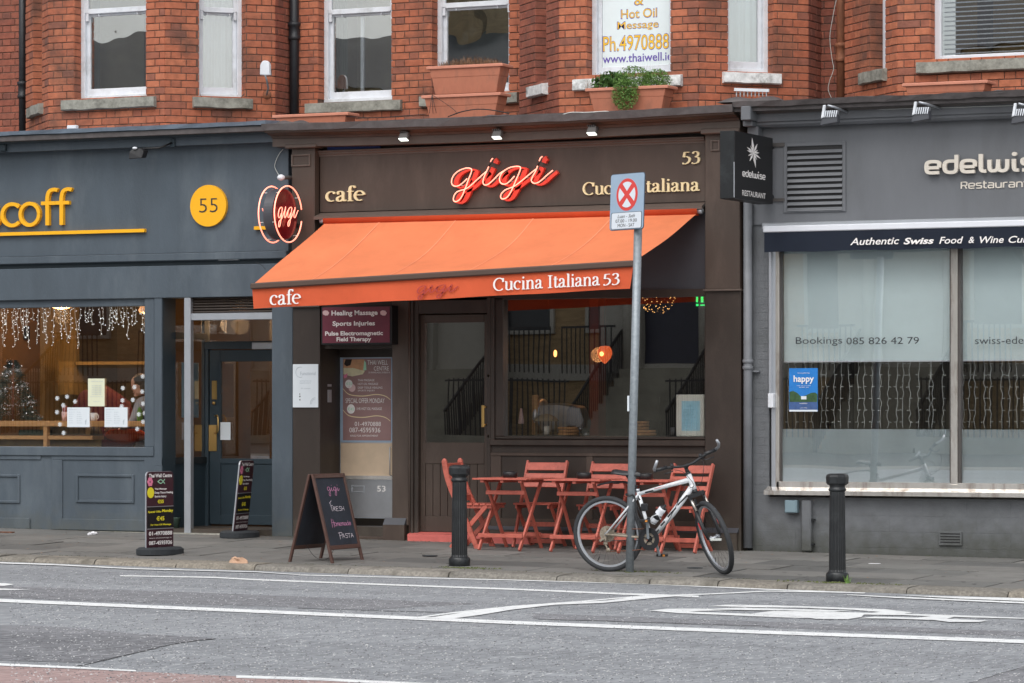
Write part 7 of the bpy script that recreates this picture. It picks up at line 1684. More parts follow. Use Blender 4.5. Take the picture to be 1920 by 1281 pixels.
# fork, stem, handlebar
FK = MB(); cr_h = hb[1]-.03; sx = lambda h: hb[0]+(ht[0]-hb[0])*((h-hb[1])/(ht[1]-hb[1]))
FK.tube([st(sx(.765), .765), st(sx(.73), .73)], .024, 12); FK.bar(st(sx(.725)+.0, .722, -.075), st(sx(.725), .722, .075), .045, .035)
for s in (-1, 1): FK.tube([st(sx(.71), .71, s*.065), st(sx(.56)+.02, .56, s*.065)], .014, 10)
FK = FK.build('fork', 'bike_black', BK, bevel=0)
b = MB()
for s in (-1, 1): b.tube([st(sx(.72)+.008, .70, s*.065), st(sx(.56)+.02, .60, s*.065)], .0125, 10)
b.build('stanchion', 'chrome', FK)
b = MB()
for s in (-1, 1): b.tube([st(sx(.60)+.018, .60, s*.065), st(sx(.45)+.035, .45, s*.067), st(fx, WR, s*.058)], [.020, .018, .012], 10)
b.build('fork_leg', 'bike_black', FK)
b = MB(); b.tube([st(sx(.62)+.02, .64, s*.06) for s in (-1, -.5, .5, 1)], .012, 8); b.build('fork_brace', 'bike_black', FK)
for s in (-1, 1): MB().bar(st(sx(.50)+.025, .50, s*.082), st(sx(.44)+.03, .44, s*.082), .006, .02).build('fork_decal', 'bike_red', FK)
for s in (-1, 1): MB().bar(st(sx(.66)+.03, .70, s*.045), st(sx(.64)+.03, .60, s*.04), .012, .02).build('brake_arm', 'bike_black', BK)
MB().box(st(sx(.5)+.16, .34, -.01)-Vector((.05, .01, .008)), st(sx(.5)+.16, .34, -.01)+Vector((.05, .01, .014))).build('wheel_reflector', 'wire_white', BK)
MB().tube([st(sx(.90), .90), st(sx(.985)+.0, .985)], .018, 12).tube([st(sx(.96), .96), st(sx(.99)+.07, 1.0)], .017, 10).build('stem', 'bike_black', BK)
MB().cyl(st(sx(.90), .895), st(sx(.93), .92), .027, 14).build('headset', 'bike_black', BK)
hx, hh_ = sx(.99)+.075, 1.0
bar_pts = [st(hx-.045, hh_+.035, -.31), st(hx-.025, hh_+.032, -.20), st(hx-.005, hh_+.012, -.10), st(hx, hh_, -.04), st(hx, hh_, .04), st(hx-.005, hh_+.012, .10), st(hx-.025, hh_+.032, .20), st(hx-.045, hh_+.035, .31)]
MB().tube([Vector(p) for p in cr([tuple(p) for p in bar_pts], 4)], .0125, 10).build('handlebar', 'bike_black', BK)
for s in (-1, 1):
    MB().tube([st(hx-.028, hh_+.033, s*.19), st(hx-.045, hh_+.036, s*.315)], .0175, 12).build('grip', 'bike_black', BK)
    b = MB(); b.tube([st(hx-.045, hh_+.036, s*.305), st(hx+.0, hh_+.065, s*.325), st(hx+.045, hh_+.11, s*.318), st(hx+.06, hh_+.15, s*.30)], [.013, .013, .014, .012], 10); b.build('bar_end', 'alu', BK)
    b = MB(); b.tube([st(hx-.01, hh_+.01, s*.15), st(hx+.04, hh_-.0, s*.17), st(hx+.03, hh_-.0, s*.25)], .005, 6); b.cyl(st(hx-.03, hh_+.01, s*.145), st(hx-.01, hh_+.05, s*.145), .018, 10); b.build('brake_lever', 'bike_black', BK)
    b = MB(); pts = cr([tuple(st(hx+.01, hh_, s*.14)), tuple(st(hx+.12, hh_-.02, s*.10)), tuple(st(hx+.13, hh_-.15, s*.04)), tuple(st(hx+.02, .80, s*.035)), tuple(bp(.78, .86, s*-.03) if s < 0 else st(sx(.62)+.03, .66, .05))], 5); b.tube(pts, .0028, 5); b.build('cable', 'bike_black', BK)
MB().tube(cr([tuple(bp(.78, .80, -.03)), tuple(bp(.62, .50, -.035)), tuple(bp(.46, .30, -.03)), tuple(bp(.25, .30, -.05)), tuple(bp(-.06, .28, -.07))], 4), .003, 5).build('cable', 'bike_black', BK)
# bottle and cage
ax_ = (bp(.60, .545)-bp(.50, .425)).normalized(); o_ = bp(.50, .475); nn = (up_-ax_*up_.dot(ax_)).normalized()
b0 = bp(.495, .43)+nn*.065; b1 = b0+ax_*.155; BT = MB().tube([b0, b0+ax_*.005, b0+ax_*.10, b0+ax_*.115, b0+ax_*.13, b1], [.034, .037, .037, .033, .037, .034], 18).build('bottle', 'white_pvc', BK)
MB().tube([b0+ax_*.04, b0+ax_*.085], .0378, 18).build('bottle_band', 'bike_black', BT); MB().tube([b1, b1+ax_*.012, b1+ax_*.016, b1+ax_*.04], [.033, .028, .012, .010], 14).build('bottle_cap', 'bike_black', BT)
b = MB(); cpt = b0-ax_*.012
for s in (-1, 1): b.tube(cr([tuple(cpt+nn*-.03), tuple(cpt+lat*s*.03), tuple(cpt+ax_*.05+lat*s*.041+nn*.02), tuple(cpt+ax_*.10+lat*s*.041-nn*.01), tuple(cpt+ax_*.07-nn*.045)], 4), .004, 6)
b.tube([cpt-nn*.035, cpt+nn*.03, cpt+nn*.038+ax_*.02], .004, 6); b.build('bottle_cage', 'bike_white', BK)
MB().box(bp(.365, .60, -.03)-Vector((.03, .0, .035)), bp(.365, .60, .0)+Vector((.035, .0, .03))).build('lock_holder', 'bike_black', BK, bevel=.01)
# lock cable from the pole to the frame
b = MB(); wp = base.lerp(top, .22); lp = [BK.location+bp(.40, .47), BK.location+bp(.32, .50, -.05), wp+Vector((.045, -.03, 0.0)), wp+Vector((.0, -.05, .01)), wp+Vector((-.045, -.02, .02)), wp+Vector((-.02, .05, .01)), BK.location+bp(.33, .49, .05), BK.location+bp(.46, .46, .02)]
lk = thing('bicycle_lock', 'black cable lock looped round the sign pole and the white bicycle', 'bicycle lock', wp); b.tube(cr([tuple(p) for p in lp], 6), .008, 8); b.build('cable', 'bike_black', lk); MB().bar(lp[0]-Vector((.02, .02, .03)), lp[0]+Vector((.02, -.02, .03)), .03).build('lock_body', 'bike_black', lk)
# ================================================================== TERRACOTTA TROUGHS
def trough(label, uL, uR, vtop, vbot, d, group='terracotta plastic troughs on the shopfront roof', zb_min=4.36):
    c = P((uL+uR)/2, vtop, d); x0, x1 = X(uL, d), X(uR, d); zt = c.z; h = zt-Z((uL+uR)/2, vbot, d)
    t_ = thing('planter_trough', label, 'planter', (c.x, -d+.1, zt-h), group=group); W = (x1-x0)/2; D = .13; t = .018
    b = MB(); cx = (x0+x1)/2; cy = -d+D
    def ring(w, dd, z): return [(cx-w, cy-dd, z), (cx+w, cy-dd, z), (cx+w, cy+dd, z), (cx-w, cy+dd, z)]
    lev = [(.80, .72, 0), (.88, .80, .58), (.895, .83, .60), (.93, .88, .93)]; vs = []
    for a, bb, f in lev: vs += ring(W*a, D*bb, zt-h+h*f)
    vs += ring(W*.89, D*.82, zt-.01); vs += ring(W*.86, D*.78, zt-h*.25)
    b.add(vs, [(i*4+k, i*4+(k+1) % 4, (i+1)*4+(k+1) % 4, (i+1)*4+k) for i in range(5) for k in range(4)]+[(0, 3, 2, 1)]); b.build('body', 'terracotta', t_, bevel=.004)
    b = MB(); vs = ring(W, D, zt-.032)+ring(W*1.005, D*1.01, zt-.006)+ring(W*.985, D*.985, zt)+ring(W*.92, D*.86, zt)+ring(W*.90, D*.84, zt-.03)
    b.add(vs, [(i*4+k, i*4+(k+1) % 4, (i+1)*4+(k+1) % 4, (i+1)*4+k) for i in range(4) for k in range(4)]+[(0, 1, 2, 3)][:0]+[(16+k, 16+(k+1) % 4, (k+1) % 4, k) for k in range(4)]); b.build('rim', 'terracotta_rim', t_, bevel=.004)
    MB().box((cx-W*.88, cy-D*.8, zt-.05), (cx+W*.88, cy+D*.8, zt-.03)).build('soil', 'slab_bed', t_)
    return t_, cx, cy, W, D, zt
tA = trough('terracotta trough of dry grass, upper one of the stacked pair', 799, 942, 121.5, 175, .02)
tB = trough('empty terracotta trough, lower one of the stacked pair', 789.5, 938, 176, 228, .04)
tC = trough('terracotta trough with leafy green plants spilling over its front', 1097, 1252, 162.5, 212, .06)
tD = trough('terracotta trough half hidden behind the cornice by the left drainpipe', 510, 652, 213, 262, .05)
tE = trough('terracotta trough on the roof of the grey shop under the blind window', 1691, 1852, 153, 200, .05)
def tuft(name, label, c, spread, n, hmin, hmax, m, curl=.5, wd=.003, leaf=False, droop=0):
    b = MB()
    for i in range(n):
        px_, py_ = random.uniform(-spread[0], spread[0]), random.uniform(-spread[1], spread[1]); h_ = random.uniform(hmin, hmax)*(1-.4*abs(px_/spread[0])**2); a = random.uniform(0, 6.28); q_ = Vector((c[0]+px_, c[1]+py_, c[2]))
        ex_ = Vector((math.cos(a), math.sin(a), 0))*h_*curl*random.uniform(.2, 1.2)
        p1 = q_+ex_*.4+Vector((0, 0, h_*.7)); p2 = q_+ex_+Vector((0, 0, h_*random.uniform(.7, 1.05)-droop*random.random()))
        s_ = Vector((-math.sin(a), math.cos(a), 0))*wd
        b.add([q_-s_, q_+s_, p1+s_, p1-s_, p2], [(0, 1, 2, 3), (3, 2, 4)])
    o = b.build(name, m); return tag(o, label, 'plant')
o = tuft('dry_grass', 'dry brown grass in the upper stacked trough', (tA[1], tA[2], tA[5]-.03), (tA[3]*.82, .08), 900, .05, .15, 'dry_grass', .8, .0022)
def leafy(label, c, sx, sz, n, m, size, fy=.10, hang=0.0):
    b = MB()
    for i in range(n):
        a = random.uniform(0, 6.28); r = random.random()**.6
        px_ = r*math.cos(a)*sx; pz_ = r*math.sin(a)*sz; py_ = random.uniform(-fy, fy)*(1-r*.5)-hang*max(0, -pz_)*1.0
        q_ = Vector((c[0]+px_, c[1]+py_, c[2]+pz_)); s_ = random.uniform(.5, 1.3)*size; R3 = Matrix.Rotation(random.uniform(0, 6.28), 3, Vector((random.gauss(0,1), random.gauss(0,1), random.gauss(0,1))).normalized())
        b.add([q_+R3 @ Vector(p)*s_ for p in ((-1, 0, 0), (-.1, -.42, .08), (1, 0, 0), (-.1, .42, .08))], [(0, 1, 2, 3)])
    return b
cC = tC
b = leafy('', (X(1138, .0), cC[2], cC[5]+.04), .19, .13, 620, 'leaf_green', .030)
for i in range(60):
    q_ = Vector((X(1143)+random.uniform(-.14, .14), cC[2]+random.uniform(-.06, .04), cC[5]+.02)); e = q_+Vector((random.uniform(-.1, .1), random.uniform(-.08, .05), random.uniform(.02, .16))); s_ = Vector((.012, 0, .004)); b.add([q_, (q_+e)/2-s_, e, (q_+e)/2+s_], [(0, 1, 2, 3)])
o = b.build('leafy_plant', 'leaf_green'); tag(o, 'dark green leafy plant at the left of the planted trough', 'plant')
b = leafy('', (X(1186), cC[2]-.06, cC[5]+.05), .21, .16, 2400, 'leaf_light', .013, .10); b2 = leafy('', (X(1180), cC[2]-.17, cC[5]-.08), .15, .16, 1900, 'leaf_light', .012, .05, .12); b.add(b2.v, b2.f); b3 = leafy('', (X(1226), cC[2], cC[5]+.05), .15, .13, 2000, 'leaf_light', .013); b.add(b3.v, b3.f)
for i in range(80):
    q_ = Vector((X(1195)+random.uniform(-.18, .2), cC[2]-.05, cC[5]+.02)); e = q_+Vector((random.uniform(-.05, .08), random.uniform(-.05, .05), random.uniform(.1, .24))); s_ = Vector((.0018, 0, 0)); b.add([q_-s_, q_+s_, e], [(0, 1, 2)])
o = b.build('trailing_plant', 'leaf_light'); tag(o, 'pale green fine-leaved plant trailing over the trough front', 'plant')
o = tuft('dead_stalks', 'thin dead stalks and white stems above the planted trough', (X(1110), tC[2]-.0, tC[5]), (.1, .05), 26, .08, .26, 'dry_grass', .5, .0018)
b = MB()
p_ = P(810, 178, .06)
for e in ((805, 213), (812, 213), (818, 212), (838, 196)): b.tube(cr([tuple(p_), tuple((p_+P(*e, .07))/2+Vector((.01, -.02, .0))), tuple(P(*e, .07))], 4), .003, 5)
b.tube(cr([tuple(P(838, 196, .07)), tuple(P(850, 205, .07)), tuple(P(856, 211, .07))], 4), .003, 5); o = b.build('cable_ties', 'black_plastic'); tag(o, 'black cords tied round the rim of the lower stacked trough', 'cord')
# small fittings on the wall above the cornice
t_ = thing('wall_bracket', 'metal bracket with pegs under the white stone sill by the grey shop', 'bracket', P(1405, 172, -.1)); mb = MB(); mb.bar(P(1377, 168, -.1), P(1442, 170, -.1), .02, .03); 
for k in range(9): q_ = P(1381+k*7, 172, -.12); mb.cyl(q_, q_-Vector((0, 0, .05)), .006, 6)
mb.build('bracket', 'white_paint', t_)
for (u, v, lab, m_) in ((133, 238, 'small white plastic fitting on the blue flashing at the left', 'white_pvc'),):
    t_ = rect_thing('fitting', lab, 'fitting', u-8, v-3, u+9, v+5, .2, .06, m_, bevel=.006)
b = MB()
def lump(label, u0, u1, v, hgt, d=.25, m='lead'):
    x0, x1 = X(u0, d), X(u1, d); b = MB(); n = 12; vs = []
    z0 = Z((u0+u1)/2, v, d)
    for i in range(n+1):
        s = i/n; hz_ = hgt*math.sin(math.pi*s)**.6*(.8+.3*math.sin(s*9)); 
        for k in range(7): a = math.pi*k/6; vs.append((x0+(x1-x0)*s, -d-.10*math.cos(a), z0-.03+hz_*math.sin(a)))
    b.add(vs, [(i*7+k, i*7+k+1, (i+1)*7+k+1, (i+1)*7+k) for i in range(n) for k in range(6)], True); o = b.build('roofing_felt', m); tag(o, label, 'roofing felt')
lump('crumpled dark felt lump on the cornice beside the left trough', 518, 580, 229, .06); lump('ridge of dark felt on the cornice near the projecting black sign', 1350, 1470, 186, .07); lump('dark rubble lump on the grey cornice near the right edge', 1855, 1925, 170, .05); lump('grey felt bulging over the cornice by the dark corner', 910, 962, 214, .03)
# ================================================================== LITTER
def crumple(label, u, v, r, m, sc=(1, .7, .5), name='litter'):
    p0 = G(u, v) if v < 1060 else Rd(u, v); b = MB(); b.sphere(p0+Vector((0, 0, r*sc[2]*.7)), r, 10, 7, sc); b.v = [q_+Vector((random.uniform(-1, 1), random.uniform(-1, 1), random.uniform(-1, 1)))*r*.16 for q_ in b.v]; b.smooth = [False]*len(b.smooth); o = b.build(name, m); return tag(o, label, 'litter')
crumple('crumpled white tissue on the pavement by the blue shop, left piece', 168, 1003.5, .028, 'litter_white'); crumple('larger crumpled white tissue on the pavement by the blue shop, right piece', 176, 1002.5, .038, 'litter_white')
p0 = Rd(437, 1068); b = MB(); b.sphere(p0+Vector((0, .10, .05)), .10, 12, 8, (1.1, .35, .62)); b.v = [q_+Vector((random.uniform(-1, 1), random.uniform(-1, 1), random.uniform(-1, 1)))*.012 for q_ in b.v]; b.smooth = [False]*len(b.smooth); o = b.build('paper_bag', 'tissue_brown'); tag(o, 'crumpled pale brown paper lying against the kerb', 'litter')
p0 = G(1640, 1057.3); MB().box(p0+Vector((-.05, -.03, .001)), p0+Vector((.05, .03, .004))).build('receipt', 'litter_white'); bpy.data.objects['receipt']['label'] = 'small white slip of paper on the pavement by the grey shop'; bpy.data.objects['receipt']['category'] = 'litter'
p0 = G(10, 999); MB().box(p0+Vector((-.08, -.03, .001)), p0+Vector((.1, .03, .012))).build('twig', 'rust'); bpy.data.objects['twig']['label'] = 'reddish stick on the pavement at the left edge'; bpy.data.objects['twig']['category'] = 'litter'
lf = MB()
for i in range(70):
    u = random.choice([random.uniform(1440, 1920), random.uniform(0, 500), random.uniform(700, 1400)]); v = random.uniform(1018, 1068)+(u-960)*.03; p0 = G(u, v)
    if p0.y > -.15 or p0.y < -3.4: continue
    s_ = random.uniform(.006, .018); a = random.uniform(0, 6.28); lf.add([p0+Vector((math.cos(a+k)*s_, math.sin(a+k)*s_*.6, .004+.004*(k > 3))) for k in (0, 1.4, 3.1, 4.6)], [(0, 1, 2, 3)])
lf.build('leaves', 'dry_grass', kind='stuff')
mat('gum', C(86,84,82,.7), .9, var=.2); gu = MB()
for i in range(150):
    u = random.uniform(0, 1920); v = random.uniform(1005, 1075)+(u-960)*.03; p0 = G(u, v)
    if p0.y > -.2 or p0.y < -3.4: continue
    r_ = random.uniform(.008, .024); gu.add([(p0.x+r_*math.cos(a*.9), p0.y+r_*math.sin(a*.9), gz(p0.x+r_*math.cos(a*.9), p0.y+r_*math.sin(a*.9))+.0055) for a in range(7)], [tuple(range(7))])
gu.build('gum_spots', 'gum', kind='stuff')
for u, v in ((806, 1043), (1303, 1066)):
    p0 = G(u, v); MB().lathe([(.001, .002), (.075, .002), (.075, .0075), (.06, .009)], p0, 20).build('stopcock_cover', 'rubber')
    o = [q for q in scene.objects if q.name.startswith('stopcock_cover')][-1]; tag(o, 'small dark round cover in the paving %s' % ('left of the first bollard' if u < 1000 else 'between the bicycle wheels'), 'cover')
gr = MB()
for i in range(900):
    u = random.uniform(-20, 1940); x_ = X(u); 
    if random.random() < .5: y_ = random.gauss(-.02, .012) if x_ < X(548) or x_ > X(1410) else random.gauss(-.12, .015)
    else: y_ = random.gauss(-3.5, .010)
    z_ = gz(x_, y_)+.001; s_ = random.uniform(.002, .009); gr.add([(x_-s_, y_, z_), (x_+s_, y_-.002, z_), (x_, y_-s_*.5, z_+s_*.7)], [(0, 1, 2)])
gr.build('dirt', 'moss', kind='stuff')
# ================================================================== INSIDE THE BLUE-GREY SHOP
# christmas tree
c = P(24, 786, -.75); CT = thing('christmas_tree', 'small frosted christmas tree with white tinsel in the left shop window', 'christmas tree', c)
b, bt, bl = MB(), MB(), MB(); Ht = Z(24, 676, -.75)-c.z
for i in range(1500):
    f = random.random()**1.3; r = (.30*(1-f)+.03)*random.uniform(.4, 1.05); a = random.uniform(0, 6.28); q_ = Vector((c.x+r*math.cos(a), c.y+r*math.sin(a)*.8, c.z+f*Ht)); L = random.uniform(.03, .07)
    e = q_+Vector((math.cos(a)*L, math.sin(a)*L, -L*random.uniform(-.2, .7))); s_ = Vector((0, 0, .006)); b.add([q_-s_, q_+s_, e], [(0, 1, 2)])
    if random.random() < .03: bl.sphere(e, .005, 6, 4)
for i in range(900):
    f = random.random(); ph = f*22; r = (.31*(1-f)+.03); q_ = Vector((c.x+r*math.cos(ph)+random.gauss(0, .018), c.y+r*math.sin(ph)*.8+random.gauss(0, .018), c.z+f*Ht+random.gauss(0, .014))); s_ = random.uniform(.006, .016); a = random.uniform(0, 6.28)
    bt.add([q_, q_+Vector((math.cos(a)*s_, 0, math.sin(a)*s_)), q_+Vector((math.cos(a+.5)*s_*1.4, .004, math.sin(a+.5)*s_*1.4))], [(0, 1, 2)])
b.build('branches', 'christmas_needles', CT, kind='stuff'); bt.build('tinsel', 'tinsel', CT, kind='stuff'); bl.build('bulbs', 'led', CT, kind='stuff'); MB().cyl(c-Vector((0, 0, .0)), c+Vector((0, 0, Ht)), .012, 8).build('trunk', 'rust', CT)
# mug, candy glass
def on_counter(u, y=.45): return Vector((X(u, -y), y, zc_cnt))
zc_cnt = Z(120, 789.5, -.35)
q_ = on_counter(176); t_ = thing('mug', 'white coffee mug on the pale window counter between the menus', 'mug', q_); MB().lathe([(.028, 0), (.036, .012), (.040, .09), (.036, .09), (.03, .02)], q_, 18).build('body', 'white_pvc', t_); MB().tube([q_+Vector((.038+.022*math.sin(R_(a)), 0, .048+.028*math.cos(R_(a)))) for a in range(0, 181, 30)], .005, 6).build('handle', 'white_pvc', t_)
q_ = on_counter(121); t_ = thing('glass_mug', 'tall glass of red and white candy canes on the counter, left of the menus', 'glass', q_); MB().lathe([(.028, 0), (.034, .10)], q_, 14).build('glass', 'pale_pink', t_)
for k in range(4): MB().tube([q_+Vector((-.02+.012*k, 0, .05)), q_+Vector((-.024+.013*k, 0, .15)), q_+Vector((-.018+.013*k, 0, .165)), q_+Vector((-.008+.013*k, 0, .15))], .0045, 6).build('candy_cane', 'bike_red' if k % 2 else 'white_pvc', t_)
# picture with letters at back left
t_ = rect_thing('framed_print', 'dark framed print on the back wall behind the christmas tree', 'picture', 4, 612, 54, 637, -1.85, .03, 'black_plastic')
# seated person
def seat_skin(name, verts, edges, radii, m, parent, sub=2):
    me = bpy.data.meshes.new(name); me.from_pydata([Vector(v) for v in verts], edges, []); o = bpy.data.objects.new(name, me); scene.collection.objects.link(o)
    sk = o.modifiers.new('s', 'SKIN'); 
    for i, r in enumerate(radii): me.skin_vertices[0].data[i].radius = (r if isinstance(r, tuple) else (r, r))
    me.skin_vertices[0].data[0].use_root = True
    ss = o.modifiers.new('ss', 'SUBSURF'); ss.levels = sub; ss.render_levels = sub
    dg = bpy.context.evaluated_depsgraph_get(); m2 = bpy.data.meshes.new_from_object(o.evaluated_get(dg)); bpy.data.objects.remove(o)
    m2.materials.clear(); m2.materials.append(M[m]); 
    for p_ in m2.polygons: p_.use_smooth = True
    return link(name, m2, parent)
hp = P(262, 722, -.95); PE = thing('person', 'person in a grey striped jumper seated at the window counter, head bowed', 'person', (hp.x, hp.y, 0))
hx_, hy_, hz2 = hp.x, hp.y, hp.z
V = lambda a, b_, c2: Vector((hx_+a, hy_+b_, hz2+c2))
pel = V(.12, .06, -.74)
verts = [pel, V(.11, .06, -.52), V(.09, .04, -.32), V(.06, .03, -.20), V(.03, .01, -.12), V(.07, -.12, -.24), V(.02, -.20, -.44), V(-.10, -.28, -.46), V(.09, .20, -.24), V(.02, .12, -.45), V(-.08, -.06, -.46), V(-.12, -.02, -.80), V(-.16, .00, -1.15)]
edges = [(0,1),(1,2),(2,3),(3,4),(3,5),(5,6),(6,7),(3,8),(8,9),(9,10),(0,11),(11,12)]
seat_skin('body', verts, edges, [.15,.14,.15,.11,.055,.065,.05,.042,.065,.05,.042,.08,.06], 'jumper', PE)
b = MB()
for k, zz_ in enumerate((-.245, -.31, -.375, -.44, -.505)):
    r_ = .150 if k else .155; b.lathe([(r_, -.008), (r_+.006, 0), (r_, .008)], V(.09+.005*k, .045, zz_), 24)
b.build('jumper_stripes', 'jumper_dark', PE)
Hd = MB(); vs = []; rings_ = [(-.115, .030, -.02), (-.10, .052, -.018), (-.07, .064, -.012), (-.035, .072, -.004), (0, .078, 0), (.04, .080, .006), (.075, .070, .010), (.10, .045, .012), (.112, .012, .012)]
# profile head facing -x, bowed
Rh = Matrix.Rotation(R_(-14), 3, 'Y')
n = 20
for h_, r_, off in rings_:
    for k in range(n):
        a = 2*math.pi*k/n; fx_ = math.cos(a); dx = (r_*1.18)*fx_; 
        if fx_ < -.75 and -.06 < h_ < .03: dx -= .012*(1 if h_ < -.0 else .3)   # nose and lips side
        vs.append(Rh @ Vector((dx-off*0, r_*math.sin(a), h_)))
vs = [V(0, 0, 0)+v for v in vs]
Hd.add(vs, [(i*n+k, i*n+(k+1) % n, (i+1)*n+(k+1) % n, (i+1)*n+k) for i in range(8) for k in range(n)]+[tuple(range(n)), tuple(range(8*n, 9*n))], True)
def HV(x_, y_, z_): return V(0, 0, 0)+Rh @ Vector((x_, y_, z_))
Hd.sphere(HV(-.098, 0, -.018), .017, 8, 6, (1.1, .8, 1.0)); Hd.sphere(HV(-.092, 0, -.060), .014, 8, 6, (.8, 1.5, .6)); Hd.sphere(HV(-.075, 0, -.092), .024, 8, 6)
Hd.sphere(HV(.01, -.080, -.015), .022, 8, 6, (.7, .35, 1)); Hd.sphere(HV(.01, .080, -.015), .022, 8, 6, (.7, .35, 1)); Hd.build('head', 'skin', PE)
b = MB()
for s in (-1, 1): b.sphere(HV(-.083, s*.030, .004), .009, 8, 6, (.6, 1.2, .5)); b.bar(HV(-.088, s*.018, .022), HV(-.080, s*.046, .020), .006)
b.build('eyes_and_brows', 'hair', PE)
b = MB(); b.sphere(HV(.022, 0, .035), .092, 16, 10, (1.05, .95, .98)); b.sphere(HV(.055, 0, -.03), .072, 14, 9, (.9, 1.02, 1.2)); b.v = [q_+Vector((random.uniform(-1, 1), random.uniform(-1, 1), random.uniform(-1, 1)))*.003 for q_ in b.v]; b.build('hair', 'hair', PE)
# hands with fingers
for (wx, wy) in ((-.10, -.28), (-.08, -.06)):
    w0 = V(wx, wy, -.46); vv = [w0, w0+Vector((-.045, -.01 if wy < -.2 else -.02, -.012)), w0+Vector((-.085, -.012, -.022))]; ee = [(0, 1), (1, 2)]; rr_ = [.026, (.036, .02), (.038, .016)]
    for k in range(4):
        y_ = -.030+.020*k; L = (.060, .072, .068, .052)[k]; i0 = len(vv)
        vv += [w0+Vector((-.10, y_-.01, -.024)), w0+Vector((-.10-L*.5, y_-.012, -.030)), w0+Vector((-.10-L, y_-.012, -.048))]; ee += [(2, i0), (i0, i0+1), (i0+1, i0+2)]; rr_ += [.009, .0085, .007]
    i0 = len(vv); vv += [w0+Vector((-.05, -.045, -.02)), w0+Vector((-.09, -.062, -.03))]; ee += [(1, i0), (i0, i0+1)]; rr_ += [.011, .009]
    seat_skin('hand', vv, ee, rr_, 'skin', PE, 1)
q_ = V(.18, -.05, -.45); t_ = thing('scarf', 'green garment at the right window edge beside the seated person', 'clothing', q_); b = MB(); b.sphere(V(.10, -.16, -.35), .09, 10, 8, (.35, .5, 1.2)); b.build('cloth', 'green_cloth', t_)
# maroon armchair and orange coat
def cloth_lump(name, label, cat, c, r, sc, m, seed=0):
    b = MB(); b.sphere(c, r, 20, 14, sc); random.seed(seed+3)
    ph = [random.uniform(0, 6) for _ in range(4)]
    b.v = [q_+Vector((math.sin(q_.z*24+ph[0])*.02, math.sin(q_.x*20+ph[1])*.02, math.sin(q_.x*16+q_.y*14+ph[2])*.025))*r*2.2 for q_ in b.v]; o = b.build(name, m); return tag(o, label, cat)
cloth_lump('armchair', 'dark maroon upholstered chair back behind the cream notice', 'chair', P(190, 800, -1.3), .45, (1.0, .5, 1.0), 'maroon_cloth', 2)
cloth_lump('coat', 'orange coat draped low beside the seated person', 'coat', P(236, 818, -.72), .20, (1.35, .5, .42), 'orange_cloth', 5)
cloth_lump('dark_coat', 'dark bundled coat under the window counter, left of the orange coat', 'coat', P(176, 815, -.8), .13, (.8, .6, .9), 'hair', 8)
t_ = thing('tray', 'pale box with glitter on the shelf under the window counter', 'box', P(52, 812, -.5)); fbox(MB(), 34, 806, 82, 817, -.45, .2).build('box', 'gift_green', t_, bevel=.01)
t_ = thing('shelf_unit', 'dark shelf with boxes low behind the window counter', 'shelf', P(120, 812, -.7)); fbox(MB(), 94, 800, 160, 816, -.62, .3).build('boxes', 'room_grey', t_)
# ================================================================== INSIDE THE BROWN SHOP
mat('orange_wall', C(170,66,34,.6), .8, var=.15)
MB().box((X(1098,-2.2), 2.3, 0), (X(1115,-2.2), 2.5, 2.6)).build('orange_pillar', 'orange_wall', S2)
c = P(1134, 664, -.9); t_ = thing('pendant_lamp', 'glowing orange glass pendant lamp behind the brown shop window', 'lamp', c); MB().lathe([(.01, .085), (.05, .08), (.074, .04), (.078, 0), (.06, -.045), (.025, -.085), (.005, -.10)], c, 20).build('lamp_shade', 'orange_lamp', t_); MB().sphere(c+Vector((0, -.082, .0)), .030, sc=(.8, .4, .8)).build('bulb', 'lamp_core', t_); MB().cyl(c+Vector((0, 0, .08)), c+Vector((0, 0, 1.3)), .004, 6).build('cord', 'black_plastic', t_)
ld = bpy.data.lights.new('bulb', 'POINT'); ld.energy = 3; ld.color = (1, .42, .15); ld.shadow_soft_size = .08; lo = bpy.data.objects.new('bulb', ld); scene.collection.objects.link(lo); lo.parent = t_; lo.location = (-.3, .5, 0)
c = P(1041, 663, -1.6); t_ = thing('small_lamp', 'small orange flame-like lamp deep inside the brown shop', 'lamp', c); MB().sphere(c, .02, 10, 8, (.9, .9, 1.9)).build('bulb', 'lamp_core', t_); MB().lathe([(.05, -.12), (.04, -.06), (.045, -.05)], c, 12).build('shade', 'orange_lamp', t_) if 0 else None
c = P(1232, 562, -1.3); CH = thing('chandelier', 'crystal chandelier glinting amber behind the top of the brown shop window', 'chandelier', c); b = MB(); g_ = MB()
for i in range(260):
    a = random.uniform(0, 6.28); f = random.random(); r = .20*math.sqrt(1-f*f*.9); q_ = c+Vector((r*math.cos(a), r*math.sin(a), .08-f*.22)); b.sphere(q_, .006, 5, 4)
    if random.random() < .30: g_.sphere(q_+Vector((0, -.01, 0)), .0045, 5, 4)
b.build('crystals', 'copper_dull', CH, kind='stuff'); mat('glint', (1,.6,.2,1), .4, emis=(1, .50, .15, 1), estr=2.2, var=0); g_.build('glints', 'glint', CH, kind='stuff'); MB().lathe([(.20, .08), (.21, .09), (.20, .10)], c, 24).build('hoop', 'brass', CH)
c = P(1316, 562, -.6); EX = thing('exit_sign', 'green glowing exit sign at the right edge of the brown shop window', 'exit sign', c)
for (u0, v0, u1, v1) in ((1305, 553, 1308, 567), (1314, 553, 1318, 567), (1305, 570, 1309, 574), (1313, 571, 1321, 573.5)): fbox(MB(), u0, v0, u1, v1, -.6, .01).build('symbol', 'exit_green', EX)
fbox(MB(), 1301, 548, 1330, 578, -.62, .02).build('housing', 'black_plastic', EX)
zs = Z(1050, 817, -.2)
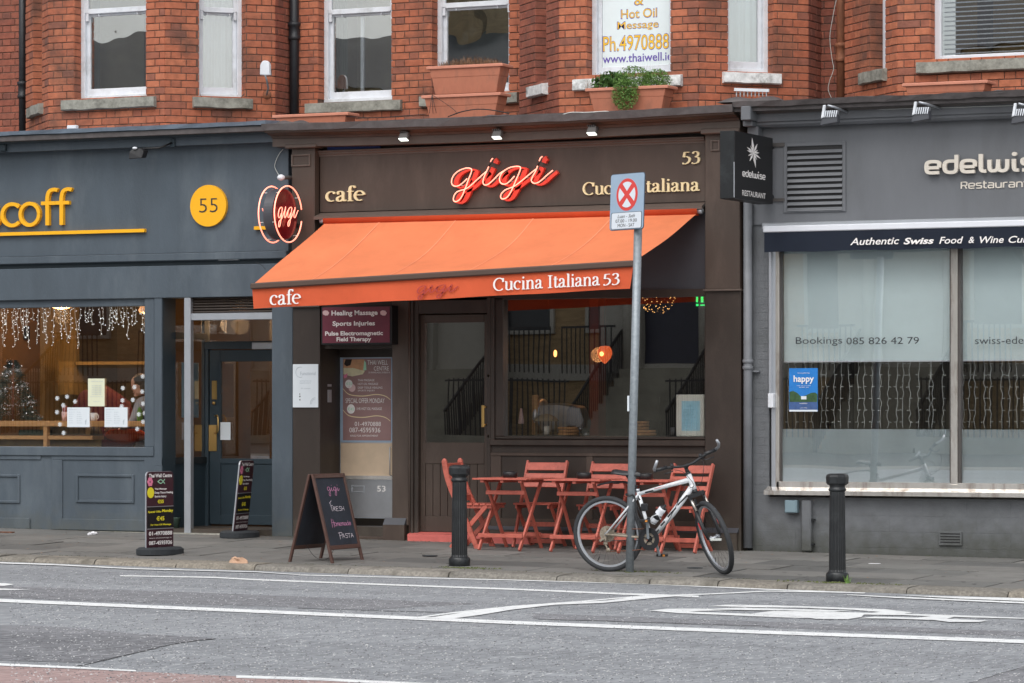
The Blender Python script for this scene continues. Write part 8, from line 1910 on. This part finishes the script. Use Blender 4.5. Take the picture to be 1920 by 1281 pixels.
t_ = thing('counter', 'dark window ledge inside the brown shop holding the lantern and breads', 'counter', (X(1100), .4, zs)); MB().box((X(944), .15, zs-.05), (X(1321), .85, zs-.005)).build('counter_top', 'brown_shaded', t_)
def ob(u, y): return Vector((X(u, -y), y, zs))
q_ = ob(1052, .75); t_ = thing('slicing_machine', 'silver rounded slicing machine in the brown shop window', 'machine', q_)
MB().lathe([(.03, -.17), (.17, -.155), (.185, -.13), (.185, -.11), (.16, -.10)], q_+Vector((-.10, 0, .20)), 32, 'x').build('blade_guard', 'steel', t_)
b = MB(); b.prism([q_+Vector(p) for p in ((-.2, -.10, .03), (.27, -.10, .03), (.30, -.10, .13), (.24, -.10, .30), (.0, -.10, .335), (-.2, -.10, .33))], (0, .22, 0)); b.build('housing', 'steel', t_, bevel=.02); MB().box(q_+Vector((.12, -.13, 0)), q_+Vector((.22, -.08, .10))).build('base', 'black_plastic', t_, bevel=.01)
q_ = ob(1024, .40); t_ = thing('lantern', 'dark domed lantern with a white candle in the brown shop window', 'lantern', q_)
MB().lathe([(.13, .145), (.135, .15), (.12, .17), (.08, .20), (.03, .222), (.01, .225)], q_, 24).build('roof', 'room_grey', t_); MB().lathe([(.12, 0), (.12, .012)], q_, 24).build('base', 'iron', t_)
for k in range(8): a = R_(k*45+10); MB().bar(q_+Vector((.112*math.cos(a), .112*math.sin(a), .0)), q_+Vector((.112*math.cos(a), .112*math.sin(a), .15)), .008).build('post', 'iron', t_)
MB().cyl(q_+Vector((.0, 0, .01)), q_+Vector((.0, 0, .10)), .035, 16).build('candle', 'frame_cream', t_)
q_ = ob(977, .40); t_ = thing('bottle', 'pink conical bottle at the left of the brown shop window', 'bottle', q_); MB().lathe([(.03, .12), (.028, .16), (.014, .25), (.010, .28)], q_, 14).build('bottle', 'pale_pink', t_); MB().box(q_+Vector((-.12, -.05, 0)), q_+Vector((.05, .08, .12))).build('crate', 'room_dark', t_)
q_ = ob(1003, .60); t_ = thing('wooden_mill', 'tall pale wooden block behind the lantern', 'mill', q_); MB().box(q_+Vector((-.03, -.02, 0)), q_+Vector((.03, .04, .42))).build('block', 'light_wood', t_, bevel=.01)
for i, (u, y, r, k, lab) in enumerate(((1065, .45, .11, 3, 'stack of round wooden boards right of the lantern'), (1208, .45, .13, 2, 'stack of pale boards right of the sign pole'), (1203, .72, .08, 5, 'tall stack of breads behind the sign pole'))):
    q_ = ob(u, y); t_ = thing('board_stack', lab, 'boards', q_)
    for j in range(k): MB().lathe([(r*.95, j*.03+.002), (r, j*.03+.008), (r, j*.03+.022), (r*.95, j*.03+.028)], q_+Vector((random.uniform(-.01, .01), 0, 0)), 24).build('board', 'bread', t_)
q_ = ob(1088, .3); t_ = thing('glassware', 'small clear glass and silver pieces on the ledge', 'glass', q_); MB().lathe([(.02, 0), (.004, .01), (.004, .04), (.025, .06), (.028, .09)], q_, 14).build('glass', 'copper_dull', t_); MB().lathe([(.02, 0), (.03, .01), (.02, .03)], q_+Vector((.06, .02, 0)), 12).build('lid', 'steel', t_)
q_ = ob(1255, .3); t_ = thing('clipboard', 'small white card and gadget beside the framed menu', 'card', q_); MB().box(q_+Vector((-.07, 0, 0)), q_+Vector((.04, .06, .012))).box(q_+Vector((.0, .02, .012)), q_+Vector((.05, .05, .09))).build('card', 'copper_dull', t_, bevel=.004)
MB().box((X(1215,-1.0), 1.0, .2), (X(1235,-1), 1.03, 1.5)).build('interior_post', 'room_dark', S2)
# ================================================================== ACROSS THE STREET (behind the camera; seen in the windows)
random.seed(11)
mat('far_brick', C(156,132,98,1), .9, var=.3, vscale=2, stretch=(1, 1, 6)); mat('far_render', C(190,186,174,.75), .8, var=.08); mat('far_door', C(40,44,60), .4); mat('far_roof', C(70,72,78,.8), .8, var=.15); mat('far_stone', C(150,146,132,.8), .85, var=.2, vscale=2)
mat('far_dark_glass', C(52,56,60), .2)
FZ = FAR; 
def terrace(xc, door_m, wide, lab):
    t_ = thing('terraced_house', lab, 'house', (xc, -42, FZ)); H_ = 9.2
    MB().box((xc-wide/2, -50, FZ), (xc+wide/2, -42, FZ+H_)).build('wall', 'far_brick', t_)
    MB().box((xc-wide/2, -41.96, FZ+.0), (xc+wide/2, -42.2, FZ+1.75)).build('basement_wall', 'far_brick', t_); MB().box((xc-wide/2, -41.9, FZ+1.75), (xc+wide/2, -42.2, FZ+2.1)).build('plinth', 'far_render', t_)
    b = MB(); b.prism([(xc-wide/2, -41.8, FZ+H_), (xc-wide/2, -46, FZ+H_+1.9), (xc-wide/2, -50.2, FZ+H_)], (wide, 0, 0)); b.build('roof', 'far_roof', t_)
    for k in (-1, 1): MB().box((xc+k*wide/2*.8-.5, -46.5, FZ+H_+1), (xc+k*wide/2*.8+.5, -45.5, FZ+H_+3.2)).build('chimney', 'far_brick', t_)
    MB().box((xc-1.75, -41.7, FZ+1.9), (xc-.72, -42.1, FZ+5.2)).box((xc+.72, -41.7, FZ+1.9), (xc+1.1, -42.1, FZ+5.2)).box((xc-1.45, -41.7, FZ+5.2), (xc+1.45, -42.1, FZ+5.8)).build('door_surround', 'far_render', t_)
    MB().box((xc-.78, -41.98, FZ+1.9), (xc+.78, -42.05, FZ+5.2)).build('door', door_m, t_)
    for k in (-1, 1): MB().cyl((xc+k*.95, -41.5, FZ+2), (xc+k*.95, -41.5, FZ+5.0), .14, 12).build('column', 'far_render', t_)
    for k in range(10): MB().box((xc-1.1, -41.9, FZ+.2*k), (xc+1.1, -38.6-.0-.30*(0-k)*-1+3.0-3.0+.0, FZ+.2*(k+1))).build('step', 'far_stone', t_)
    for wx in (-wide*.30, wide*.30):
        for wz, wh in ((2.9, 2.1), (6.3, 1.8)):
            w_ = MB().box((xc+wx-.6, -41.94, FZ+wz), (xc+wx+.6, -42.02, FZ+wz+wh)).build('window', 'far_dark_glass', t_); frame_rect(MB(), xc+wx-.66, xc+wx+.66, FZ+wz-.06, FZ+wz+wh+.06, -42.0, .09, .1).build('frame', 'far_render', w_)
    b = MB()
    for s in (-1, 1):
        for k in range(30):
            f = k/29; y_ = -38.6-f*3.3; z_ = FZ+.0+2.0*f; b.box((xc+s*1.2-.012, y_-.012, z_), (xc+s*1.2+.012, y_+.012, z_+1.0))
        b.bar((xc+s*1.2, -38.6, FZ+1.0), (xc+s*1.2, -41.9, FZ+3.0), .05)
        k = xc+s*1.3
        while abs(k-xc) < wide/2: b.box((k-.014, -38.61, FZ+.45), (k+.014, -38.59, FZ+1.75)); b.box((k-.014, -41.3, FZ+1.9), (k+.014, -41.28, FZ+3.0)) if abs(k-xc) < 2.6 else None; k += s*.13
        b.box((xc+s*1.2, -38.63, FZ+1.68), (xc+s*wide/2, -38.58, FZ+1.72)); b.box((xc+s*1.2, -41.32, FZ+2.95), (xc+s*2.6, -41.27, FZ+3.0))
        MB().box((xc+s*1.2, -38.75, FZ), (xc+s*wide/2, -38.45, FZ+.45)).build('garden_wall', 'far_stone', t_)
    b.build('railings', 'iron', t_, kind='stuff')
for i, (xc, dm, wd_, lab) in enumerate(((-33.8, 'far_door', 6.4, 'brown brick terraced house furthest down the far side of the street'), (-27.4, 'far_render', 6.4, 'brown brick terraced house with a pale door across the street'), (-21.3, 'far_render', 5.8, 'brown brick terraced house with a pale door facing the narrow poster door'), (-15.8, 'far_door', 5.2, 'brown brick terraced house with a dark blue door facing the cafe'), (-9.9, 'far_render', 6.6, 'brown brick terraced house with a pale door opposite the black sign'), (-3.3, 'far_door', 6.6, 'brown brick terraced house behind the bare tree'))):
    terrace(xc, dm, wd_, lab)
# bare winter tree
def bare_tree(x_, y_, h_, lab, seed):
    random.seed(seed); t_ = thing('bare_tree', lab, 'tree', (x_, y_, FZ)); tk = MB(); tw = MB()
    def grow(p, d, L, r, lev):
        q_ = p+d*L; n = Vector((random.gauss(0, .06), random.gauss(0, .06), 0))*L; mid = (p+q_)/2+n
        (tk if lev < 2 else tw).tube([p, mid, q_], [r, r*.85, r*.7], 6 if lev < 3 else 4, caps=False)
        if lev >= 6: return
        for k in range(3 if lev < 5 else 2):
            ax3 = Vector((random.gauss(0, 1), random.gauss(0, 1), random.gauss(0, .4))).normalized(); a = random.uniform(.25, .6); nd = (Matrix.Rotation(a, 3, ax3) @ d); nd.z = abs(nd.z)*.9+.12; nd.normalize(); grow(q_, nd, L*random.uniform(.62, .86), r*.62, lev+1)
    grow(Vector((x_, y_, FZ)), Vector((.02, 0, 1)), h_*.24, .17, 0); tk.build('trunk', 'iron', t_); tw.build('crown', 'iron', t_)
bare_tree(-2.2, -27.5, 8.5, 'bare winter tree across the street', 5); bare_tree(-30, -34, 8.5, 'second bare winter tree down the far pavement', 9)
